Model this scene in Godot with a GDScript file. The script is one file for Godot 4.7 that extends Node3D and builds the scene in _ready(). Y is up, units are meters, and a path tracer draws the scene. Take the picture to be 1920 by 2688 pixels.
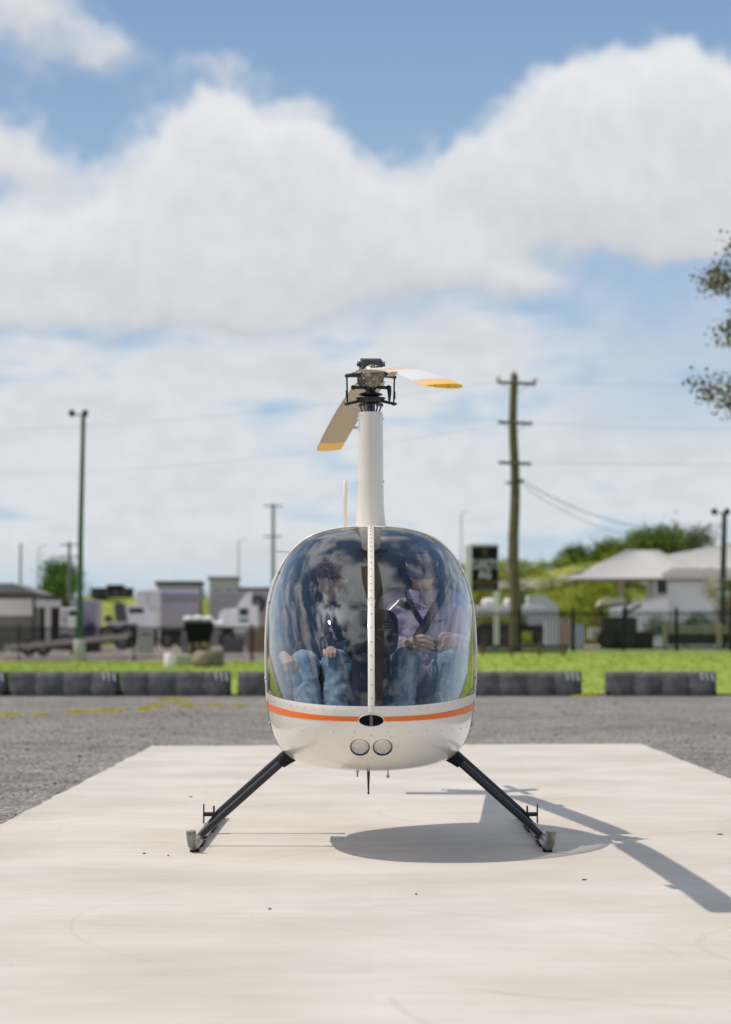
extends Node3D
# A parked two-seat helicopter on a concrete pad, built as code. y up, metres, mast axis at x=0 z=0, nose towards +z.

const CLOUD_SHIFT := Vector3(-20.94, -35.69, 0.0)
const SUN_TO := Vector3(-0.54, 1.0, -0.045)      # direction towards the sun
var used := {}
var M := {}

# ------------------------------------------------------------------ camera, sky, sun
func _setup_view() -> void:
	var cam := Camera3D.new()
	cam.name = "camera"
	cam.fov = 23.56
	cam.near = 0.1
	cam.far = 6000.0
	cam.position = Vector3(-0.03, 1.175, 14.4)
	cam.rotation_degrees = Vector3(2.87, 0, 0)
	var ca := CameraAttributesPhysical.new()
	ca.frustum_focal_length = 85.0
	ca.exposure_aperture = 2.5
	ca.frustum_focus_distance = 13.2
	cam.attributes = ca
	add_child(cam)
	cam.fov = 23.56
	var env := Environment.new()
	env.background_mode = Environment.BG_SKY
	env.tonemap_mode = Environment.TONE_MAPPER_LINEAR
	env.tonemap_exposure = 1.0
	env.sdfgi_enabled = true
	env.ssao_enabled = true
	env.ssil_enabled = true
	var sky := Sky.new()
	var pm := PanoramaSkyMaterial.new()
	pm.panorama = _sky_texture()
	sky.sky_material = pm
	env.sky = sky
	var we := WorldEnvironment.new()
	we.name = "world_environment"
	we.environment = env
	add_child(we)
	var sun := DirectionalLight3D.new()
	sun.name = "sun"
	sun.light_energy = 0.95
	sun.light_color = Color(1.0, 0.955, 0.89)
	sun.light_angular_distance = 0.5
	sun.shadow_enabled = true
	add_child(sun)
	sun.look_at_from_position(SUN_TO * 10.0, Vector3.ZERO, Vector3.UP)

var _n1 := FastNoiseLite.new()
var _n2 := FastNoiseLite.new()
# puffs of the cumulus in view: azimuth and elevation of the centre, half sizes (degrees), thickness
const PUFFS := [
	[-3.1, 10.4, 2.3, 1.9, 1.0], [-3.6, 11.7, 0.9, 0.75, 0.9], [-1.3, 10.4, 1.4, 1.25, 1.0], [-4.6, 10.2, 1.3, 1.4, 0.9],
	[-2.0, 11.3, 1.1, 0.7, 0.9], [0.4, 9.4, 2.0, 1.4, 1.0], [2.0, 8.65, 2.2, 0.85, 0.95], [3.9, 8.1, 1.1, 0.4, 0.7],
	[-7.0, 9.0, 2.7, 1.1, 0.9], [-4.4, 8.5, 3.1, 1.3, 1.0], [-2.0, 8.5, 2.6, 1.0, 1.0], [-8.6, 8.2, 2.0, 1.1, 0.9], [-3.2, 7.5, 2.4, 0.6, 0.7], [-7.8, 7.4, 2.2, 0.5, 0.7],
	[5.7, 11.3, 2.5, 1.9, 1.0], [4.7, 12.05, 1.25, 1.1, 0.95], [7.2, 12.4, 1.5, 1.2, 1.0], [8.3, 11.3, 1.9, 1.8, 1.0], [2.9, 10.9, 1.3, 0.95, 0.8],
	[4.6, 10.3, 3.1, 1.15, 1.0], [6.7, 9.8, 2.6, 1.0, 0.9], [7.8, 9.1, 1.6, 0.5, 0.7],
	[-8.4, 11.4, 0.9, 0.8, 0.75], [-7.8, 10.6, 1.6, 0.7, 0.7],
	[-7.3, 13.7, 2.2, 1.5, 0.52], [-8.6, 14.6, 1.9, 1.2, 0.5], [-5.9, 13.2, 1.0, 0.7, 0.42], [-3.3, 13.1, 1.5, 0.55, 0.46], [-1.3, 12.4, 1.15, 0.38, 0.42]]

func _air(el: float) -> Color:
	var t := [[-1.0, 0.56, 0.665, 0.74], [0.0, 0.56, 0.67, 0.75], [2.0, 0.50, 0.625, 0.735], [5.0, 0.44, 0.575, 0.725], [8.0, 0.375, 0.515, 0.70], [11.5, 0.29, 0.435, 0.64], [15.0, 0.215, 0.35, 0.57], [30.0, 0.13, 0.23, 0.41], [60.0, 0.062, 0.105, 0.19], [90.0, 0.05, 0.085, 0.155]]
	for i in range(1, t.size()):
		if el <= t[i][0]:
			var f: float = clampf((el - t[i - 1][0]) / (t[i][0] - t[i - 1][0]), 0, 1)
			return Color(t[i - 1][1], t[i - 1][2], t[i - 1][3]).lerp(Color(t[i][1], t[i][2], t[i][3]), f)
	return Color(0.05, 0.085, 0.155)

func _sky_color(d: Vector3) -> Color:
	var el := rad_to_deg(asin(clampf(d.y, -1, 1)))
	var az := rad_to_deg(atan2(d.x, -d.z))
	var c := _air(el)
	var sun := SUN_TO.normalized()
	var ang := rad_to_deg(acos(clampf(d.dot(sun), -1, 1)))
	# fair-weather cumulus over the whole dome
	var h: float = maxf(d.y, 0.0) + 0.16
	var q := Vector3(d.x / h, d.z / h, 0.0) + CLOUD_SHIFT
	var n := _n1.get_noise_3d(q.x * 80.0, q.y * 80.0, 3.0) * 0.8 + _n1.get_noise_3d(q.x * 290.0, q.y * 290.0, 9.0) * 0.42
	var dens := smoothstep(-0.10, 0.42, n + 0.10)
	var under := clampf(0.75 - n * 0.9, 0, 1)
	# the clouds in view of the camera, laid out puff by puff
	var m: float = (1.0 - smoothstep(9.5, 14.0, absf(az))) * (1.0 - smoothstep(15.5, 20.0, el))
	if m > 0.0:
		var warp := Vector2(_n1.get_noise_3d(az * 26.0, el * 26.0, 31.0), _n1.get_noise_3d(az * 26.0, el * 26.0, 57.0))
		var fine := _n1.get_noise_3d(az * 75.0, el * 75.0, 5.0)
		var x := az + warp.x * 0.55
		var y := el + warp.y * 0.45
		var s := 0.0
		var low := 0.0
		var wsum := 0.0
		for p in PUFFS:
			var dx: float = (x - p[0]) / p[2]
			var dy: float = (y - p[1]) / p[3]
			var r := dx * dx + dy * dy
			if r < 3.2:
				var w: float = exp(-r * 1.15) * p[4]
				s += w
				low += w * clampf(0.5 - dy * 0.55, 0, 1)
				wsum += w
		var puff := absf(_n1.get_noise_3d(az * 44.0, el * 44.0, 77.0))
		var hu: float = low / maxf(wsum, 1e-4)
		var hd := smoothstep(0.26 - 0.10 * hu, 0.70 + 0.42 * hu * hu, s + fine * 0.16 + warp.x * 0.06 - puff * 0.26 + 0.03)
		hd *= clampf(0.30 + s * 0.80, 0.0, 1.0)
		# thin streaky layer near the horizon
		var st := _n2.get_noise_3d(az * 9.0, el * 38.0, 11.0) + 0.4 * _n2.get_noise_3d(az * 30.0, el * 95.0, 4.0)
		var sheet := smoothstep(-0.62, 0.08, st + 0.08) * smoothstep(0.9, 2.3, el + st * 0.7) * (1.0 - smoothstep(6.4, 9.0, el + warp.y * 1.3 + absf(az - 1.0) * 0.04)) * 0.93
		sheet *= 1.0 - 0.6 * smoothstep(2.5, 7.0, az) * smoothstep(3.8, 5.4, el)
		if sheet > hd:
			hu = lerpf(0.42 + st * 0.5, hu, hd / maxf(sheet, 1e-3))
		hd = 1.0 - (1.0 - hd) * (1.0 - sheet)
		dens = lerpf(dens, hd, m)
		under = lerpf(under, hu + fine * 0.17 + puff * 0.16 - 0.03, m)
	var cl := Color(0.84, 0.845, 0.85).lerp(Color(0.60, 0.612, 0.63), clampf(under, 0, 1))
	# forward scatter round the sun, boosted to strengthen the windshield reflections
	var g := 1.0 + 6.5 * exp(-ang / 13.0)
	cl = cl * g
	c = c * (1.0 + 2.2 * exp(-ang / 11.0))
	c = c.lerp(cl, clampf(dens * 0.94, 0, 1))
	if el < 0.0:
		c = c.lerp(Color(0.30, 0.29, 0.275), smoothstep(0.0, -2.0, el))
	c.a = 1.0
	return c

func _dir(u: float, v: float) -> Vector3:
	var a := u * TAU
	var e := (0.5 - v) * PI
	return Vector3(sin(a) * cos(e), sin(e), -cos(a) * cos(e))

func _sky_texture() -> ImageTexture:
	_n1.seed = 11; _n1.noise_type = FastNoiseLite.TYPE_SIMPLEX_SMOOTH; _n1.frequency = 0.02; _n1.fractal_octaves = 5; _n1.fractal_gain = 0.52
	_n2.seed = 5; _n2.noise_type = FastNoiseLite.TYPE_SIMPLEX_SMOOTH; _n2.frequency = 0.02; _n2.fractal_octaves = 4
	var w := 1280
	var hh := 640
	var im := Image.create(w, hh, false, Image.FORMAT_RGBAF)
	for j in hh:
		for i in w:
			if j > hh / 2 + 8:
				im.set_pixel(i, j, Color(0.30, 0.29, 0.275))
			else:
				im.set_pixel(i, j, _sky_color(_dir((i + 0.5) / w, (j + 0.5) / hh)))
	var W := 4096
	var H := 2048
	im.resize(W, H, Image.INTERPOLATE_CUBIC)
	var i0 := -int(W * 14.0 / 360.0)
	var i1 := int(W * 14.0 / 360.0)
	var j0 := int(H * (0.5 - 20.0 / 180.0))
	for j in range(j0, H / 2 + 10):
		for i in range(i0, i1):
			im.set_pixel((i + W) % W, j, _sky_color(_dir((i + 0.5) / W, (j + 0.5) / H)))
	return ImageTexture.create_from_image(im)

# ------------------------------------------------------------------ small helpers
func numbered(called: String, parent: Node) -> String:
	var key := str(parent.get_instance_id()) + "/" + called
	if not used.has(key):
		used[key] = 0
		return called
	used[key] += 1
	return "%s_%03d" % [called, used[key]]

func lin(r: float, g: float, b: float, a := 1.0) -> Color:
	var c := Color(r, g, b).linear_to_srgb()
	c.a = a
	return c

func mat(r: float, g: float, b: float, rough := 0.6, metal := 0.0) -> StandardMaterial3D:
	var m := StandardMaterial3D.new()
	m.albedo_color = lin(r, g, b)
	m.roughness = rough
	m.metallic = metal
	if rough >= 0.5: m.metallic_specular = 0.25
	return m

func noise_image(size: int, freq: float, octaves: int, seed_: int, kind := FastNoiseLite.TYPE_SIMPLEX_SMOOTH, wide := 1, tall := 1) -> Image:
	var f := FastNoiseLite.new()
	f.seed = seed_
	f.frequency = freq
	f.noise_type = kind
	f.fractal_octaves = octaves
	f.fractal_gain = 0.55
	var im := f.get_seamless_image(size / wide, size / tall)
	im.convert(Image.FORMAT_RGB8)
	if wide > 1 or tall > 1:
		im.resize(size, size, Image.INTERPOLATE_CUBIC)
	return im

func ramp(im: Image, lo: Color, hi: Color, a := 0.0, b := 1.0) -> Image:
	# grey image -> colours between lo and hi (linear values)
	var out := PackedByteArray()
	var data := im.get_data()
	var lut := []
	for k in 256:
		var t := clampf((k / 255.0 - a) / (b - a), 0, 1)
		var c := Color(lerpf(lo.r, hi.r, t), lerpf(lo.g, hi.g, t), lerpf(lo.b, hi.b, t)).linear_to_srgb()
		lut.append([int(clampf(c.r, 0, 1) * 255), int(clampf(c.g, 0, 1) * 255), int(clampf(c.b, 0, 1) * 255)])
	out.resize(data.size())
	for k in range(0, data.size(), 3):
		var l: Array = lut[data[k]]
		out[k] = l[0]
		out[k + 1] = l[1]
		out[k + 2] = l[2]
	return Image.create_from_data(im.get_width(), im.get_height(), false, Image.FORMAT_RGB8, out)

func tri_tex(m: StandardMaterial3D, im: Image, scale: Vector3, world := true) -> StandardMaterial3D:
	m.albedo_color = Color.WHITE
	m.albedo_texture = ImageTexture.create_from_image(im)
	m.uv1_triplanar = true
	m.uv1_world_triplanar = world
	m.uv1_scale = scale
	m.uv1_triplanar_sharpness = 4.0
	return m

func bump(m: StandardMaterial3D, im: Image, cm: float) -> StandardMaterial3D:
	m.heightmap_enabled = true
	m.heightmap_texture = ImageTexture.create_from_image(im)
	m.heightmap_scale = cm
	return m

func mb(smooth := true) -> SurfaceTool:
	var st := SurfaceTool.new()
	st.begin(Mesh.PRIMITIVE_TRIANGLES)
	st.set_smooth_group(0 if smooth else -1)
	return st

func tri(st: SurfaceTool, a: Vector3, b: Vector3, c: Vector3, inside: Vector3) -> void:
	# front faces run clockwise seen from outside, away from the point inside
	if (b - a).cross(c - a).dot((a + b + c) / 3.0 - inside) > 0.0:
		st.add_vertex(a); st.add_vertex(c); st.add_vertex(b)
	else:
		st.add_vertex(a); st.add_vertex(b); st.add_vertex(c)

func quad(st: SurfaceTool, a: Vector3, b: Vector3, c: Vector3, d: Vector3, inside: Vector3) -> void:
	tri(st, a, b, c, inside)
	tri(st, a, c, d, inside)

func box(st: SurfaceTool, c: Vector3, s: Vector3, basis := Basis.IDENTITY, bevel := 0.0) -> void:
	st.set_smooth_group(-1)
	var h := s / 2.0
	var e: float = minf(bevel, minf(h.x, minf(h.y, h.z)) * 0.9)
	var P := func(x: float, y: float, z: float) -> Vector3: return c + basis * Vector3(x, y, z)
	if e <= 0.0:
		for ax in 3:
			for sg in [-1.0, 1.0]:
				var q := []
				for k in [[-1, -1], [1, -1], [1, 1], [-1, 1]]:
					var v := Vector3.ZERO
					v[ax] = sg * h[ax]
					v[(ax + 1) % 3] = k[0] * h[(ax + 1) % 3]
					v[(ax + 2) % 3] = k[1] * h[(ax + 2) % 3]
					q.append(c + basis * v)
				quad(st, q[0], q[1], q[2], q[3], c)
		st.set_smooth_group(0)
		return
	for ax in 3:
		for sg in [-1.0, 1.0]:
			var q := []
			for k in [[-1, -1], [1, -1], [1, 1], [-1, 1]]:
				var v := Vector3.ZERO
				v[ax] = sg * h[ax]
				v[(ax + 1) % 3] = k[0] * (h[(ax + 1) % 3] - e)
				v[(ax + 2) % 3] = k[1] * (h[(ax + 2) % 3] - e)
				q.append(c + basis * v)
			quad(st, q[0], q[1], q[2], q[3], c)
	for ax in 3:
		var u := (ax + 1) % 3
		var w := (ax + 2) % 3
		for k in [[-1, -1], [1, -1], [1, 1], [-1, 1]]:
			var a1 := Vector3.ZERO
			a1[u] = k[0] * h[u]; a1[w] = k[1] * (h[w] - e)
			var b1 := Vector3.ZERO
			b1[u] = k[0] * (h[u] - e); b1[w] = k[1] * h[w]
			var L := Vector3.ZERO
			L[ax] = h[ax] - e
			quad(st, c + basis * (a1 - L), c + basis * (a1 + L), c + basis * (b1 + L), c + basis * (b1 - L), c)
	for x in [-1, 1]:
		for y in [-1, 1]:
			for z in [-1, 1]:
				tri(st, P.call(x * h.x, y * (h.y - e), z * (h.z - e)), P.call(x * (h.x - e), y * h.y, z * (h.z - e)), P.call(x * (h.x - e), y * (h.y - e), z * h.z), c)
	st.set_smooth_group(0)

func frame_of(t: Vector3, up := Vector3.UP) -> Basis:
	var z := t.normalized()
	if absf(z.dot(up)) > 0.98:
		up = Vector3(1, 0, 0)
	var x := up.cross(z).normalized()
	return Basis(x, z.cross(x), z)

func bar(st: SurfaceTool, a: Vector3, b: Vector3, w: float, h: float, bevel := 0.0, up := Vector3.UP) -> void:
	box(st, (a + b) / 2.0, Vector3(w, h, (b - a).length()), frame_of(b - a, up), bevel)

func tube(st: SurfaceTool, pts: Array, radii, sides := 10, caps := true, squash := 1.0) -> void:
	st.set_smooth_group(0)
	var rings := []
	var n := pts.size()
	var up := Vector3.UP
	for i in n:
		var t: Vector3 = (pts[min(i + 1, n - 1)] - pts[max(i - 1, 0)]).normalized()
		var f := frame_of(t, up)
		if i > 0:
			# carry the frame along
			var x: Vector3 = rings[i - 1][2]
			x = (x - t * x.dot(t)).normalized()
			f = Basis(x, t.cross(x), t)
		var r: float = radii[i] if radii is Array else radii
		var ring := []
		for k in sides:
			var a := TAU * k / sides
			ring.append(pts[i] + f.x * cos(a) * r + f.y * sin(a) * r * squash)
		rings.append([ring, pts[i], f.x])
	for i in n - 1:
		for k in sides:
			var k2 := (k + 1) % sides
			var mid: Vector3 = (rings[i][1] + rings[i + 1][1]) / 2.0
			quad(st, rings[i][0][k], rings[i][0][k2], rings[i + 1][0][k2], rings[i + 1][0][k], mid)
	if caps:
		st.set_smooth_group(-1)
		for e in [0, n - 1]:
			var inner: Vector3 = pts[1] if e == 0 else pts[n - 2]
			for k in sides:
				tri(st, rings[e][1], rings[e][0][k], rings[e][0][(k + 1) % sides], inner)
		st.set_smooth_group(0)

func rod(st: SurfaceTool, a: Vector3, b: Vector3, r: float, r2 := -1.0, sides := 10) -> void:
	tube(st, [a, b], [r, r if r2 < 0 else r2], sides)

func lathe(st: SurfaceTool, profile: Array, at: Vector3, basis := Basis.IDENTITY, sides := 20, sx := 1.0, sz := 1.0) -> void:
	# profile: [radius, height] pairs along the local y axis
	st.set_smooth_group(0)
	for i in profile.size() - 1:
		var a: Array = profile[i]
		var b: Array = profile[i + 1]
		var hint: Vector3 = at + basis * Vector3(0, (a[1] + b[1]) / 2.0, 0)
		if absf(a[1] - b[1]) < 1e-5:
			hint = at + basis * Vector3(0, (profile[0][1] + profile[profile.size() - 1][1]) / 2.0, 0)
		for k in sides:
			var p := []
			for q in [[a, k], [a, k + 1], [b, k + 1], [b, k]]:
				var an: float = TAU * q[1] / sides
				p.append(at + basis * Vector3(cos(an) * q[0][0] * sx, q[0][1], sin(an) * q[0][0] * sz))
			if a[0] > 1e-6:
				tri(st, p[0], p[1], p[2], hint)
			if b[0] > 1e-6:
				tri(st, p[0], p[2], p[3], hint)

func ball(st: SurfaceTool, c: Vector3, r: Vector3, basis := Basis.IDENTITY, seg := 12, rows := 8) -> void:
	st.set_smooth_group(0)
	for j in rows:
		for i in seg:
			var q := []
			for k in [[0, 0], [1, 0], [1, 1], [0, 1]]:
				var a: float = TAU * (i + k[0]) / seg
				var b: float = PI * (j + k[1]) / rows - PI / 2
				q.append(c + basis * Vector3(cos(b) * cos(a) * r.x, sin(b) * r.y, cos(b) * sin(a) * r.z))
			if j > 0:
				tri(st, q[0], q[1], q[2], c)
			if j < rows - 1:
				tri(st, q[0], q[2], q[3], c)

func grid(st: SurfaceTool, nu: int, nv: int, f: Callable, inside = null) -> void:
	# f(u, v) -> Vector3 on [0,1]^2; inside: a point or a Callable(p) that gives one
	st.set_smooth_group(0)
	var rows := []
	for j in nv + 1:
		var row := []
		for i in nu + 1:
			row.append(f.call(float(i) / nu, float(j) / nv))
		rows.append(row)
	for j in nv:
		for i in nu:
			var a: Vector3 = rows[j][i]
			var h: Vector3 = inside.call(a) if inside is Callable else inside
			quad(st, a, rows[j][i + 1], rows[j + 1][i + 1], rows[j + 1][i], h)

func done(st: SurfaceTool) -> ArrayMesh:
	st.generate_normals()
	st.index()
	return st.commit()

func obj(called: String, st, m: Material, parent: Node = self) -> MeshInstance3D:
	var o := MeshInstance3D.new()
	o.name = numbered(called, parent)
	o.mesh = done(st) if st is SurfaceTool else st
	o.material_override = m
	parent.add_child(o, true)
	return o

func tag(o: Node, label: String, category := "", group := "", kind := "") -> Node:
	if label: o.set_meta("label", label)
	if category: o.set_meta("category", category)
	if group: o.set_meta("group", group)
	if kind: o.set_meta("kind", kind)
	return o

func thing(called: String, label: String, category: String, at := Vector3.ZERO, turn := 0.0, group := "") -> Node3D:
	var o := Node3D.new()
	o.name = numbered(called, self)
	add_child(o, true)
	o.position = at
	o.rotation.y = turn
	tag(o, label, category, group)
	return o

func struct(called: String, st, m: Material) -> MeshInstance3D:
	var o := obj(called, st, m)
	o.set_meta("kind", "structure")
	return o

func copy_of(src: Node3D, at: Vector3, turn: float, label: String, base: String, group := "") -> Node3D:
	var r: Node3D = src.duplicate()
	r.name = numbered(base, self)
	add_child(r, true)
	r.position = at
	r.rotation.y = turn
	r.set_meta("label", label)
	if group: r.set_meta("group", group)
	return r

func scatter(called: String, mesh: Mesh, m: Material, places: Array, parent: Node = self, colors = null) -> MultiMeshInstance3D:
	var mm := MultiMesh.new()
	mm.transform_format = MultiMesh.TRANSFORM_3D
	if colors != null:
		mm.use_colors = true
	mm.mesh = mesh
	mm.instance_count = places.size()
	for i in places.size():
		mm.set_instance_transform(i, places[i])
		if colors != null:
			mm.set_instance_color(i, colors[i])
	var o := MultiMeshInstance3D.new()
	o.name = numbered(called, parent)
	o.multimesh = mm
	o.material_override = m
	parent.add_child(o, true)
	return o

# ------------------------------------------------------------------ materials
func _materials() -> void:
	M.white = mat(0.74, 0.715, 0.665, 0.22)
	M.white.clearcoat_enabled = true; M.white.clearcoat = 0.6; M.white.clearcoat_roughness = 0.06
	M.orange = mat(0.95, 0.185, 0.004, 0.4)
	M.orange.clearcoat_enabled = true; M.orange.clearcoat = 0.15; M.orange.clearcoat_roughness = 0.06
	M.rivet = mat(0.74, 0.70, 0.64, 0.3, 0.1)
	M.black = mat(0.018, 0.019, 0.022, 0.32)
	M.black_dull = mat(0.016, 0.017, 0.019, 0.6)
	M.hole = mat(0.006, 0.006, 0.010, 0.8)
	M.grey_metal = mat(0.10, 0.10, 0.105, 0.38, 0.55)
	M.steel = mat(0.46, 0.45, 0.43, 0.28, 0.9)
	M.chrome = mat(0.85, 0.85, 0.85, 0.06, 1.0)
	M.bronze = mat(0.30, 0.26, 0.17, 0.35, 0.6)
	M.yellow = mat(0.98, 0.56, 0.010, 0.4)
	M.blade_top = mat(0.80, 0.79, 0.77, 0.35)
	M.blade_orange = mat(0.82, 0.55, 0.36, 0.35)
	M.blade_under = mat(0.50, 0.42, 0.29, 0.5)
	M.tint = StandardMaterial3D.new()
	M.tint.transparency = BaseMaterial3D.TRANSPARENCY_ALPHA
	M.tint.albedo_color = Color(0.04, 0.045, 0.06, 0.10)
	M.tint.roughness = 0.012
	M.tint.metallic_specular = 0.7
	M.tint.clearcoat_enabled = true
	M.tint.clearcoat = 1.0
	M.tint.clearcoat_roughness = 0.012
	M.clear = StandardMaterial3D.new()
	M.clear.transparency = BaseMaterial3D.TRANSPARENCY_ALPHA
	M.clear.albedo_color = Color(0.05, 0.06, 0.07, 0.12)
	M.clear.roughness = 0.02
	M.trim = mat(0.085, 0.088, 0.10, 0.75)
	M.panel = mat(0.018, 0.019, 0.024, 0.5)
	M.carpet = mat(0.06, 0.058, 0.055, 0.95)
	M.liner = mat(0.22, 0.21, 0.20, 0.8)
	M.tread = mat(0.05, 0.05, 0.048, 0.5)
	M.strap = mat(0.014, 0.015, 0.022, 0.8)
	# skid wear and faint dirt on the black struts
	M.skid = tri_tex(mat(1, 1, 1, 0.36, 0.4), ramp(noise_image(256, 0.02, 4, 3), lin(0, 0, 0), lin(0, 0, 0)), Vector3(2, 2, 2))
	M.skid.albedo_texture = ImageTexture.create_from_image(ramp(noise_image(256, 0.03, 4, 3), Color(0.16, 0.15, 0.14), Color(0.34, 0.33, 0.31), 0.25, 0.8))
	M.white.albedo_color = Color.WHITE
	tri_tex(M.white, ramp(noise_image(512, 0.008, 4, 77), Color(0.85, 0.80, 0.725), Color(0.89, 0.84, 0.765), 0.2, 0.8), Vector3(0.7, 0.7, 0.7))

# ------------------------------------------------------------------ cabin surface
const ZB := 0.05
const ZF := 0.40
const PX := 2.6
const CAB := [[0.430, 0.0, 0.80], [0.434, 0.17, 1.00], [0.445, 0.30, 1.14], [0.466, 0.417, 1.27], [0.50, 0.482, 1.385], [0.55, 0.525, 1.48], [0.61, 0.555, 1.55], [0.69, 0.577, 1.60], [0.77, 0.588, 1.612], [0.85, 0.594, 1.595],
	[1.0, 0.599, 1.53], [1.15, 0.600, 1.435], [1.3, 0.592, 1.30], [1.385, 0.580, 1.205], [1.466, 0.562, 1.10], [1.55, 0.53, 0.97], [1.62, 0.495, 0.845], [1.68, 0.452, 0.72], [1.73, 0.400, 0.605], [1.77, 0.322, 0.49], [1.793, 0.212, 0.39], [1.803, 0.10, 0.32], [1.806, 0.0, 0.29]]

func cab_row(v: float) -> Vector3:
	var n := CAB.size() - 1
	var t := clampf(v, 0, 1) * n
	var i := int(clampf(floorf(t), 0, n - 1))
	var f := t - i
	var o := Vector3.ZERO
	for k in 3:
		o[k] = cubic_interpolate(CAB[i][k], CAB[i + 1][k], CAB[max(i - 1, 0)][k], CAB[min(i + 2, n)][k], f)
	o.y = maxf(o.y, 0.0)
	return o

func v_of_y(y: float) -> float:
	var a := 0.0
	var b := 1.0
	for k in 22:
		var m := (a + b) / 2.0
		if cab_row(m).x < y: a = m
		else: b = m
	return (a + b) / 2.0

func cab_raw(v: float, th: float) -> Vector3:
	var r := cab_row(v)
	var s := sin(th)
	return Vector3(r.y * signf(s) * pow(absf(s), 2.0 / PX), r.x, ZB + (r.z - ZB) * pow(maxf(cos(th), 0.0), 2.0 / PX))

func cab_t(v: float, th: float, off := 0.0) -> Vector3:
	var p := cab_raw(v, th)
	if off == 0.0:
		return p
	var e := 0.006
	var dv := cab_raw(minf(v + e, 1.0), th) - cab_raw(maxf(v - e, 0.0), th)
	var dt := cab_raw(v, th + 0.02) - cab_raw(v, th - 0.02)
	var n := dv.cross(dt)
	if n.length() < 1e-9:
		n = p - Vector3(0, 1.1, 0.5)
	n = n.normalized()
	if n.dot(p - Vector3(0, 1.12, 0.35)) < 0: n = -n
	return p + n * off

func th_of_z(v: float, z: float) -> float:
	var r := cab_row(v)
	return acos(clampf(pow(clampf((z - ZB) / maxf(r.z - ZB, 1e-4), 0, 1), PX / 2.0), 0, 1))

func th_of_x(v: float, x: float) -> float:
	var r := cab_row(v)
	return asin(clampf(pow(clampf(x / maxf(r.y, 1e-4), 0, 1), PX / 2.0), 0, 1))

func cab_z(v: float, z: float, side: float, off := 0.0) -> Vector3:
	if z > ZB + 0.004:
		var th := th_of_z(v, z) * side
		var p := cab_t(v, th, off)
		return p
	var a := cab_row(v)
	var e := 0.006
	var d := cab_row(minf(v + e, 1)) - cab_row(maxf(v - e, 0))
	var n := Vector3(d.x, -d.y, 0).normalized()
	return Vector3(side * (a.y + n.x * off), a.x + n.y * off, z)

func seam(th: float) -> float:
	return 0.803 + 0.052 * pow(absf(sin(th)), 2.0)

func cab_in(p: Vector3) -> Vector3:
	return Vector3(0, clampf(p.y, 0.62, 1.45), clampf(p.z, -0.4, 0.5))

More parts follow.
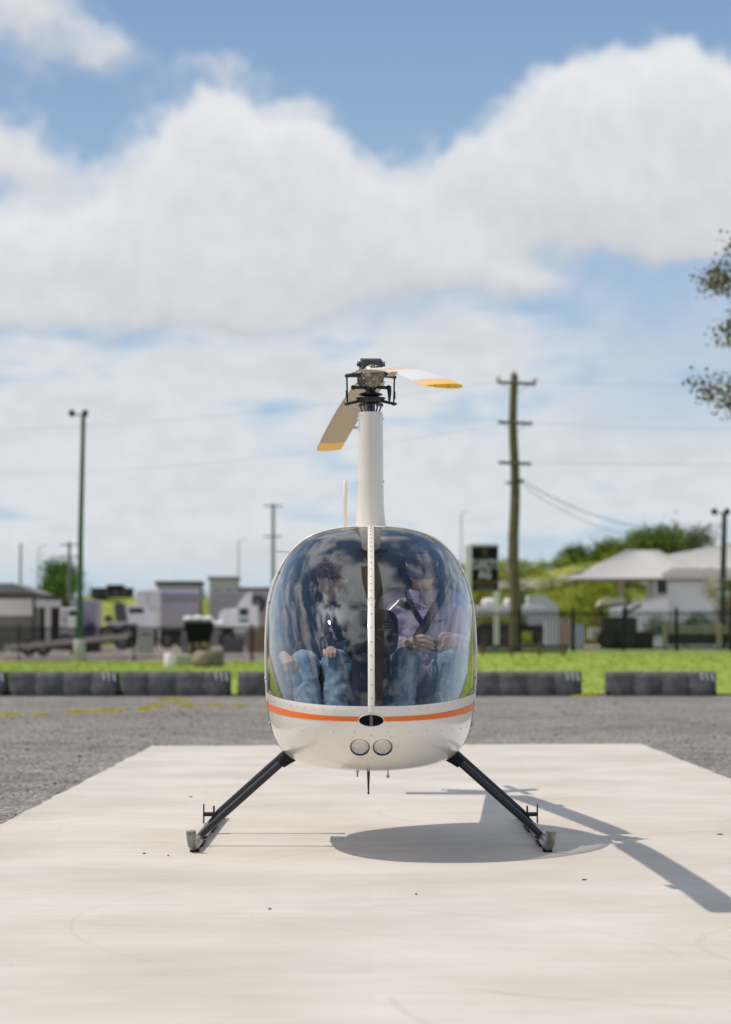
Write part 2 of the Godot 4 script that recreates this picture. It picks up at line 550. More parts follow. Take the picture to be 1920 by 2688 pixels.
# ------------------------------------------------------------------ the helicopter
func _helicopter() -> void:
	var H := thing("helicopter", "white two seat helicopter with an orange stripe parked on a concrete pad", "helicopter")
	var vt := 0.0                                   # where the glass ends at the top
	for k in 400:
		var v := 1.0 - k / 400.0
		var r := cab_row(v)
		if r.z > ZF and r.y * pow(maxf(1.0 - pow((ZF - ZB) / (r.z - ZB), PX), 0.0), 1.0 / PX) > 0.03:
			vt = v
			break
	# nose shell: everything under the glass
	var st := mb()
	grid(st, 72, 26, func(u: float, w: float):
		var th: float = lerpf(-PI / 2, PI / 2, u)
		var vs := v_of_y(seam(th))
		return cab_t(vs * pow(w, 0.8), th), func(p: Vector3): return cab_in(p))
	var nose := obj("nose_shell", st, M.white, H)
	# flange under the glass with rivets
	st = mb()
	grid(st, 72, 2, func(u: float, w: float):
		var th: float = lerpf(-PI / 2, PI / 2, u) * 0.97
		return cab_t(v_of_y(seam(th) - 0.040 + 0.042 * w), th, 0.0035 if w > 0.02 else 0.0005), func(p: Vector3): return cab_in(p))
	var fl := obj("glass_flange", st, M.white, nose)
	st = mb()
	for k in 30:
		var th := lerpf(-1.42, 1.42, (k + 0.5) / 30.0)
		if absf(th) < 0.05: continue
		ball(st, cab_t(v_of_y(seam(th) - 0.019), th, 0.0045), Vector3(0.0042, 0.0042, 0.0022), Basis.IDENTITY, 8, 4)
	for k in 14:
		var th := lerpf(-1.1, 1.1, k / 13.0)
		ball(st, cab_t(v_of_y(0.672), th, 0.001), Vector3(0.0035, 0.0035, 0.002), Basis.IDENTITY, 6, 4)
	tag(obj("rivets", st, M.rivet, nose), "", "", "", "stuff")
	# orange stripe, in two runs either side of the air inlet
	for sg in [-1.0, 1.0]:
		st = mb()
		grid(st, 40, 3, func(u: float, w: float):
			var th: float = sg * lerpf(th_of_x(v_of_y(0.735), 0.058), PI / 2 * 0.999, u)
			var hgt := 0.024 + 0.018 * pow(absf(sin(th)), 2.0)
			return cab_t(v_of_y(seam(th) - 0.052 - hgt * (1.0 - w)), th, 0.0016), func(p: Vector3): return cab_in(p))
		obj("orange_stripe", st, M.orange, nose)
	# oval air inlet with a vertical bar
	var zi := cab_t(v_of_y(0.732), 0.0).z
	st = mb()
	var rim := []
	grid(st, 36, 5, func(u: float, w: float):
		var a: float = u * TAU
		var x := cos(a) * 0.0655
		var y := 0.732 + sin(a) * 0.031
		var f := cab_t(v_of_y(y), th_of_x(v_of_y(y), absf(x)) * signf(x), 0.0025)
		return Vector3(x, y, f.z).lerp(Vector3(0, 0.732, zi + 0.003), w), Vector3(0, 0.732, zi - 0.3))
	var inlet := obj("air_inlet", st, M.hole, nose)
	st = mb()
	box(st, Vector3(0, 0.732, zi + 0.006), Vector3(0.017, 0.060, 0.004), Basis.IDENTITY, 0.001)
	obj("inlet_bar", st, mat(0.16, 0.14, 0.11, 0.6), inlet)
	st = mb()
	for k in 37:
		var a := TAU * k / 36.0
		var x := cos(a) * 0.066
		var y := 0.732 + sin(a) * 0.0315
		rim.append(cab_t(v_of_y(y), th_of_x(v_of_y(y), absf(x)) * signf(x), 0.002))
	tube(st, rim, 0.0025, 6, false)
	obj("inlet_lip", st, M.white, inlet)
	# landing lights on a rounded plate
	var on_nose := func(x: float, y: float, off: float) -> Vector3:
		return cab_t(v_of_y(y), th_of_x(v_of_y(y), absf(x)) * signf(x), off)
	st = mb()
	grid(st, 48, 6, func(u: float, w: float):
		var a: float = u * TAU
		var ca := cos(a)
		var sa := sin(a)
		var x := signf(ca) * pow(absf(ca), 0.55) * 0.150 * (1.0 - w)
		var y := 0.592 + signf(sa) * pow(absf(sa), 0.75) * 0.064 * (1.0 - w)
		return on_nose.call(x, y, 0.0018 if w > 0.01 else 0.0002), func(p: Vector3): return cab_in(p))
	var plate := obj("light_plate", st, M.white, nose)
	st = mb()
	for k in [[0, 0.067], [0, -0.058], [-0.10, 0.055], [0.10, 0.055], [-0.10, -0.045], [0.10, -0.045], [-0.142, 0.0], [0.142, 0.0]]:
		ball(st, on_nose.call(k[0] * 0.98, 0.592 + k[1] * 0.93, 0.002), Vector3(0.0045, 0.0045, 0.003), Basis.IDENTITY, 8, 4)
	tag(obj("screws", st, M.rivet, plate), "", "", "", "stuff")
	for sg in [-1.0, 1.0]:
		var c: Vector3 = on_nose.call(sg * 0.059, 0.594, 0.0)
		var nrm: Vector3 = (on_nose.call(sg * 0.059, 0.594, 0.02) - c).normalized()
		nrm = (nrm + Vector3(0, 0.10, 0.35)).normalized()
		var b := frame_of(nrm)
		var lb := Basis(b.x, b.z, -b.y)             # local y looks out of the nose
		st = mb()
		lathe(st, [[0.054, -0.012], [0.054, 0.007], [0.051, 0.010], [0.047, 0.008], [0.047, 0.002]], c, lb, 28)
		var lamp := obj("landing_light", st, M.white, H)
		st = mb()
		lathe(st, [[0.0475, 0.004], [0.042, -0.006], [0.030, -0.015], [0.014, -0.021], [0.0, -0.023]], c, lb, 24)
		obj("reflector", st, M.chrome, lamp)
		st = mb()
		lathe(st, [[0.0455, 0.004], [0.0475, 0.0105], [0.050, 0.0115], [0.051, 0.008]], c, lb, 28)
		obj("dark_ring", st, M.black, lamp)
		st = mb()
		lathe(st, [[0.009, -0.020], [0.009, -0.004], [0.006, 0.0], [0.0, 0.0]], c, lb, 10)
		for q in [-0.010, 0.0, 0.010]:
			rod(st, c + lb * Vector3(q, -0.008, -0.034), c + lb * Vector3(q, -0.004, -0.020), 0.0035, -1, 6)
		rod(st, c + lb * Vector3(-0.018, 0.0, -0.012), c + lb * Vector3(0.018, 0.0, -0.012), 0.0022, -1, 6)
		obj("bulb_holder", st, M.grey_metal, lamp)
		st = mb()
		lathe(st, [[0.047, 0.004], [0.040, 0.0085], [0.025, 0.012], [0.0, 0.0135]], c, lb, 24)
		obj("lens", st, M.clear, lamp)
	# windshield: two tinted panes, each with an outer and an inner face
	for sg in [-1.0, 1.0]:
		st = mb()
		for off in [0.0, -0.006]:
			grid(st, 44, 52, func(u: float, w: float):
				var v0 := v_of_y(seam(1.0) - 0.01)
				var v := lerpf(v0, vt, w)
				var ta := th_of_x(v, 0.012)
				var tb := th_of_z(v, ZF)
				var th := lerpf(ta, tb, u)
				var vs := v_of_y(seam(th))
				v = lerpf(vs, vt, w)
				ta = th_of_x(v, 0.012)
				tb = maxf(th_of_z(v, ZF), ta)
				return cab_t(v, sg * lerpf(ta, tb, u), off), func(p: Vector3): return cab_in(p))
		obj("windshield_pane", st, M.tint, H)
	# centre strip with rivets
	st = mb()
	grid(st, 4, 50, func(u: float, w: float):
		var v := lerpf(v_of_y(0.775), minf(vt + 0.01, 1.0), w)
		var x: float = lerpf(-0.0175, 0.0175, u)
		return cab_t(v, signf(x) * th_of_x(v, absf(x)), 0.006 if absf(u - 0.5) < 0.3 else 0.002), func(p: Vector3): return cab_in(p))
	var strip := obj("centre_strip", st, M.white, H)
	st = mb()
	for k in 24:
		var v := lerpf(v_of_y(0.79), vt - 0.004, (k + 0.5) / 24.0)
		ball(st, cab_t(v, 0.0, 0.0065), Vector3(0.005, 0.005, 0.004), Basis.IDENTITY, 8, 4)
	tag(obj("rivets", st, mat(0.56, 0.54, 0.50, 0.35, 0.2), strip), "", "", "", "stuff")
	st = mb()
	var vh := v_of_y(1.365)
	var loop := []
	for k in 13:
		var a := PI * k / 12.0
		loop.append(cab_t(vh, 0.0, 0.012) + Vector3(cos(a) * 0.019, sin(a) * 0.010 - 0.012, 0.003))
	loop.push_front(loop[0] + Vector3(0, -0.030, 0.012))
	loop.append(loop[loop.size() - 1] + Vector3(0, -0.030, 0.012))
	tube(st, loop, 0.0022, 6)
	obj("wire_clip", st, M.white, strip)
	# bow frame round the back edge of the glass
	for sg in [-1.0, 1.0]:
		st = mb()
		var pts := []
		for k in 41:
			var v := lerpf(v_of_y(0.80), vt, k / 40.0)
			pts.append(cab_z(v, ZF - 0.006, sg, 0.003))
		tube(st, pts, 0.0062, 8)
		obj("bow_frame", st, M.white, H)
	# upper skin: roof between bow frame and mast, above the doors
	st = mb()
	for sg in [-1.0, 1.0]:
		grid(st, 14, 26, func(u: float, w: float):
			var v := lerpf(v_of_y(1.60), 1.0, w)
			var z := minf(lerpf(-0.10, ZF - 0.004, u), cab_row(v).z)
			return cab_z(v, z, sg, 0.0), func(p: Vector3): return cab_in(p))
	obj("roof_skin", st, M.white, H)
	# doors with bubble windows
	for sg in [-1.0, 1.0]:
		var bulge: float = 0.020 if sg < 0 else 0.004
		st = mb()
		grid(st, 12, 14, func(u: float, w: float):
			var v := lerpf(v_of_y(0.50), v_of_y(0.905), w)
			return cab_z(v, lerpf(-0.06, ZF - 0.016, u), sg, 0.004), func(p: Vector3): return cab_in(p))
		var door := obj("door", st, M.white, H)
		st = mb()
		for off in [0.0, -0.005]:
			grid(st, 16, 18, func(u: float, w: float):
				var v := lerpf(v_of_y(0.905), v_of_y(1.60), w)
				return cab_z(v, lerpf(-0.03, ZF - 0.03, u), sg, off + bulge * pow(sin(PI * clampf(w, 0, 1)), 0.6) * pow(sin(PI * clampf(u, 0.0, 1.0)), 0.35)), func(p: Vector3): return cab_in(p))
		obj("window", st, M.clear, door)
		st = mb()
		var ring := []
		for k in 12: ring.append(cab_z(lerpf(v_of_y(0.905), v_of_y(1.60), k / 12.0), ZF - 0.028, sg, 0.004))
		for k in 8: ring.append(cab_z(v_of_y(1.60), lerpf(ZF - 0.028, -0.03, k / 8.0), sg, 0.004))
		for k in 12: ring.append(cab_z(lerpf(v_of_y(1.60), v_of_y(0.905), k / 12.0), -0.03, sg, 0.004))
		for k in 9: ring.append(cab_z(v_of_y(0.905), lerpf(-0.03, ZF - 0.028, k / 8.0), sg, 0.004))
		tube(st, ring, 0.0075, 8)
		obj("window_frame", st, M.white, door)
		st = mb()
		for yy in [0.93, 1.36, 1.53]:
			var hp := cab_z(v_of_y(yy), ZF + 0.005, sg, 0.008)
			st = mb()
			ball(st, hp, Vector3(0.006, 0.009, 0.009), Basis.IDENTITY, 8, 6)
			obj("hinge", st, M.white, door)
		st = mb()
		var lp := cab_z(v_of_y(0.665), 0.22, sg, 0.0)
		lathe(st, [[0.0, -0.01], [0.014, -0.006], [0.016, 0.008], [0.010, 0.020], [0.0, 0.024]], lp, Basis(Vector3(0, 1, 0), Vector3(sg, 0, 0), Vector3(0, 0, 1)), 12)
		obj("door_knob", st, M.steel, door)
		# pillar behind the door
		st = mb()
		grid(st, 3, 24, func(u: float, w: float):
			return cab_z(lerpf(v_of_y(0.86), v_of_y(1.62), w), lerpf(-0.11, -0.028, u), sg, 0.002), func(p: Vector3): return cab_in(p))
		obj("door_pillar", st, M.white, H)
	# rear fuselage and belly behind the cabin
	st = mb()
	grid(st, 48, 14, func(u: float, w: float):
		var a: float = u * TAU
		var t: float = w
		var z := lerpf(-0.09, -1.15, t)
		var sh := pow(1.0 - pow(t, 1.6), 0.8)
		var hw := lerpf(0.13, 0.585, sh)
		var yc := lerpf(1.50, 1.115, pow(sh, 0.8))
		var hh := lerpf(0.15, 0.685, sh)
		var ca := cos(a)
		var sa := sin(a)
		return Vector3(signf(ca) * pow(absf(ca), 0.72) * hw, yc + signf(sa) * pow(absf(sa), 0.8) * hh, z), func(p: Vector3): return Vector3(0, clampf(p.y, 0.9, 1.5), p.z))
	obj("engine_cowling", st, M.white, H)
	# cabin interior
	st = mb()
	grid(st, 16, 14, func(u: float, w: float):
		var v := lerpf(v_of_y(0.52), v_of_y(1.795), w)
		return Vector3(lerpf(-1, 1, u) * cab_row(v).y * 0.985, cab_row(v).x, -0.035), Vector3(0, 1.1, -0.5))
	obj("rear_bulkhead", st, mat(0.17, 0.165, 0.16, 0.85), H)
	st = mb()
	grid(st, 20, 10, func(u: float, w: float):
		var z: float = lerpf(-0.03, 1.42, w)
		var v := v_of_y(0.600)
		var x := cab_row(v).y
		if z > ZB:
			x *= pow(maxf(1.0 - pow((z - ZB) / (cab_row(v).z - ZB), PX), 0.02), 1.0 / PX)
		return Vector3(lerpf(-1, 1, u) * x * 0.98, 0.600, z), Vector3(0, 0.3, 0.5))
	obj("cabin_floor", st, M.carpet, H)
	st = mb()
	grid(st, 30, 10, func(u: float, w: float):
		var th: float = lerpf(-PI / 2, PI / 2, u)
		return cab_t(lerpf(v_of_y(0.60), v_of_y(seam(th) - 0.004), w), th, -0.012), func(p: Vector3): return p + (p - Vector3(0, p.y, 0)))
	obj("sill_liner", st, M.liner, H)
	st = mb()
	for sg in [-1.0, 1.0]:
		grid(st, 10, 16, func(u: float, w: float):
			var v := lerpf(v_of_y(1.615), 0.985, w)
			var z := minf(lerpf(-0.035, ZF - 0.02, u), cab_row(v).z - 0.02)
			return cab_z(v, z, sg, -0.014), func(p: Vector3): return p + Vector3(0, 1, 0))
		grid(st, 8, 8, func(u: float, w: float):
			var v := lerpf(v_of_y(0.60), v_of_y(0.90), w)
			return cab_z(v, lerpf(-0.035, ZF - 0.02, u), sg, -0.014), func(p: Vector3): return p + Vector3(sg, 0, 0))
	obj("headliner", st, M.liner, H)
	for sg in [-1.0, 1.0]:
		st = mb()
		box(st, Vector3(sg * 0.285, 0.745, 0.30), Vector3(0.50, 0.28, 0.52), Basis.IDENTITY, 0.04)
		box(st, Vector3(sg * 0.285, 1.15, 0.075), Vector3(0.46, 0.66, 0.10), Basis(Vector3.RIGHT, -0.14), 0.035)
		var seat := obj("seat", st, M.trim, H)
		st = mb()
		box(st, Vector3(sg * 0.285, 1.56, 0.045), Vector3(0.24, 0.13, 0.06), Basis(Vector3.RIGHT, -0.1), 0.025)
		obj("headrest", st, M.trim, seat)
	# instrument console and its pedestal
	st = mb()
	grid(st, 32, 10, func(u: float, w: float):
		var a: float = u * TAU
		var ca := cos(a)
		var sa := sin(a)
		var t: float = 1.0 if w < 0.5 else 1.0 - pow((w - 0.5) * 2.0, 3.0)
		var z := lerpf(0.86, 1.10, clampf(w * 1.4, 0, 1)) - (1.0 - t) * 0.02
		return Vector3(signf(ca) * pow(absf(ca), 0.5) * 0.138 * t + 0.012, 1.19 + signf(sa) * pow(absf(sa), 0.6) * 0.128 * t, z - sa * 0.05), Vector3(0.012, 1.19, 0.93))
	var con := obj("instrument_console", st, M.panel, H)
	st = mb()
	for k in 3:
		box(st, Vector3(0.012, 1.243 - k * 0.014, 1.102), Vector3(0.19, 0.006, 0.006), Basis.IDENTITY, 0.001)
	obj("vent_slot", st, M.hole, con)
	st = mb()
	grid(st, 4, 8, func(u: float, w: float):
		return Vector3(lerpf(-0.105, 0.105, u), lerpf(0.60, 1.10, w), lerpf(1.20, 1.06, pow(w, 0.7))), Vector3(0, 0.8, 0.7))
	for sg in [-1.0, 1.0]:
		grid(st, 4, 8, func(u: float, w: float):
			return Vector3(sg * 0.105, lerpf(0.60, 1.10, w), lerpf(0.85, lerpf(1.20, 1.06, pow(w, 0.7)), u)), Vector3(0, 0.8, 0.9))
	obj("pedestal", st, mat(0.03, 0.032, 0.04, 0.6), con)
	st = mb()
	box(st, Vector3(0.0, 0.86, 1.175), Vector3(0.15, 0.075, 0.012), Basis(Vector3.RIGHT, -0.3), 0.004)
	obj("pedestal_panel", st, M.hole, con)
	st = mb()
	box(st, Vector3(-0.124, 1.006, 1.135), Vector3(0.031, 0.035, 0.006), Basis.IDENTITY, 0.001)
	obj("placard", st, mat(0.09, 0.35, 0.50, 0.5), con)
	st = mb()
	rod(st, Vector3(0.0, 0.62, 0.60), Vector3(0.0, 1.18, 0.72), 0.014)
	rod(st, Vector3(-0.02, 1.18, 0.72), Vector3(0.17, 1.375, 0.66), 0.0105)
	var cyc := obj("cyclic_stick", st, M.steel, H)
	st = mb()
	rod(st, Vector3(0.155, 1.36, 0.665), Vector3(0.215, 1.325, 0.68), 0.021, 0.017)
	box(st, Vector3(0.185, 1.345, 0.697), Vector3(0.022, 0.035, 0.01), Basis(Vector3(0, 0, 1), -0.5), 0.002)
	obj("stick_grip", st, M.black_dull, cyc)
	st = mb()
	lathe(st, [[0.0, 1.700], [0.06, 1.703], [0.095, 1.722], [0.105, 1.755], [0.10, 1.79]], Vector3(0, 0, 0.12), Basis.IDENTITY, 24, 1.0, 1.3)
	obj("mast_trim", st, M.white, H)
	# belly fittings
	st = mb()
	lathe(st, [[0.008, 0.0], [0.0085, -0.006], [0.005, -0.007], [0.0045, -0.03], [0.0, -0.03]], Vector3(-0.074, 0.436, 1.02), Basis.IDENTITY, 8)
	obj("drain_tube", st, M.steel, H)
	st = mb()
	lathe(st, [[0.009, 0.0], [0.0075, -0.03], [0.0042, -0.108], [0.006, -0.112], [0.0055, -0.121], [0.0, -0.122]], Vector3(-0.014, 0.436, 1.05), Basis.IDENTITY, 10)
	obj("belly_antenna", st, M.black, H)
	st = mb()
	rod(st, Vector3(0.092, 0.44, 1.02), Vector3(0.092, 0.418, 1.02), 0.004, -1, 8)
	ball(st, Vector3(0.092, 0.410, 1.02), Vector3(0.0095, 0.0095, 0.0095))
	obj("temperature_probe", st, M.steel, H)
	# roof antenna and the stub on the starboard side
	st = mb()
	lathe(st, [[0.0145, 1.70], [0.0135, 1.95], [0.0105, 2.098], [0.0, 2.10]], Vector3(-0.153, 0, -0.28), Basis.IDENTITY, 12)
	obj("whip_antenna", st, M.white, H)
	# mast fairing
	st = mb()
	grid(st, 40, 12, func(u: float, w: float):
		var a: float = u * TAU
		var k := lerpf(1.0, 0.92, w)
		var flare := 0.02 * pow(1.0 - w, 10.0)
		return Vector3(cos(a) * (0.0785 * k + flare), lerpf(1.785, 2.482, w), (sin(a) * (0.10 if sin(a) > 0 else 0.24)) * k - 0.01 + sin(a) * flare), func(p: Vector3): return Vector3(0, p.y, 0))
	lathe(st, [[0.0722, 2.482], [0.066, 2.484], [0.0, 2.484]], Vector3(0, 0, -0.01), Basis.IDENTITY, 40, 1.0, 1.27)
	var fair := obj("mast_fairing", st, M.white, H)
	st = mb()
	for k in [[0.03, 1.955, 0.0045], [0.0, 2.06, 0.003], [-0.055, 2.465, 0.004], [0.055, 2.465, 0.004], [-0.06, 1.81, 0.004], [0.06, 1.81, 0.004], [0.006, 2.065, 0.0025]]:
		var zz: float = 0.098 * sqrt(maxf(0.0, 1.0 - pow(k[0] / 0.076, 2.0))) * 0.96 - 0.01
		ball(st, Vector3(k[0], k[1], zz), Vector3.ONE * k[2], Basis.IDENTITY, 8, 5)
	for sg in [-1.0, 1.0]:
		for yy in [2.445, 2.075, 1.83]:
			ball(st, Vector3(sg * lerpf(0.0785, 0.0722, (yy - 1.785) / 0.7), yy, 0.0), Vector3(0.006, 0.006, 0.006), Basis.IDENTITY, 8, 5)
	tag(obj("screws", st, M.rivet, fair), "", "", "", "stuff")
	_rotor(H)
	_landing_gear(H)
	_tail(H)

const AZ := 0.0905                               # the front blade's turn from the nose

func blade_y(front: bool, r: float) -> float:
	return 2.722 - 0.080 * r - 0.0112 * r * r if front else 2.702 + 0.0035 * r - 0.0112 * r * r

func blade_pt(front: bool, r: float, c: float, top: float) -> Vector3:
	# c: 0 at the leading edge, 1 at the trailing edge
	var sg := 1.0 if front else -1.0
	var d := Vector3(sin(AZ), 0, cos(AZ)) * sg
	var le := Vector3(cos(AZ), 0, -sin(AZ)) * sg
	var ch := 0.186
	if r > 3.72: ch *= 1.0 - 0.10 * pow((r - 3.72) / 0.11, 2.0)
	if r < 0.62: ch *= lerpf(0.86, 1.0, clampf((r - 0.30) / 0.32, 0, 1))
	var th := 0.125 * 5.0 * (0.2969 * sqrt(c) - 0.126 * c - 0.3516 * c * c + 0.2843 * c * c * c - 0.1015 * pow(c, 4.0))
	var pitch := deg_to_rad(lerpf(2.5, -0.5, r / 3.83))
	var x := (0.27 - c) * ch
	return d * r + le * (x * cos(pitch)) + Vector3(0, blade_y(front, r) + x * sin(pitch) + top * th * ch, 0)

func blade_run(front: bool, r0: float, r1: float, side: float, n: int, off := 0.0) -> SurfaceTool:
	var st := mb()
	grid(st, 14, n, func(u: float, w: float):
		var r: float = lerpf(r0, r1, w)
		var c: float = 0.5 - 0.5 * cos(u * PI)
		return blade_pt(front, r, c, side) + Vector3(0, side * off, 0), func(p: Vector3): return p - Vector3(0, side, 0))
	return st

func _rotor(H: Node3D) -> void:
	for front in [true, false]:
		var sg := 1.0 if front else -1.0
		var d := Vector3(sin(AZ), 0, cos(AZ)) * sg
		var le := Vector3(cos(AZ), 0, -sin(AZ)) * sg
		var st := blade_run(front, 0.30, 3.44 if not front else 3.66, -1.0, 40)
		var blade := obj("rotor_blade", st, M.blade_under, H)
		for seg in [[0.30, 1.55, 0], [1.55, 2.25, 1], [2.25, 3.42, 0], [3.42, 3.66, 1], [3.66, 3.83, 2]]:
			obj(["upper_skin", "orange_band", "tip_band"][seg[2]], blade_run(front, seg[0], seg[1], 1.0, 14), [M.blade_top, M.blade_orange, M.yellow][seg[2]], blade)
		st = blade_run(front, 3.44 if not front else 3.66, 3.83, -1.0, 6)
		for k in 14:
			var c0 := 0.5 - 0.5 * cos(k / 14.0 * PI)
			var c1 := 0.5 - 0.5 * cos((k + 1) / 14.0 * PI)
			quad(st, blade_pt(front, 3.83, c0, 1), blade_pt(front, 3.83, c1, 1), blade_pt(front, 3.83, c1, -1), blade_pt(front, 3.83, c0, -1), Vector3(0, 2.4, 0))
		obj("tip_cap", st, M.yellow, blade)
		st = mb()
		for c in [0.18, 0.38, 0.72]:
			ball(st, (blade_pt(front, 3.83, c, 0.0)), Vector3(0.004, 0.004, 0.004), Basis.IDENTITY, 8, 5)
		obj("tip_screws", st, M.bronze, blade).set_meta("kind", "stuff")
		st = mb(false)
		for k in 14:
			var c0 := 0.5 - 0.5 * cos(k / 14.0 * PI)
			var c1 := 0.5 - 0.5 * cos((k + 1) / 14.0 * PI)
			quad(st, blade_pt(front, 0.30, c0, 1), blade_pt(front, 0.30, c1, 1), blade_pt(front, 0.30, c1, -1), blade_pt(front, 0.30, c0, -1), d * 1.0 + Vector3(0, 2.7, 0))
		obj("root_end", st, M.bronze, blade)
		st = mb()
		box(st, blade_pt(front, 2.75, 1.0, 0.0) - le * 0.016, Vector3(0.036, 0.002, 0.20), frame_of(d))
		obj("trim_tab", st, M.blade_under, blade)
		# spindle housing with its bolted flange at the blade root
		var y0 := 2.695
		var q := frame_of(d + Vector3(0, -0.075 if front else 0.01, 0))
		var lb := Basis(q.x, q.z, -q.y)
		st = mb()
		lathe(st, [[0.0, 0.03], [0.050, 0.03], [0.056, 0.05], [0.058, 0.15], [0.066, 0.155], [0.066, 0.172], [0.058, 0.178], [0.040, 0.20], [0.036, 0.26], [0.030, 0.34], [0.0, 0.36]], Vector3(0, y0, 0), lb, 28)
		var sp := obj("blade_spindle", st, M.bronze if front else M.grey_metal, H)
		st = mb()
		lathe(st, [[0.047, 0.1795], [0.051, 0.182], [0.062, 0.1765], [0.0625, 0.174]], Vector3(0, y0, 0), lb, 28)
		obj("flange_ring", st, M.black, sp)
		for k in 12:
			var a := TAU * (k + 0.5) / 12
			st = mb()
			lathe(st, [[0.0058, 0.0], [0.0058, 0.009], [0.003, 0.0095], [0.003, 0.013], [0.0, 0.013]], Vector3(0, y0, 0) + lb * Vector3(cos(a) * 0.0565, 0.176, sin(a) * 0.0565), lb, 6)
			obj("bolt", st, M.steel, sp)
	# hub block with teeter hinge
	var rot := Basis(Vector3.UP, AZ)
	var st := mb()
	box(st, Vector3(0, 2.752, 0), Vector3(0.122, 0.075, 0.20), rot, 0.008)
	var hub := obj("rotor_hub", st, M.grey_metal, H)
	st = mb()
	rod(st, rot * Vector3(-0.060, 0, 0) + Vector3(0, 2.787, 0), rot * Vector3(0.060, 0, 0) + Vector3(0, 2.787, 0), 0.0165, -1, 16)
	obj("teeter_hinge", st, mat(0.16, 0.16, 0.17, 0.32, 0.6), hub)
	for sg in [-1.0, 1.0]:
		st = mb()
		var o := Vector3(0, 2.763, 0)
		rod(st, o + rot * Vector3(sg * 0.061, 0, 0.02), o + rot * Vector3(sg * 0.070, 0, 0.02), 0.018, -1, 6)
		rod(st, o + rot * Vector3(sg * 0.070, 0, 0.02), o + rot * Vector3(sg * 0.083, 0, 0.02), 0.011, -1, 6)
		rod(st, o + rot * Vector3(sg * 0.064, 0.012, 0.05), o + rot * Vector3(sg * 0.081, 0.012, 0.05), 0.004, -1, 6)
		obj("hinge_bolt", st, mat(0.11, 0.11, 0.12, 0.35, 0.7), hub)
	st = mb()
	rod(st, Vector3(0, 2.47, 0), Vector3(0, 2.72, 0), 0.027, -1, 20)
	obj("mast_shaft", st, M.grey_metal, H)
	# pitch horns, links, drive link and swash plate
	var dark := mat(0.035, 0.037, 0.042, 0.42, 0.3)
	for sg in [-1.0, 1.0]:
		st = mb()
		var tip := Vector3(sg * 0.140, 2.698 if sg < 0 else 2.690, 0.02)
		for k in 2:
			pass
		var a0 := Vector3(sg * 0.055, 2.700, 0.08)
		tube(st, [tip + Vector3(sg * 0.006, 0, 0), tip, a0 + Vector3(sg * 0.02, 0, 0), a0], [0.008, 0.0105, 0.021, 0.026], 10, true, 0.9)
		obj("pitch_horn", st, dark, H)
		st = mb()
		var lo := Vector3(sg * 0.136, 2.532, 0.02)
		rod(st, tip, lo, 0.0052, -1, 10)
		rod(st, tip + Vector3(0, -0.085, 0), tip + Vector3(0, -0.128, 0), 0.0068, -1, 8)
		ball(st, tip, Vector3.ONE * 0.0125)
		ball(st, lo, Vector3.ONE * 0.0115)
		rod(st, lo + Vector3(-sg * 0.004, 0, 0.0), lo + Vector3(sg * 0.018, 0, 0), 0.0075, -1, 8)
		obj("pitch_link", st, dark, H)
	st = mb()
	rod(st, Vector3(0, 2.615, 0), Vector3(0, 2.642, 0), 0.033, -1, 20)
	bar(st, Vector3(-0.03, 2.629, 0.012), Vector3(-0.095, 2.629, 0.02), 0.014, 0.018, 0.003)
	ball(st, Vector3(-0.102, 2.629, 0.02), Vector3(0.0145, 0.0145, 0.012))
	bar(st, Vector3(0.03, 2.633, 0.012), Vector3(0.105, 2.627, 0.02), 0.014, 0.019, 0.003)
	ball(st, Vector3(0.106, 2.627, 0.02), Vector3(0.0165, 0.0165, 0.013))
	tube(st, [Vector3(0.108, 2.627, 0.024), Vector3(0.111, 2.60, 0.024), Vector3(0.110, 2.55, 0.022)], [0.014, 0.0125, 0.007], 10)
	rod(st, Vector3(0.110, 2.552, 0.022), Vector3(0.110, 2.530, 0.022), 0.0042, -1, 8)
	obj("drive_scissor", st, dark, H)
	st = mb()
	lathe(st, [[0.027, 2.612], [0.030, 2.607], [0.060, 2.596], [0.0705, 2.592], [0.0705, 2.586], [0.050, 2.580], [0.030, 2.578]], Vector3.ZERO, Basis.IDENTITY, 32)
	obj("upper_swash_ring", st, M.black, H)
	st = mb()
	lathe(st, [[0.028, 2.577], [0.060, 2.574], [0.088, 2.570], [0.089, 2.564], [0.080, 2.559], [0.079, 2.548], [0.062, 2.536], [0.03, 2.532]], Vector3.ZERO, Basis.IDENTITY, 36)
	var sw := obj("swash_plate", st, M.black, H)
	for sg in [-1.0, 1.0]:
		st = mb()
		bar(st, Vector3(sg * 0.055, 2.552, 0.015), Vector3(sg * 0.138, 2.532, 0.02), 0.018, 0.017, 0.003)
		obj("swash_arm", st, dark, sw)
	st = mb()
	for k in [[-0.062, 0.03], [-0.040, 0.048], [-0.015, 0.055], [0.016, 0.055], [0.042, 0.047], [0.064, 0.028]]:
		ball(st, Vector3(k[0], 2.524, k[1]), Vector3.ONE * 0.0115, Basis.IDENTITY, 10, 6)
		rod(st, Vector3(k[0], 2.524, k[1]), Vector3(k[0] * 0.75, 2.478, k[1] * 0.8), 0.0052, -1, 8)
	obj("rod_ends", st, mat(0.10, 0.11, 0.13, 0.3, 0.7), sw)
	st = mb()
	rod(st, Vector3(-0.02, 2.512, 0.05), Vector3(-0.098, 2.508, 0.05), 0.0011, -1, 5)
	obj("lock_wire", st, M.steel, sw)

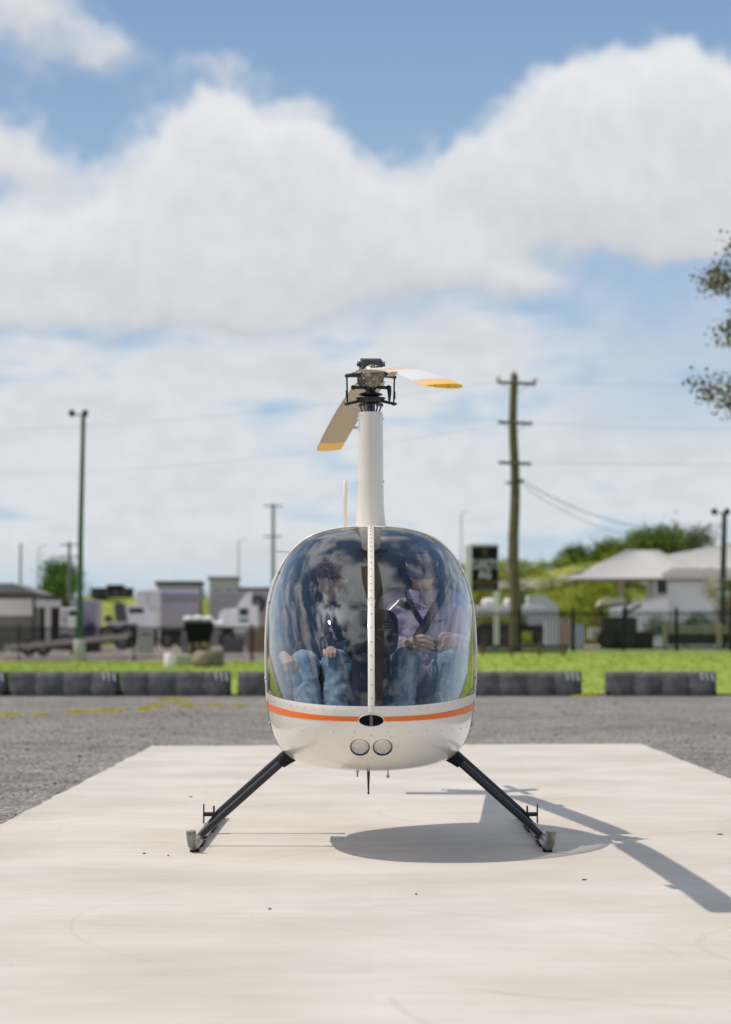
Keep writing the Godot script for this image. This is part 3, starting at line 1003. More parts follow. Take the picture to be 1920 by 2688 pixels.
func _landing_gear(H: Node3D) -> void:
	for sg in [-1.0, 1.0]:
		var st := mb()
		var pts := []
		pts.append(Vector3(sg * 0.955, 0.043, -1.45))
		pts.append(Vector3(sg * 0.957, 0.041, -0.3))
		pts.append(Vector3(sg * 0.957, 0.041, 0.6))
		pts.append(Vector3(sg * 0.958, 0.036, 0.90))
		for k in 7:
			var a := PI / 2 * k / 6.0 * 0.93
			pts.append(Vector3(sg * (0.960 + 0.010 * k / 6.0), 0.036 + 0.055 * (1 - cos(a)), 1.02 + 0.055 * sin(a)))
		pts.append(Vector3(sg * 0.972, 0.118, 1.079))
		var skid := obj("skid_tube", _tube(pts, 0.0270, 16), M.skid, H)
		st = mb()
		box(st, Vector3(sg * 0.958, 0.010, 0.985), Vector3(0.05, 0.018, 0.06), Basis(Vector3.RIGHT, 0.25), 0.004)
		box(st, Vector3(sg * 0.957, 0.008, 0.55), Vector3(0.045, 0.013, 0.30), Basis.IDENTITY, 0.003)
		box(st, Vector3(sg * 0.957, 0.008, -0.5), Vector3(0.045, 0.013, 0.40), Basis.IDENTITY, 0.003)
		obj("skid_shoe", st, M.black_dull, skid)
		st = mb()
		for z in [0.68, -0.17]:
			lathe(st, [[0.0275, -0.012], [0.0305, -0.010], [0.0305, 0.010], [0.0275, 0.012]], Vector3(sg * 0.957, 0.041, z), Basis(Vector3.RIGHT, PI / 2), 16)
		rod(st, Vector3(sg * 0.925, 0.05, 0.68), Vector3(sg * 0.915, 0.055, 0.70), 0.008, -1, 6)
		obj("clamp_ring", st, M.black, skid)
		for front in [true, false]:
			var z: float = 0.62 if front else -0.25
			st = mb()
			var up: float = 0.0 if front else 0.020
			tube(st, [Vector3(sg * 0.948, 0.060, z + 0.01), Vector3(sg * 0.90, 0.105 + up, z), Vector3(sg * 0.53, 0.435 + up, z), Vector3(sg * 0.44, 0.515 + up, z)], [0.0215, 0.0215, 0.0225, 0.024], 14, true, 0.9)
			var leg := obj("leg", st, M.black, H)
			st = mb()
			tube(st, [Vector3(sg * 0.505, 0.457, z), Vector3(sg * 0.475, 0.484, z), Vector3(sg * 0.440, 0.515, z)], [0.030, 0.037, 0.048], 12, true)
			obj("leg_boot", st, M.black_dull, leg)
			if not front:
				st = mb()
				rod(st, Vector3(sg * 0.915, 0.115, z + 0.03), Vector3(sg * 0.985, 0.115, z + 0.03), 0.013, -1, 10)
				box(st, Vector3(sg * 0.988, 0.118, z + 0.03), Vector3(0.007, 0.115, 0.05), Basis.IDENTITY, 0.002)
				box(st, Vector3(sg * 0.928, 0.135, z + 0.03), Vector3(0.010, 0.06, 0.04), Basis.IDENTITY, 0.002)
				obj("wheel_bracket", st, M.black, leg)

func _tube(pts: Array, r: float, sides: int) -> SurfaceTool:
	var st := mb()
	tube(st, pts, r, sides)
	return st

func _tail(H: Node3D) -> void:
	var st := mb()
	tube(st, [Vector3(0, 1.50, -0.85), Vector3(0, 1.55, -1.4), Vector3(0, 1.76, -4.25), Vector3(0, 1.77, -4.45)], [0.135, 0.12, 0.062, 0.05], 20)
	obj("tail_boom", st, M.white, H)
	var airfoil := func(s: SurfaceTool, root: Vector3, tip: Vector3, c0: float, c1: float, back: Vector3, th: float):
		var up: Vector3 = back.cross(tip - root).normalized()
		grid(s, 16, 2, func(u: float, w: float):
			var a: float = u * TAU
			var ch := lerpf(c0, c1, w)
			return root.lerp(tip, w) + back * (0.5 - 0.5 * cos(a)) * ch + up * sin(a) * th * ch * (0.6 + 0.4 * cos(a)), func(p: Vector3): return root.lerp(tip, 0.5) + back * c0 * 0.4)
	st = mb()
	airfoil.call(st, Vector3(0, 1.75, -3.85), Vector3(-0.70, 1.805, -3.90), 0.30, 0.26, Vector3(0, 0, -1), 0.05)
	obj("stabilizer", st, M.white, H)
	st = mb()
	airfoil.call(st, Vector3(0, 1.72, -3.95), Vector3(0, 2.36, -4.40), 0.42, 0.22, Vector3(0, 0, -1), 0.06)
	airfoil.call(st, Vector3(0, 1.74, -3.95), Vector3(0, 1.10, -4.20), 0.42, 0.26, Vector3(0, 0, -1), 0.06)
	obj("tail_fin", st, M.white, H)
	st = mb()
	tube(st, [Vector3(0, 1.13, -4.15), Vector3(0, 1.04, -4.30), Vector3(0, 1.03, -4.5), Vector3(0, 1.16, -4.60)], 0.008, 8)
	obj("tail_skid", st, M.black, H)
	st = mb()
	rod(st, Vector3(0, 1.77, -4.42), Vector3(0.17, 1.77, -4.42), 0.035, 0.025, 12)
	var tr := obj("tail_rotor", st, M.grey_metal, H)
	for sg in [-1.0, 1.0]:
		st = mb()
		box(st, Vector3(0.165, 1.77, -4.42) + Basis(Vector3.RIGHT, 1.35) * Vector3(0, sg * 0.31, 0), Vector3(0.012, 0.45, 0.10), Basis(Vector3.RIGHT, 1.35), 0.004)
		obj("blade", st, M.blade_top, tr)

# ------------------------------------------------------------------ the ground
func ground_y(x: float, z: float) -> float:
	var t := clampf((-z - 34.0) / 50.0, 0, 1)
	t = t * t * (3 - 2 * t)
	var back := smoothstep(-107.0, -135.0, z) * 0.42
	return t * lerpf(-0.11 + back, 0.48, smoothstep(-5.0, 4.5, x))

func sheet(nx: int, nz: int, x0: float, x1: float, z0: float, z1: float, lift: float) -> SurfaceTool:
	var st := mb()
	grid(st, nx, nz, func(u: float, w: float):
		var x: float = lerpf(x0, x1, u)
		var z: float = lerpf(z0, z1, w)
		return Vector3(x, ground_y(x, z) + lift, z), func(p: Vector3): return p - Vector3(0, 5, 0))
	return st

func _ground() -> void:
	# concrete: broom-finished across, with pale blotches and tyre marks
	var sz := 2048
	var streak := noise_image(sz, 0.25, 2, 21, FastNoiseLite.TYPE_SIMPLEX_SMOOTH, 64, 1)
	var coarse := noise_image(1024, 0.006, 5, 8)
	coarse.resize(sz, sz, Image.INTERPOLATE_CUBIC)
	var spots := noise_image(1024, 0.11, 2, 14)
	spots.resize(sz, sz, Image.INTERPOLATE_CUBIC)
	var a := streak.get_data()
	var b := coarse.get_data()
	var s := spots.get_data()
	var out := PackedByteArray()
	out.resize(sz * sz * 3)
	for k in range(0, sz * sz * 3, 3):
		var l: float = 0.93 + (a[k] - 128) * 0.00042 + (b[k] - 128) * 0.00030
		if s[k] > 228: l -= (s[k] - 228) * 0.006
		out[k] = int(clampf(l * 224.0, 0, 255))
		out[k + 1] = int(clampf(l * 217.0 + (b[k] - 128) * 0.012, 0, 255))
		out[k + 2] = int(clampf(l * 208.5 + (b[k] - 128) * 0.035, 0, 255))
	var cm := tri_tex(mat(1, 1, 1, 0.82), Image.create_from_data(sz, sz, false, Image.FORMAT_RGB8, out), Vector3(0.11, 0.11, 0.11))
	cm.metallic_specular = 0.35
	bump(cm, streak, 0.25)
	# faint curved wash stains on a second layer
	var stain := ramp(noise_image(1024, 0.004, 5, 91), Color(0.92, 0.915, 0.91), Color(1, 1, 1), 0.22, 0.62)
	var ar := RandomNumberGenerator.new()
	ar.seed = 17
	for k in 26:
		# arcs left by wheels that turned on the slab
		var c := Vector2(ar.randf() * 1024, ar.randf() * 1024)
		var rad := ar.randf_range(90, 330)
		var a0 := ar.randf() * TAU
		var span := ar.randf_range(0.5, 2.2)
		var wide := ar.randi_range(1, 4)
		var n := int(rad * span * 1.3)
		var deep := ar.randf_range(0.955, 0.985)
		for i in n:
			var an := a0 + span * i / n
			for q in wide:
				var px := posmod(int(c.x + cos(an) * (rad + q)), 1024)
				var py := posmod(int(c.y + sin(an) * (rad + q)), 1024)
				var pc := stain.get_pixel(px, py)
				stain.set_pixel(px, py, Color(pc.r * deep, pc.g * deep, pc.b * deep) if pc.g > 0.84 else pc)
	cm.detail_enabled = true
	cm.detail_blend_mode = BaseMaterial3D.BLEND_MODE_MUL
	cm.detail_albedo = ImageTexture.create_from_image(stain)
	cm.detail_uv_layer = BaseMaterial3D.DETAIL_UV_2
	cm.uv2_triplanar = true
	cm.uv2_world_triplanar = true
	cm.uv2_scale = Vector3(0.12, 0.12, 0.12)
	M.concrete = cm
	var st := mb(false)
	# the slab has slightly ragged edges
	var rng := RandomNumberGenerator.new()
	rng.seed = 4
	var edge := []
	for k in 90: edge.append(Vector2(-2.30 + rng.randf_range(-0.012, 0.012), lerpf(12.5, -11.75, k / 89.0)))
	for k in 24: edge.append(Vector2(lerpf(-2.28, 2.96, k / 23.0), -11.75 - 0.55 * k / 23.0 + rng.randf_range(-0.015, 0.015)))
	for k in 90: edge.append(Vector2(2.955 + rng.randf_range(-0.012, 0.012), lerpf(-12.3, 12.5, k / 89.0)))
	var idx := Geometry2D.triangulate_polygon(PackedVector2Array(edge))
	for k in range(0, idx.size(), 3):
		tri(st, Vector3(edge[idx[k]].x, 0, edge[idx[k]].y), Vector3(edge[idx[k + 1]].x, 0, edge[idx[k + 1]].y), Vector3(edge[idx[k + 2]].x, 0, edge[idx[k + 2]].y), Vector3(edge[idx[k]].x, -5, edge[idx[k]].y))
	for k in edge.size():
		var p: Vector2 = edge[k]
		var q: Vector2 = edge[(k + 1) % edge.size()]
		quad(st, Vector3(p.x, 0, p.y), Vector3(q.x, 0, q.y), Vector3(q.x, -0.1, q.y), Vector3(p.x, -0.1, p.y), Vector3(0, -0.05, 0))
	var pad := struct("concrete_pad", st, cm)
	for c in [[Vector2(-2.28, 3.35), Vector2(-0.2, 4.15), 1], [Vector2(2.94, 5.4), Vector2(1.2, 4.9), 2], [Vector2(-2.28, -4.6), Vector2(-1.0, -5.2), 3], [Vector2(0.3, 6.2), Vector2(1.5, 6.9), 4]]:
		var cr := RandomNumberGenerator.new()
		cr.seed = c[2]
		st = mb(false)
		var last: Vector2 = c[0]
		for k in 30:
			var nx: Vector2 = (c[0] as Vector2).lerp(c[1], (k + 1) / 30.0) + Vector2(cr.randf_range(-0.02, 0.02), cr.randf_range(-0.03, 0.03))
			var w: float = 0.0016 * (1.0 - k / 34.0) + 0.0004
			var sd2 := (nx - last).normalized().orthogonal() * w
			quad(st, Vector3(last.x - sd2.x, 0.003, last.y - sd2.y), Vector3(last.x + sd2.x, 0.003, last.y + sd2.y), Vector3(nx.x + sd2.x, 0.003, nx.y + sd2.y), Vector3(nx.x - sd2.x, 0.003, nx.y - sd2.y), Vector3(last.x, -1, last.y))
			last = nx
		obj("hairline_crack", st, mat(0.27, 0.25, 0.23, 0.95), pad)
	# asphalt: worn chip seal, coarse stone over soft patches
	var ai := noise_image(2048, 0.21, 3, 33)
	var am := noise_image(2048, 0.055, 3, 36).get_data()
	var al := noise_image(1024, 0.012, 5, 35)
	al.resize(2048, 2048, Image.INTERPOLATE_CUBIC)
	var ad := ai.get_data()
	var bd := al.get_data()
	var o2 := PackedByteArray()
	o2.resize(ad.size())
	for k in range(0, ad.size(), 3):
		var v: float = 0.53 + (ad[k] - 128) * 0.0020 + (am[k] - 128) * 0.0026 + (bd[k] - 128) * 0.0008
		if ad[k] > 190: v += 0.12
		elif ad[k] < 66: v -= 0.12
		if am[k] > 196: v += 0.10
		elif am[k] < 60: v -= 0.16
		var g := int(clampf(v * 255.0, 20, 230))
		o2[k] = g
		o2[k + 1] = int(g * 0.975)
		o2[k + 2] = int(g * 0.945)
	M.asphalt = tri_tex(mat(1, 1, 1, 0.92), Image.create_from_data(2048, 2048, false, Image.FORMAT_RGB8, o2), Vector3(0.137, 0.137, 0.137))
	M.asphalt.metallic_specular = 0.3
	bump(M.asphalt, ai, 0.9)
	M.asphalt.detail_enabled = true
	M.asphalt.detail_blend_mode = BaseMaterial3D.BLEND_MODE_MUL
	M.asphalt.detail_albedo = ImageTexture.create_from_image(ramp(noise_image(512, 0.012, 5, 38), Color(0.82, 0.82, 0.815), Color(1.0, 1.0, 1.0), 0.25, 0.6))
	M.asphalt.detail_uv_layer = BaseMaterial3D.DETAIL_UV_2
	M.asphalt.uv2_triplanar = true
	M.asphalt.uv2_world_triplanar = true
	M.asphalt.uv2_scale = Vector3(0.037, 0.037, 0.037)
	st = mb()
	grid(st, 30, 30, func(u: float, w: float):
		var x: float = lerpf(-40, 40, u)
		var z: float = lerpf(60, -35.2, w)
		return Vector3(x, -0.035, z), func(p: Vector3): return p - Vector3(0, 5, 0))
	struct("asphalt", st, M.asphalt)
	# far ground: one sheet to the horizon
	M.earth = tri_tex(mat(1, 1, 1, 0.95), ramp(noise_image(512, 0.01, 5, 41), Color(0.10, 0.12, 0.05), Color(0.22, 0.20, 0.12), 0.2, 0.8), Vector3(0.02, 0.02, 0.02))
	st = mb()
	grid(st, 60, 60, func(u: float, w: float):
		var x: float = signf(u - 0.5) * pow(absf(u - 0.5) * 2.0, 3.0) * 3000.0
		var z: float = -60.0 - signf(w - 0.5) * pow(absf(w - 0.5) * 2.0, 3.0) * 3000.0
		return Vector3(x, ground_y(x, z) - 0.30, z), func(p: Vector3): return p - Vector3(0, 50, 0))
	struct("ground", st, M.earth)
	M.yard = tri_tex(mat(1, 1, 1, 0.95), ramp(noise_image(512, 0.03, 5, 47), Color(0.33, 0.285, 0.26), Color(0.52, 0.46, 0.42), 0.2, 0.8), Vector3(0.08, 0.08, 0.08))
	struct("gravel_yard", sheet(40, 40, -60, 60, -80, -190, -0.06), M.yard)
	# lawn behind the barriers
	M.lawn = tri_tex(mat(1, 1, 1, 0.9), ramp(noise_image(512, 0.02, 5, 51), Color(0.195, 0.33, 0.035), Color(0.37, 0.385, 0.085), 0.30, 0.80), Vector3(0.055, 0.055, 0.055))
	struct("lawn", sheet(40, 60, -40, 40, -35.0, -107, 0.0), M.lawn)
	# blades of grass on the lawn, one mass
	var bl := mb(false)
	for k in 3:
		var an := TAU * k / 3.0
		var dx := Vector3(cos(an), 0, sin(an))
		tri(bl, dx * 0.022, -dx * 0.022, Vector3(cos(an * 2.0) * 0.09, 0.075, sin(an * 1.5) * 0.09), Vector3(0, 0, -1))
	var bm := mat(0.2, 0.36, 0.05, 0.8)
	bm.vertex_color_use_as_albedo = true
	bm.albedo_color = Color.WHITE
	bm.backlight_enabled = true
	bm.backlight = Color(0.4, 0.4, 0.2)
	var places := []
	var cols := []
	for k in 16000:
		var z := -35.3 - pow(rng.randf(), 0.8) * 69.0
		var x := rng.randf_range(-21, 21)
		if z < -82.0 and x > 2.5: continue
		var sc := rng.randf_range(0.5, 1.2)
		places.append(Transform3D(Basis(Vector3.UP, rng.randf() * TAU).scaled(Vector3(sc, sc * rng.randf_range(0.6, 1.3), sc)), Vector3(x, ground_y(x, z) - 0.01, z)))
		var dry := rng.randf()
		cols.append(Color(0.26, 0.40, 0.06).lerp(Color(0.44, 0.45, 0.11), dry * dry))
	tag(scatter("lawn_grass", done(bl), bm, places, self, cols), "bright green mown grass behind the row of black barriers", "grass", "", "stuff")
	# weeds growing through the asphalt
	var wd := [[-5.44, -22.9, 0.22, 0.3], [-4.97, -22.9, 0.12, 0.25], [-4.51, -24.2, 0.26, 0.35], [-4.12, -24.9, 0.26, 0.35], [-3.59, -31.1, 0.38, 0.5], [-3.56, -26.8, 0.24, 0.35], [-3.05, -27.6, 0.20, 0.35], [-3.6, -25.1, 0.12, 0.25], [-2.19, -27.3, 0.12, 0.25], [4.29, -34.15, 0.26, 0.3], [-2.6, -27.6, 0.14, 0.2]]
	for w in wd:
		places = []
		cols = []
		for k in int(60 + 1100 * w[2]):
			var r := sqrt(rng.randf())
			var an := rng.randf() * TAU
			var sc := rng.randf_range(0.4, 1.1) * (1.15 - r * 0.7)
			places.append(Transform3D(Basis(Vector3.UP, rng.randf() * TAU).scaled(Vector3(sc, sc * 0.8, sc)), Vector3(w[0] + cos(an) * r * w[2], -0.04, w[1] + sin(an) * r * w[3])))
			cols.append(Color(0.48, 0.60, 0.08).lerp(Color(0.85, 0.66, 0.10), clampf(rng.randf() * 0.5 + r * 0.6, 0, 1)))
		tag(scatter("weed_patch", done_copy(bl), bm, places, self, cols), "low green and yellow weeds growing through the dark asphalt", "weeds", "weed patches in the asphalt", "stuff")
	# loose stones and bits on the asphalt
	var stn := mb(false)
	ball(stn, Vector3.ZERO, Vector3(1.0, 0.6, 0.8), Basis.IDENTITY, 6, 4)
	var sm := mat(1, 1, 1, 0.9)
	sm.vertex_color_use_as_albedo = true
	places = []
	cols = []
	for k in 12000:
		var z := 9.0 - rng.randf() * 36.0
		var x := -2.33 - pow(rng.randf(), 1.3) * 7.0 if rng.randf() < 0.6 else 2.99 + pow(rng.randf(), 1.3) * 7.0
		if rng.randf() < 0.25:
			x = rng.randf_range(-8, 8)
			z = rng.randf_range(-12.7, -34)
		var sc := rng.randf_range(0.004, 0.013)
		if rng.randf() < 0.03: sc *= 2.2
		places.append(Transform3D(Basis(Vector3(rng.randf(), 1, rng.randf()).normalized(), rng.randf() * TAU).scaled(Vector3.ONE * sc), Vector3(x, -0.034, z)))
		var g := 0.05 + 0.42 * pow(rng.randf(), 2.0)
		cols.append(Color(g, g * 0.97, g * 0.93))
	tag(scatter("loose_gravel", done(stn), sm, places, self, cols), "loose grey gravel scattered over the dark asphalt", "gravel", "", "stuff")
	# small dark crumbs and a leaf on the pad
	for p in [[2.06, -0.15, 0.022, 0.008], [-1.22, 1.12, 0.010, 0.010], [-1.08, 1.25, 0.006, 0.006], [1.02, 2.55, 0.014, 0.004], [-0.44, 3.8, 0.005, 0.009], [-1.3, -3.5, 0.02, 0.012], [0.2, 3.2, 0.008, 0.004]]:
		st = mb()
		ball(st, Vector3.ZERO, Vector3(p[2], 0.004, p[3]), Basis(Vector3.UP, p[0] * 3.0), 8, 4)
		var o := obj("leaf_litter", st, mat(0.10, 0.095, 0.07, 0.9))
		o.position = Vector3(p[0], 0.003, p[1])
		tag(o, "small dark scrap of leaf litter lying on the pale concrete", "litter", "scraps on the pad")

func done_copy(st: SurfaceTool) -> ArrayMesh:
	return st.commit()

# ------------------------------------------------------------------ people: bodies as one smooth field, meshed with surface nets
class Field:
	var lo: Vector3
	var cell: float
	var n: Vector3i
	var f: PackedFloat32Array
	var k: float

func field(bones: Array, cell: float, k: float, noise_amp := 0.0, noise_freq := 20.0, seed_ := 1) -> Field:
	# bones: [from, to, radius from, radius to]; distances join with a smooth minimum
	var F := Field.new()
	F.cell = cell
	F.k = k
	var lo := Vector3.ONE * 1e9
	var hi := -lo
	for b in bones:
		var r: float = maxf(b[2], b[3]) + cell * 3.0 + 0.6 / k
		lo = lo.min(b[0] - Vector3.ONE * r).min(b[1] - Vector3.ONE * r)
		hi = hi.max(b[0] + Vector3.ONE * r).max(b[1] + Vector3.ONE * r)
	F.lo = lo
	var d := (hi - lo) / cell
	var nx := int(d.x) + 2
	var ny := int(d.y) + 2
	var nz := int(d.z) + 2
	F.n = Vector3i(nx, ny, nz)
	var f := PackedFloat32Array()
	f.resize(nx * ny * nz)
	for b in bones:
		var a: Vector3 = b[0]
		var ab: Vector3 = b[1] - b[0]
		var ra: float = b[2]
		var dr: float = b[3] - b[2]
		var l2 := maxf(ab.length_squared(), 1e-9)
		var reach := maxf(b[2], b[3]) + 2.2 / k + cell
		var m0 := ((a.min(b[1]) - Vector3.ONE * reach - lo) / cell).max(Vector3.ZERO)
		var m1 := (a.max(b[1]) + Vector3.ONE * reach - lo) / cell
		var x1 := mini(int(m1.x) + 1, nx)
		var y1 := mini(int(m1.y) + 1, ny)
		var z1 := mini(int(m1.z) + 1, nz)
		for z in range(int(m0.z), z1):
			for y in range(int(m0.y), y1):
				var at := (z * ny + y) * nx
				for x in range(int(m0.x), x1):
					var pa := lo + Vector3(x, y, z) * cell - a
					var t := clampf(pa.dot(ab) / l2, 0.0, 1.0)
					var q := (ra + dr * t) - (pa - ab * t).length()
					if q * k > -4.0:
						f[at + x] += exp(minf(q * k, 30.0))
	var nz_ := FastNoiseLite.new()
	nz_.seed = seed_
	nz_.frequency = 1.0
	nz_.fractal_octaves = 3
	for i in f.size():
		if f[i] > 0.0:
			var v := log(f[i]) / k
			if noise_amp > 0.0 and absf(v) < noise_amp * 2.0 + cell * 2.0:
				var z := i / (nx * ny)
				var y := (i / nx) % ny
				var x := i % nx
				v += noise_amp * nz_.get_noise_3d((lo.x + x * cell) * noise_freq, (lo.y + y * cell) * noise_freq * 1.5, (lo.z + z * cell) * noise_freq)
			f[i] = v
		else:
			f[i] = -1.0
	F.f = f
	return F

func net(st: SurfaceTool, F: Field, color = null, keep = null) -> void:
	# one vertex in each cell that the surface crosses, one quad round each crossed edge
	var nx := F.n.x
	var ny := F.n.y
	var nz := F.n.z
	var f := F.f
	var vid := PackedInt32Array()
	vid.resize(f.size())
	vid.fill(-1)
	var verts := PackedVector3Array()
	var offs := [0, 1, nx, nx + 1, nx * ny, nx * ny + 1, nx * ny + nx, nx * ny + nx + 1]
	var edges := [[0, 1], [2, 3], [4, 5], [6, 7], [0, 2], [1, 3], [4, 6], [5, 7], [0, 4], [1, 5], [2, 6], [3, 7]]
	var corner := []
	for c in 8: corner.append(Vector3(c & 1, (c >> 1) & 1, c >> 2))
	for z in nz - 1:
		for y in ny - 1:
			var base := (z * ny + y) * nx
			for x in nx - 1:
				var i := base + x
				var s0 := f[i] > 0.0
				if s0 == (f[i + 1] > 0.0) and s0 == (f[i + offs[2]] > 0.0) and s0 == (f[i + offs[3]] > 0.0) and s0 == (f[i + offs[4]] > 0.0) and s0 == (f[i + offs[5]] > 0.0) and s0 == (f[i + offs[6]] > 0.0) and s0 == (f[i + offs[7]] > 0.0):
					continue
				var sum := Vector3.ZERO
				var cnt := 0
				for e in edges:
					var a := f[i + offs[e[0]]]
					var b := f[i + offs[e[1]]]
					if (a > 0.0) != (b > 0.0):
						if a < -0.5: a = -b
						if b < -0.5: b = -a
						sum += (corner[e[0]] as Vector3).lerp(corner[e[1]], a / (a - b))
						cnt += 1
				vid[i] = verts.size()
				verts.append(F.lo + (Vector3(x, y, z) + sum / cnt) * F.cell)
	var step := [1, nx, nx * ny]
	st.set_smooth_group(0)
	for z in range(1, nz - 1):
		for y in range(1, ny - 1):
			var base := (z * ny + y) * nx
			for x in range(1, nx - 1):
				var i := base + x
				var s0 := f[i] > 0.0
				for ax in 3:
					if s0 == (f[i + step[ax]] > 0.0):
						continue
					var u: int = step[(ax + 1) % 3]
					var w: int = step[(ax + 2) % 3]
					var q := [vid[i], vid[i - u], vid[i - u - w], vid[i - w]]
					if q.min() < 0: continue
					if keep != null and not keep.call((verts[q[0]] + verts[q[2]]) / 2.0): continue
					# the edge runs out of the body when s0: order the quad clockwise seen from outside
					var order := [0, 2, 1, 0, 3, 2] if s0 else [0, 1, 2, 0, 2, 3]
					for o in order:
						var p := verts[q[o]]
						if color != null: st.set_color(color.call(p))
						st.add_vertex(p)

func surface_z(F: Field, x: float, y: float, z_from: float) -> float:
	# the front of a field at (x, y), looking towards -z
	var i := clampi(int(roundf((x - F.lo.x) / F.cell)), 0, F.n.x - 1)
	var j := clampi(int(roundf((y - F.lo.y) / F.cell)), 0, F.n.y - 1)
	var k := clampi(int((z_from - F.lo.z) / F.cell), 0, F.n.z - 1)
	while k > 0:
		var v := F.f[(k * F.n.y + j) * F.n.x + i]
		if v > 0.0:
			var b := F.f[(mini(k + 1, F.n.z - 1) * F.n.y + j) * F.n.x + i]
			return F.lo.z + F.cell * (k + (v / (v - b) if b > -0.5 else 0.5))
		k -= 1
	return F.lo.z

func mirrored(b: Array, cx: float) -> Array:
	return b

func head_bones(c: Vector3, B: Basis) -> Array:
	# B: x to the right, y up, z out of the face
	var out := []
	for b in [
		[[0, 0.022, -0.030], [0, 0.024, 0.018], 0.079, 0.074], [[-0.016, 0.01, 0.02], [0.016, 0.01, 0.02], 0.066, 0.066],
		[[0, -0.03, 0.030], [0, -0.092, 0.058], 0.056, 0.030], [[-0.045, -0.055, 0.022], [-0.020, -0.098, 0.056], 0.026, 0.020], [[0.045, -0.055, 0.022], [0.020, -0.098, 0.056], 0.026, 0.020],
		[[-0.036, -0.028, 0.062], [-0.030, -0.045, 0.064], 0.022, 0.018], [[0.036, -0.028, 0.062], [0.030, -0.045, 0.064], 0.022, 0.018],
		[[-0.036, 0.018, 0.072], [0.036, 0.018, 0.072], 0.016, 0.016],
		[[0, 0.004, 0.088], [0, -0.032, 0.109], 0.009, 0.012], [[-0.011, -0.036, 0.096], [0.011, -0.036, 0.096], 0.008, 0.008],
		[[-0.019, -0.062, 0.088], [0.019, -0.062, 0.088], 0.008, 0.008], [[-0.015, -0.073, 0.088], [0.015, -0.073, 0.088], 0.008, 0.008],
		[[-0.079, 0.018, -0.006], [-0.075, -0.026, 0.002], 0.014, 0.010], [[0.079, 0.018, -0.006], [0.075, -0.026, 0.002], 0.014, 0.010]]:
		out.append([c + B * Vector3(b[0][0], b[0][1], b[0][2]), c + B * Vector3(b[1][0], b[1][1], b[1][2]), b[2], b[3]])
	return out

func chain(pts: Array, radii: Array) -> Array:
	var out := []
	for i in pts.size() - 1:
		out.append([pts[i], pts[i + 1], radii[i], radii[i + 1]])
	return out

func cloth(tex: Image, scale: float, rough := 0.9) -> StandardMaterial3D:
	var m := tri_tex(mat(1, 1, 1, rough), tex, Vector3.ONE * scale, false)
	m.metallic_specular = 0.2
	m.rim_enabled = true
	m.rim = 0.25
	return m

func ribbon(F: Field, pts: Array, width: float, lift: float, dz := 0.0) -> SurfaceTool:
	# a strap laid over the front of a field, pts: (x, y)
	var st := mb()
	var n := 26
	var rows := []
	for i in n + 1:
		var t := float(i) / n * (pts.size() - 1)
		var k := mini(int(t), pts.size() - 2)
		var a: Vector2 = pts[k]
		var b: Vector2 = pts[k + 1]
		var p := a.lerp(b, t - k)
		var s := (b - a).normalized().orthogonal() * width / 2.0
		var row := []
		for j in 5:
			var q := p + s * (j / 2.0 - 1.0)
			row.append(Vector3(q.x, q.y, surface_z(F, q.x, q.y, 1.0) + lift))
		var zm: float = (row[1].z + row[2].z + row[3].z) / 3.0
		for j in 5: row[j].z = maxf(zm, row[j].z * 0.3 + zm * 0.7)
		rows.append(row)
	for pass_ in 3:
		for i in range(1, n):
			for j in 5: rows[i][j].z = maxf(rows[i][j].z, (rows[i - 1][j].z + rows[i + 1][j].z) / 2.0)
	for i in n:
		for j in 4:
			quad(st, rows[i][j], rows[i][j + 1], rows[i + 1][j + 1], rows[i + 1][j], rows[i][j] - Vector3(0, 0, 1))
			quad(st, rows[i][j] - Vector3(0, 0, 0.003), rows[i][j + 1] - Vector3(0, 0, 0.003), rows[i + 1][j + 1] - Vector3(0, 0, 0.003), rows[i + 1][j] - Vector3(0, 0, 0.003), rows[i][j] + Vector3(0, 0, 1))
	return st

func _people() -> void:
	M.skin = mat(1, 1, 1, 0.55)
	M.skin.vertex_color_use_as_albedo = true
	M.skin.subsurf_scatter_enabled = true
	M.skin.subsurf_scatter_strength = 0.06
	var fade := ramp(noise_image(512, 0.007, 5, 61), Color(0.15, 0.25, 0.38), Color(0.34, 0.47, 0.61), 0.1, 0.9)
	M.denim = cloth(fade, 1.6)
	bump(M.denim, noise_image(512, 0.22, 2, 62), 0.05)
	# small check: white threads over lilac
	var chk := Image.create(256, 256, false, Image.FORMAT_RGB8)
	for j in 256:
		for i in 256:
			var a := 1 if (i / 8) % 2 == 0 else 0
			var b := 1 if (j / 8) % 2 == 0 else 0
			var c: Color = [Color(0.60, 0.55, 0.70), Color(0.44, 0.38, 0.56), Color(0.30, 0.23, 0.43)][a + b]
			chk.set_pixel(i, j, c.linear_to_srgb())
	M.gingham = cloth(chk, 9.0)
	M.navy_cloth = cloth(ramp(noise_image(256, 0.05, 4, 64), Color(0.012, 0.018, 0.032), Color(0.028, 0.04, 0.065), 0.2, 0.8), 4.0)
	_pilot()
	_passenger()

const SKIN := Color(0.56, 0.40, 0.31)

func skin_color(lips: Vector3, cheeks: Vector3, hair_line: Vector3) -> Callable:
	return func(p: Vector3) -> Color:
		var c := SKIN
		c = c.lerp(Color(0.42, 0.17, 0.14), clampf(1.0 - (p - lips).length() / 0.022, 0, 1) * 0.55)
		c = c.lerp(Color(0.48, 0.24, 0.18), clampf(1.0 - (p - cheeks).length() / 0.06, 0, 1) * 0.5)
		return c

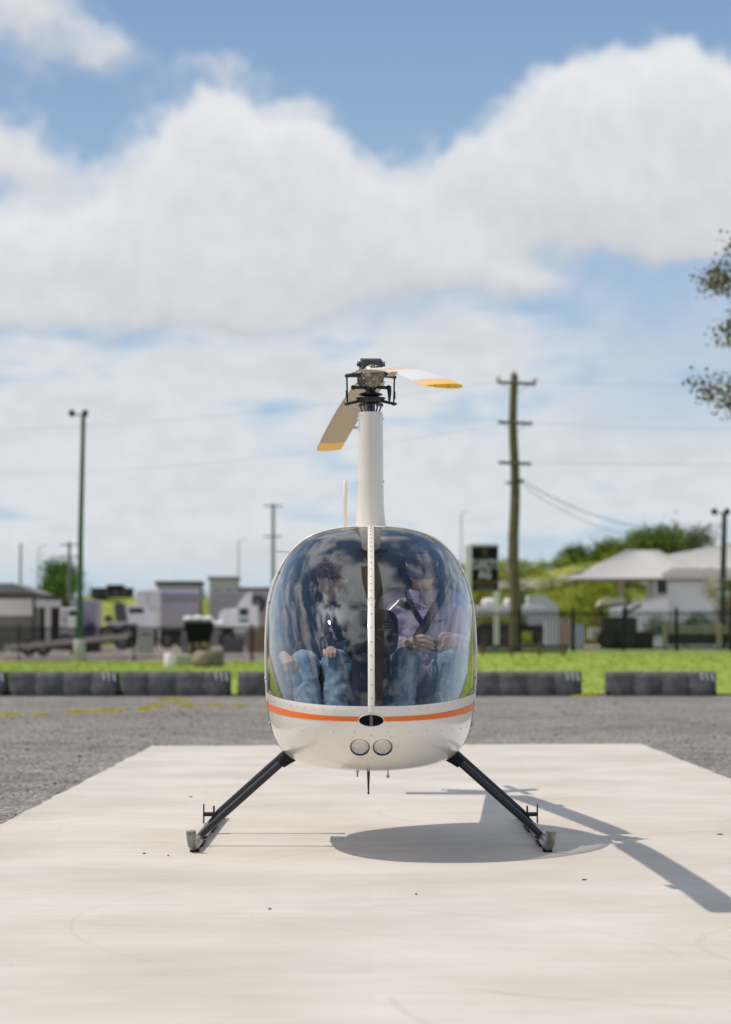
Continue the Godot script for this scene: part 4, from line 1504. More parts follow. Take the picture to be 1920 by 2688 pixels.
func eyes(P: Node3D, c: Vector3, B: Basis) -> void:
	for sg in [-1.0, 1.0]:
		var st := mb()
		var e := c + B * Vector3(sg * 0.031, -0.002, 0.0755)
		ball(st, e, Vector3(0.0125, 0.0105, 0.0125), B, 14, 10)
		var o := obj("eye", st, mat(0.75, 0.72, 0.68, 0.2), P)
		st = mb()
		ball(st, e + B * Vector3(0, -0.002, 0.0088), Vector3(0.0055, 0.0055, 0.0045), B, 10, 6)
		obj("iris", st, mat(0.05, 0.03, 0.02, 0.2), o)

func _pilot() -> void:
	var P := thing("person", "person in a dark cap and checked lilac shirt looking down at a small black device", "person")
	var B := Basis(Vector3.RIGHT, 0.50)              # looks down
	var hc := Vector3(0.292, 1.566, 0.42)
	var head := head_bones(hc, B)
	# joints
	var sl := Vector3(0.125, 1.345, 0.33)
	var sr := Vector3(0.462, 1.345, 0.33)
	var el := Vector3(0.085, 1.10, 0.47)
	var er := Vector3(0.508, 1.095, 0.46)
	var wl := Vector3(0.207, 1.127, 0.80)
	var wr := Vector3(0.458, 1.140, 0.80)
	var hl := Vector3(0.205, 0.935, 0.38)
	var hr := Vector3(0.385, 0.935, 0.38)
	var kl := Vector3(0.190, 1.035, 0.80)
	var kr := Vector3(0.455, 1.020, 0.80)
	var al := Vector3(0.160, 0.665, 1.00)
	var ar := Vector3(0.405, 0.665, 0.93)
	var neck := [[Vector3(0.292, 1.38, 0.335), Vector3(0.292, 1.475, 0.385), 0.056, 0.052]]
	var torso := [[Vector3(0.225, 0.96, 0.36), Vector3(0.215, 1.28, 0.33), 0.11, 0.105], [Vector3(0.365, 0.96, 0.36), Vector3(0.372, 1.28, 0.33), 0.11, 0.105], [Vector3(0.294, 0.98, 0.40), Vector3(0.294, 1.22, 0.37), 0.12, 0.115],
		[Vector3(0.18, 1.345, 0.325), Vector3(0.41, 1.345, 0.325), 0.066, 0.066], [Vector3(0.294, 1.385, 0.325), sl + Vector3(0.02, 0.01, 0), 0.055, 0.055], [Vector3(0.294, 1.385, 0.325), sr + Vector3(-0.02, 0.01, 0), 0.055, 0.055]]
	var arms := chain([sl, el], [0.058, 0.043]) + chain([el, wl], [0.044, 0.029]) + chain([sr, er], [0.058, 0.043]) + chain([er, wr], [0.044, 0.029])
	var legs := chain([hl, kl], [0.086, 0.058]) + chain([kl, al], [0.056, 0.038]) + chain([hr, kr], [0.086, 0.058]) + chain([kr, ar], [0.056, 0.038]) + [[al, al + Vector3(0, -0.035, 0.10), 0.034, 0.028], [ar, ar + Vector3(0, -0.035, 0.10), 0.034, 0.028]]
	var st := mb()
	var col := skin_color(hc + B * Vector3(0, -0.067, 0.094), hc + B * Vector3(0, -0.03, 0.10), hc)
	net(st, field(neck + torso + arms + legs, 0.016, 110.0), func(p: Vector3): return SKIN)
	net(st, field(head + [[hc + B * Vector3(0, -0.04, -0.03), neck[0][0], 0.054, 0.056]], 0.0042, 170.0), col)
	# hand seen from its back, four fingers closing on the device from the left
	var pl := chain([wl, Vector3(0.240, 1.134, 0.865)], [0.027, 0.031]) + [[Vector3(0.238, 1.150, 0.865), Vector3(0.259, 1.156, 0.895), 0.018, 0.0145], [Vector3(0.236, 1.118, 0.865), Vector3(0.249, 1.106, 0.893), 0.018, 0.0135], [Vector3(0.238, 1.136, 0.868), Vector3(0.254, 1.131, 0.899), 0.019, 0.0155]]
	var fl := [chain([Vector3(0.256, 1.163, 0.896), Vector3(0.293, 1.163, 0.916), Vector3(0.319, 1.152, 0.908), Vector3(0.336, 1.142, 0.894)], [0.0125, 0.0115, 0.0100, 0.0090]),
		chain([Vector3(0.255, 1.143, 0.901), Vector3(0.298, 1.139, 0.925), Vector3(0.330, 1.128, 0.917), Vector3(0.349, 1.119, 0.902)], [0.0130, 0.0118, 0.0102, 0.0092]),
		chain([Vector3(0.252, 1.124, 0.899), Vector3(0.292, 1.117, 0.922), Vector3(0.324, 1.107, 0.916), Vector3(0.342, 1.100, 0.902)], [0.0122, 0.0112, 0.0098, 0.0088]),
		chain([Vector3(0.248, 1.106, 0.893), Vector3(0.281, 1.096, 0.912), Vector3(0.305, 1.090, 0.907), Vector3(0.321, 1.085, 0.896)], [0.0108, 0.0098, 0.0088, 0.0080]),
		chain([Vector3(0.236, 1.148, 0.850), Vector3(0.276, 1.168, 0.862), Vector3(0.312, 1.160, 0.868), Vector3(0.334, 1.150, 0.872)], [0.0165, 0.0130, 0.0112, 0.0098])]
	var fb := []
	fb.append_array(pl)
	for c in fl: fb.append_array(c)
	net(st, field(fb, 0.0032, 420.0), func(p: Vector3): return SKIN)
	# hand pinching from the right, fingers curled
	var pr := chain([wr, Vector3(0.444, 1.150, 0.865)], [0.027, 0.030]) + [[Vector3(0.446, 1.158, 0.865), Vector3(0.428, 1.175, 0.898), 0.018, 0.0145], [Vector3(0.450, 1.135, 0.868), Vector3(0.437, 1.122, 0.900), 0.018, 0.014], [Vector3(0.448, 1.150, 0.868), Vector3(0.436, 1.148, 0.904), 0.019, 0.016]]
	var fr := [chain([Vector3(0.426, 1.176, 0.899), Vector3(0.396, 1.180, 0.917), Vector3(0.380, 1.166, 0.912), Vector3(0.377, 1.150, 0.902)], [0.0128, 0.0116, 0.0102, 0.0092]),
		chain([Vector3(0.434, 1.160, 0.904), Vector3(0.412, 1.157, 0.929), Vector3(0.400, 1.142, 0.926), Vector3(0.394, 1.132, 0.915)], [0.0130, 0.0118, 0.0104, 0.0094]),
		chain([Vector3(0.437, 1.141, 0.905), Vector3(0.414, 1.132, 0.930), Vector3(0.399, 1.117, 0.926), Vector3(0.390, 1.109, 0.914)], [0.0124, 0.0114, 0.0100, 0.0090]),
		chain([Vector3(0.437, 1.122, 0.901), Vector3(0.416, 1.111, 0.921), Vector3(0.402, 1.100, 0.917), Vector3(0.394, 1.094, 0.906)], [0.0110, 0.0100, 0.0090, 0.0082]),
		chain([Vector3(0.446, 1.128, 0.862), Vector3(0.414, 1.104, 0.882), Vector3(0.386, 1.098, 0.894), Vector3(0.368, 1.104, 0.900)], [0.0165, 0.0130, 0.0112, 0.0098])]
	fb = []
	fb.append_array(pr)
	for c in fr: fb.append_array(c)
	net(st, field(fb, 0.0032, 420.0), func(p: Vector3): return SKIN)
	obj("body", st, M.skin, P)
	# shirt
	var shirt := []
	for b in torso: shirt.append([b[0], b[1], b[2] + 0.016, b[3] + 0.016])
	shirt.append([Vector3(0.294, 0.95, 0.45), Vector3(0.294, 1.08, 0.43), 0.105, 0.105])
	shirt += chain([sl, el, el.lerp(wl, 0.5), el.lerp(wl, 0.80)], [0.078, 0.066, 0.056, 0.043]) + chain([sr, er, er.lerp(wr, 0.5), er.lerp(wr, 0.83)], [0.078, 0.070, 0.060, 0.044])
	var SF := field(shirt, 0.0115, 95.0, 0.012, 11.0, 5)
	st = mb()
	net(st, SF)
	var sh := obj("shirt", st, M.gingham, P)
	# collar wings and button band
	for sg in [-1.0, 1.0]:
		st = mb()
		var cc := Vector3(0.292, 0, 0)
		grid(st, 10, 5, func(u: float, w: float):
			var a := lerpf(0.12, 2.9, u)
			var q := Vector3(sin(a) * 0.070, 0, cos(a) * 0.070)
			var drop := lerpf(0.0, lerpf(0.075, 0.035, smoothstep(0.0, 0.5, u)), w)
			var outw := 1.0 + 0.32 * w
			return Vector3(0.292 + sg * (q.x * outw + 0.008), 1.437 - drop + 0.012 * (1.0 - w) * u - 0.018 * cos(a) * 0.6, 0.362 + q.z * outw + 0.012), Vector3(0.292, 1.42, 0.36))
		obj("collar", st, M.gingham, sh)
	st = mb()
	for k in 5:
		var y := 1.325 - k * 0.082
		var z := surface_z(SF, 0.292, y, 1.0)
		lathe(st, [[0.0055, 0.0], [0.0055, 0.003], [0.0, 0.003]], Vector3(0.292, y, z), Basis(Vector3.RIGHT, PI / 2), 10)
	tag(obj("shirt_buttons", st, mat(0.75, 0.73, 0.75, 0.3), sh), "", "", "", "stuff")
	# jeans
	var jb := []
	for c in [chain([hl, kl.lerp(hl, 0.35), kl], [0.100, 0.088, 0.077]), chain([kl, kl.lerp(al, 0.5), al + Vector3(0, 0.01, 0)], [0.076, 0.068, 0.066]), chain([hr, kr.lerp(hr, 0.35), kr], [0.100, 0.088, 0.077]), chain([kr, kr.lerp(ar, 0.5), ar + Vector3(0, 0.01, 0)], [0.076, 0.068, 0.066])]: jb.append_array(c)
	jb += [[hl, hr, 0.105, 0.105]]
	st = mb()
	net(st, field(jb, 0.0115, 100.0, 0.012, 13.0, 9))
	obj("jeans", st, M.denim, P)
	for a in [al, ar]:
		st = mb()
		net(st, field([[a + Vector3(0, -0.035, -0.03), a + Vector3(0, -0.045, 0.10), 0.040, 0.034], [a + Vector3(-0.010, -0.045, 0.08), a + Vector3(0.010, -0.045, 0.08), 0.036, 0.036]], 0.010, 120.0))
		obj("shoe", st, mat(0.06, 0.045, 0.03, 0.6), P)
	eyes(P, hc, B)
	# cap
	var cc2 := hc + B * Vector3(0, 0.040, -0.004)
	st = mb()
	grid(st, 40, 14, func(u: float, w: float):
		var a := u * TAU
		var e := lerpf(-0.05, PI / 2, w)
		return cc2 + B * Vector3(sin(a) * 0.0925 * cos(e), sin(e) * 0.098, cos(a) * 0.113 * cos(e)), cc2)
	var cap := obj("cap", st, mat(0.030, 0.036, 0.062, 0.75), P)
	st = mb()
	for lift in [0.0, -0.004]:
		grid(st, 20, 8, func(u: float, w: float):
			var a := lerpf(-1.12, 1.12, u)
			var r := w * 0.082 * pow(maxf(cos(a * 1.38), 0.0), 0.5)
			return cc2 + B * Vector3(sin(a) * (0.0925 + r * 0.35), -0.004 - r * 0.20 - pow(sin(a), 2.0) * 0.022 * (0.3 + w) + lift, cos(a) * 0.113 + r), func(p: Vector3): return p - B.y)
	obj("cap_brim", st, mat(0.036, 0.042, 0.07, 0.7), cap)
	st = mb()
	ball(st, cc2 + B * Vector3(0, 0.098, 0), Vector3(0.008, 0.005, 0.008), B, 10, 6)
	obj("cap_button", st, mat(0.03, 0.036, 0.06, 0.7), cap)
	st = mb()
	for k in 6:
		for j in 3:
			var a := lerpf(-0.62, 0.62, k / 5.0)
			var e := 0.55 + j * 0.22
			var p := cc2 + B * Vector3(sin(a) * 0.0932 * cos(e), sin(e) * 0.0985, cos(a) * 0.1137 * cos(e))
			box(st, p, Vector3(0.012, 0.0016, 0.003), B)
	tag(obj("cap_slots", st, mat(0.15, 0.16, 0.20, 0.7), cap), "", "", "", "stuff")
	# harness over the chest
	var H := get_node("helicopter")
	var belt := obj("seat_belt", ribbon(SF, [Vector2(0.418, 1.415), Vector2(0.395, 1.38), Vector2(0.30, 1.22), Vector2(0.20, 1.075), Vector2(0.165, 1.03)], 0.052, 0.006), M.strap, H)
	var b2 := obj("seat_belt", ribbon(SF, [Vector2(0.212, 1.425), Vector2(0.214, 1.39), Vector2(0.245, 1.31), Vector2(0.294, 1.235)], 0.030, 0.005), M.strap, H)
	st = mb()
	var bz := surface_z(SF, 0.218, 1.345, 1.0)
	box(st, Vector3(0.222, 1.35, bz + 0.016), Vector3(0.034, 0.055, 0.012), Basis(Vector3(0, 0, 1), 0.42), 0.003)
	obj("belt_clip", st, mat(0.12, 0.10, 0.09, 0.5), b2)
	st = mb()
	bar(st, Vector3(0.42, 1.41, surface_z(SF, 0.42, 1.38, 1.0) + 0.0), Vector3(0.40, 1.62, 0.06), 0.05, 0.003)
	obj("belt_strap", st, M.strap, belt)
	# sunglasses hooked on the pocket
	var gz := surface_z(SF, 0.385, 1.255, 1.0)
	st = mb()
	rod(st, Vector3(0.335, 1.250, gz + 0.010), Vector3(0.425, 1.262, gz + 0.008), 0.005, 0.003, 8)
	rod(st, Vector3(0.335, 1.240, gz + 0.014), Vector3(0.405, 1.256, gz + 0.012), 0.0045, 0.003, 8)
	rod(st, Vector3(0.378, 1.252, gz + 0.012), Vector3(0.374, 1.222, gz + 0.013), 0.0025, 0.0015, 6)
	tag(obj("sunglasses", st, M.black), "folded black sunglasses clipped to the breast pocket of the checked shirt", "sunglasses")
	# the small black device in the hands
	var D := thing("action_camera", "small black camera held between the fingers of the person in the cap", "camera", Vector3(0.345, 1.118, 0.885))
	st = mb()
	box(st, Vector3.ZERO, Vector3(0.058, 0.062, 0.026), Basis(Vector3(0, 0, 1), -0.10), 0.006)
	obj("body", st, M.black, D)
	st = mb()
	lathe(st, [[0.0125, 0.0], [0.0125, 0.012], [0.010, 0.014], [0.009, 0.011], [0.0, 0.011]], Vector3(0.010, 0.008, 0.012), Basis(Vector3.RIGHT, PI / 2), 18)
	obj("lens", st, M.panel, D)
	st = mb()
	lathe(st, [[0.017, 0.0], [0.017, 0.012], [0.014, 0.014], [0.0, 0.014]], Vector3(0.042, 0.022, 0.006), Basis(Vector3.RIGHT, PI / 2), 18)
	obj("mount_knob", st, M.black_dull, D)

func _passenger() -> void:
	var P := thing("person", "person with short brown hair in a dark shirt bending forward behind cloud reflections", "person")
	var B := Basis(Vector3.UP, 0.30) * Basis(Vector3.RIGHT, 0.68)
	var hc := Vector3(-0.218, 1.505, 0.44)
	var sl := Vector3(-0.435, 1.335, 0.31)
	var sr := Vector3(-0.105, 1.335, 0.33)
	var el := Vector3(-0.515, 1.125, 0.48)
	var er := Vector3(-0.075, 1.09, 0.46)
	var wl := Vector3(-0.486, 1.062, 0.76)
	var wr := Vector3(-0.215, 1.075, 0.72)
	var hl := Vector3(-0.375, 0.935, 0.38)
	var hr := Vector3(-0.195, 0.935, 0.38)
	var kl := Vector3(-0.370, 1.010, 0.80)
	var kr := Vector3(-0.190, 1.020, 0.80)
	var al := Vector3(-0.325, 0.665, 1.00)
	var ar := Vector3(-0.185, 0.665, 1.0)
	var nb := Vector3(-0.262, 1.375, 0.32)
	var neck := [[nb, hc + B * Vector3(0, -0.05, -0.03), 0.055, 0.052]]
	var torso := [[Vector3(-0.355, 0.96, 0.36), Vector3(-0.345, 1.28, 0.32), 0.11, 0.105], [Vector3(-0.215, 0.96, 0.36), Vector3(-0.195, 1.28, 0.33), 0.11, 0.105], [Vector3(-0.285, 0.98, 0.40), Vector3(-0.275, 1.22, 0.36), 0.12, 0.115],
		[Vector3(-0.38, 1.335, 0.315), Vector3(-0.15, 1.335, 0.325), 0.066, 0.066], [nb, sl, 0.055, 0.055], [nb, sr, 0.055, 0.055]]
	var arms := chain([sl, el], [0.058, 0.043]) + chain([el, wl], [0.044, 0.029]) + chain([sr, er], [0.058, 0.043]) + chain([er, wr], [0.044, 0.029])
	var legs := chain([hl, kl], [0.086, 0.058]) + chain([kl, al], [0.056, 0.038]) + chain([hr, kr], [0.086, 0.058]) + chain([kr, ar], [0.056, 0.038]) + [[al, al + Vector3(0, -0.035, 0.10), 0.034, 0.028], [ar, ar + Vector3(0, -0.035, 0.10), 0.034, 0.028]]
	var st := mb()
	var col := skin_color(hc + B * Vector3(0, -0.067, 0.094), hc + B * Vector3(0, -0.03, 0.10), hc)
	net(st, field(neck + torso + arms + legs, 0.016, 110.0), func(p: Vector3): return SKIN)
	net(st, field(head_bones(hc, B) + [[hc + B * Vector3(0, -0.04, -0.03), nb, 0.054, 0.056]], 0.0042, 170.0), col)
	# left of the photo: fingers curl down over the sill
	var k0 := Vector3(-0.470, 1.040, 0.845)
	var fb := chain([wl, k0], [0.027, 0.030]) + [[k0, k0 + Vector3(0.026, 0.004, 0.026), 0.019, 0.015], [k0, k0 + Vector3(-0.012, -0.008, 0.032), 0.019, 0.014], [k0, k0 + Vector3(0.008, -0.002, 0.034), 0.020, 0.016]]
	for i in 4:
		var m := k0 + Vector3(0.028 - i * 0.014, 0.004 - i * 0.004, 0.028 + (0.006 if i == 1 or i == 2 else 0.0))
		var q: float = [0.94, 1.0, 0.95, 0.8][i]
		fb += chain([m, m + Vector3(0.008, -0.018, 0.034) * q, m + Vector3(0.016, -0.050, 0.036) * q, m + Vector3(0.020, -0.068, 0.020) * q], [0.0128 * q, 0.0118 * q, 0.0105 * q, 0.0094 * q])
	fb += chain([k0 + Vector3(0.020, 0.004, -0.01), k0 + Vector3(0.052, -0.012, 0.016), k0 + Vector3(0.058, -0.040, 0.030), k0 + Vector3(0.050, -0.060, 0.032)], [0.0165, 0.0132, 0.0112, 0.0098])
	net(st, field(fb, 0.0032, 420.0), func(p: Vector3): return SKIN)
	# the other hand lies on the thigh
	var k1 := Vector3(-0.222, 1.085, 0.785)
	fb = chain([wr, k1], [0.027, 0.029])
	for i in 4:
		var m := k1 + Vector3(-0.030 + i * 0.019, 0.0, 0.03)
		fb += [[k1, m, 0.018, 0.0145]]
		var q: float = [0.8, 0.95, 1.0, 0.94][i]
		fb += chain([m, m + Vector3(-0.002, 0.004, 0.040) * q, m + Vector3(-0.003, -0.014, 0.066) * q, m + Vector3(-0.003, -0.030, 0.076) * q], [0.0125 * q, 0.0115 * q, 0.0102 * q, 0.0092 * q])
	fb += chain([k1 + Vector3(0.02, 0, -0.02), k1 + Vector3(0.052, -0.004, 0.012), k1 + Vector3(0.058, -0.012, 0.042), k1 + Vector3(0.052, -0.018, 0.062)], [0.016, 0.013, 0.0112, 0.0098])
	net(st, field(fb, 0.0032, 420.0), func(p: Vector3): return SKIN)
	obj("body", st, M.skin, P)
	var shirt := []
	for b in torso: shirt.append([b[0], b[1], b[2] + 0.016, b[3] + 0.016])
	shirt += chain([sl, el, el.lerp(wl, 0.5), el.lerp(wl, 0.88)], [0.078, 0.064, 0.054, 0.045]) + chain([sr, er, er.lerp(wr, 0.5), er.lerp(wr, 0.85)], [0.078, 0.066, 0.056, 0.043])
	st = mb()
	var SF := field(shirt, 0.0115, 95.0, 0.012, 11.0, 15)
	net(st, SF)
	obj("shirt", st, M.navy_cloth, P)
	var jb := []
	for c in [chain([hl, kl.lerp(hl, 0.35), kl], [0.100, 0.088, 0.077]), chain([kl, kl.lerp(al, 0.5), al + Vector3(0, 0.01, 0)], [0.076, 0.068, 0.064]), chain([hr, kr.lerp(hr, 0.35), kr], [0.100, 0.084, 0.074]), chain([kr, kr.lerp(ar, 0.5), ar + Vector3(0, 0.01, 0)], [0.073, 0.066, 0.063])]: jb.append_array(c)
	jb += [[hl, hr, 0.105, 0.105]]
	st = mb()
	net(st, field(jb, 0.0115, 100.0, 0.012, 13.0, 19))
	obj("jeans", st, M.denim, P)
	for a in [al, ar]:
		st = mb()
		net(st, field([[a + Vector3(0, -0.035, -0.03), a + Vector3(0, -0.045, 0.10), 0.040, 0.034], [a + Vector3(-0.010, -0.045, 0.08), a + Vector3(0.010, -0.045, 0.08), 0.036, 0.036]], 0.010, 120.0))
		obj("shoe", st, mat(0.07, 0.055, 0.04, 0.6), P)
	eyes(P, hc, B)
	# short hair: a tousled shell over the skull
	var hb := []
	for b in [[[0, 0.034, -0.036], [0, 0.046, 0.018], 0.082, 0.072], [[-0.03, 0.04, 0.0], [0.03, 0.04, 0.0], 0.066, 0.066], [[-0.05, 0.02, -0.02], [-0.05, -0.01, -0.03], 0.038, 0.034], [[0.05, 0.02, -0.02], [0.05, -0.01, -0.03], 0.038, 0.034], [[-0.03, 0.075, 0.055], [0.03, 0.078, 0.055], 0.030, 0.030]]:
		hb.append([hc + B * Vector3(b[0][0], b[0][1], b[0][2]), hc + B * Vector3(b[1][0], b[1][1], b[1][2]), b[2], b[3]])
	st = mb()
	net(st, field(hb, 0.0045, 150.0, 0.017, 60.0, 23))
	obj("hair", st, tri_tex(mat(1, 1, 1, 0.6), ramp(noise_image(256, 0.08, 3, 67, FastNoiseLite.TYPE_SIMPLEX_SMOOTH, 1, 8), Color(0.035, 0.022, 0.014), Color(0.16, 0.10, 0.065), 0.2, 0.8), Vector3(9, 9, 9), false), P)
	var H := get_node("helicopter")
	obj("seat_belt", ribbon(SF, [Vector2(-0.39, 1.40), Vector2(-0.37, 1.36), Vector2(-0.28, 1.21), Vector2(-0.18, 1.06)], 0.050, 0.006), M.strap, H)

# ------------------------------------------------------------------ background: things beyond the pad
var leaf_mesh: ArrayMesh
var leaf_mat: StandardMaterial3D

func _leaf_setup() -> void:
	var st := mb(false)
	var a := Vector3(0, 0, 0)
	var b := Vector3(0.24, 0.06, 0.45)
	var c := Vector3(0, -0.06, 1.0)
	var d := Vector3(-0.24, 0.06, 0.5)
	tri(st, a, b, c, Vector3(0, -5, 0))
	tri(st, a, c, d, Vector3(0, -5, 0))
	leaf_mesh = done(st)
	leaf_mat = mat(1, 1, 1, 0.6)
	leaf_mat.albedo_color = Color.WHITE
	leaf_mat.vertex_color_use_as_albedo = true
	leaf_mat.backlight_enabled = true
	leaf_mat.backlight = Color(0.5, 0.5, 0.3)

func leaf_places(rng: RandomNumberGenerator, blobs: Array, n: int, size: float, c0: Color, c1: Color, hollow := 0.5) -> Array:
	# leaves through the volume of lumps [centre, half sizes], gathered in sprays
	var places := []
	var cols := []
	var total := 0.0
	for b in blobs: total += b[1].x * b[1].y
	for b in blobs:
		var k := int(n * b[1].x * b[1].y / total)
		var sprays := maxi(4, k / 22)
		for s in sprays:
			var d := Vector3(rng.randfn(), rng.randfn(), rng.randfn()).normalized()
			var r := lerpf(hollow, 1.0, sqrt(rng.randf()))
			var c: Vector3 = b[0] + d * r * b[1]
			var tone := rng.randf()
			for q in int(k / float(sprays)):
				var o := Vector3(rng.randfn(), rng.randfn() * 0.7, rng.randfn()) * size * 1.35
				var sc := size * rng.randf_range(0.55, 1.25)
				var bs := Basis(Vector3(rng.randfn(), rng.randfn(), rng.randfn()).normalized(), rng.randf() * TAU)
				places.append(Transform3D(bs.scaled(Vector3.ONE * sc), c + o))
				cols.append(c0.lerp(c1, clampf(tone * 0.75 + rng.randf() * 0.4, 0, 1)))
	return [places, cols]

func tree(called: String, label: String, at: Vector3, h: float, blobs: Array, n: int, size: float, c0: Color, c1: Color, seed_: int, group := "", trunk_r := 0.16) -> Node3D:
	var rng := RandomNumberGenerator.new()
	rng.seed = seed_
	var T := thing(called, label, "tree", at, 0.0, group)
	var st := mb()
	var top := Vector3(0, h * 0.62, 0)
	tube(st, [Vector3.ZERO, Vector3(0.05 * h * 0.2, h * 0.25, 0.02 * h), Vector3(-0.01 * h, h * 0.45, 0), top], [trunk_r * 1.3, trunk_r, trunk_r * 0.8, trunk_r * 0.45], 9)
	obj("trunk", st, mat(0.16, 0.13, 0.10, 0.9), T)
	for b in blobs:
		st = mb()
		var start := Vector3(0, h * rng.randf_range(0.28, 0.5), 0)
		var e: Vector3 = b[0]
		tube(st, [start, start.lerp(e, 0.5) + Vector3(0, -0.03 * h, 0), e], [trunk_r * 0.55, trunk_r * 0.35, trunk_r * 0.1], 6)
		obj("limb", st, mat(0.16, 0.13, 0.10, 0.9), T)
	var lp := leaf_places(rng, blobs, n, size, c0, c1)
	scatter("crown", leaf_mesh, leaf_mat, lp[0], T, lp[1]).set_meta("kind", "stuff")
	return T

func lumps(rng_seed: int, n: int, c: Vector3, spread: Vector3, r: float) -> Array:
	var rng := RandomNumberGenerator.new()
	rng.seed = rng_seed
	var out := []
	for k in n:
		var d := Vector3(rng.randf_range(-1, 1), rng.randf_range(-1, 1), rng.randf_range(-1, 1))
		out.append([c + d * spread, Vector3.ONE * r * rng.randf_range(0.6, 1.15) * Vector3(1.1, 0.85, 1.0)])
	return out

func wheel(p: Node3D, at: Vector3, r: float, w: float, along := Vector3(0, 0, 1), rim_color := Color(0.35, 0.34, 0.33)) -> void:
	# the axle runs along the given direction
	var f := frame_of(along)
	var lb := Basis(f.x, f.z, -f.y)
	var st := mb()
	lathe(st, [[r * 0.58, -w / 2], [r * 0.92, -w / 2], [r, -w * 0.36], [r, w * 0.36], [r * 0.92, w / 2], [r * 0.58, w / 2]], at, lb, 24)
	var t := obj("wheel", st, mat(0.03, 0.03, 0.032, 0.85), p)
	st = mb()
	lathe(st, [[r * 0.60, -w * 0.42], [r * 0.42, -w * 0.30], [r * 0.14, -w * 0.34], [0.0, -w * 0.34]], at, lb, 18)
	lathe(st, [[0.0, w * 0.34], [r * 0.14, w * 0.34], [r * 0.42, w * 0.30], [r * 0.60, w * 0.42]], at, lb, 18)
	obj("rim", st, mat(rim_color.r, rim_color.g, rim_color.b, 0.5), t)

func bx(p: Node3D, called: String, c: Vector3, s: Vector3, m: Material, bevel := 0.02, basis := Basis.IDENTITY) -> MeshInstance3D:
	var st := mb()
	box(st, c, s, basis, bevel)
	return obj(called, st, m, p)

func prism(p: Node3D, called: String, poly: Array, z0: float, z1: float, m: Material) -> MeshInstance3D:
	# a side outline (x, y) given depth from z0 to z1
	var st := mb(false)
	st.set_smooth_group(-1)
	var pts := PackedVector2Array(poly)
	var mid := Vector2.ZERO
	for q in pts: mid += q
	mid /= pts.size()
	var c := Vector3(mid.x, mid.y, (z0 + z1) / 2)
	var idx := Geometry2D.triangulate_polygon(pts)
	for k in range(0, idx.size(), 3):
		for z in [z0, z1]:
			tri(st, Vector3(pts[idx[k]].x, pts[idx[k]].y, z), Vector3(pts[idx[k + 1]].x, pts[idx[k + 1]].y, z), Vector3(pts[idx[k + 2]].x, pts[idx[k + 2]].y, z), Vector3(pts[idx[k]].x, pts[idx[k]].y, (z0 + z1) / 2))
	for k in pts.size():
		var a := pts[k]
		var b := pts[(k + 1) % pts.size()]
		var nrm := (b - a).orthogonal()
		var hint := (a + b) / 2.0 + nrm.normalized() * 0.01
		if Geometry2D.is_point_in_polygon(hint, pts) == false: hint = (a + b) / 2.0 - nrm.normalized() * 0.01
		quad(st, Vector3(a.x, a.y, z0), Vector3(b.x, b.y, z0), Vector3(b.x, b.y, z1), Vector3(a.x, a.y, z1), Vector3(hint.x, hint.y, (z0 + z1) / 2))
	return obj(called, st, m, p)

func corrugated(base: Color, dirt := 0.12, pitch := 3.0) -> StandardMaterial3D:
	# ribbed sheet steel with faint streaks of dirt
	var key := "cor%s" % base
	if M.has(key): return M[key]
	var im := noise_image(256, 0.02, 4, 71)
	var d := 1.0 - dirt
	var m := tri_tex(mat(1, 1, 1, 0.55), ramp(im, Color(base.r * d, base.g * d, base.b * d), Color(base.r, base.g, base.b), 0.2, 0.8), Vector3(0.3, 0.3, 0.3))
	M[key] = m
	return m

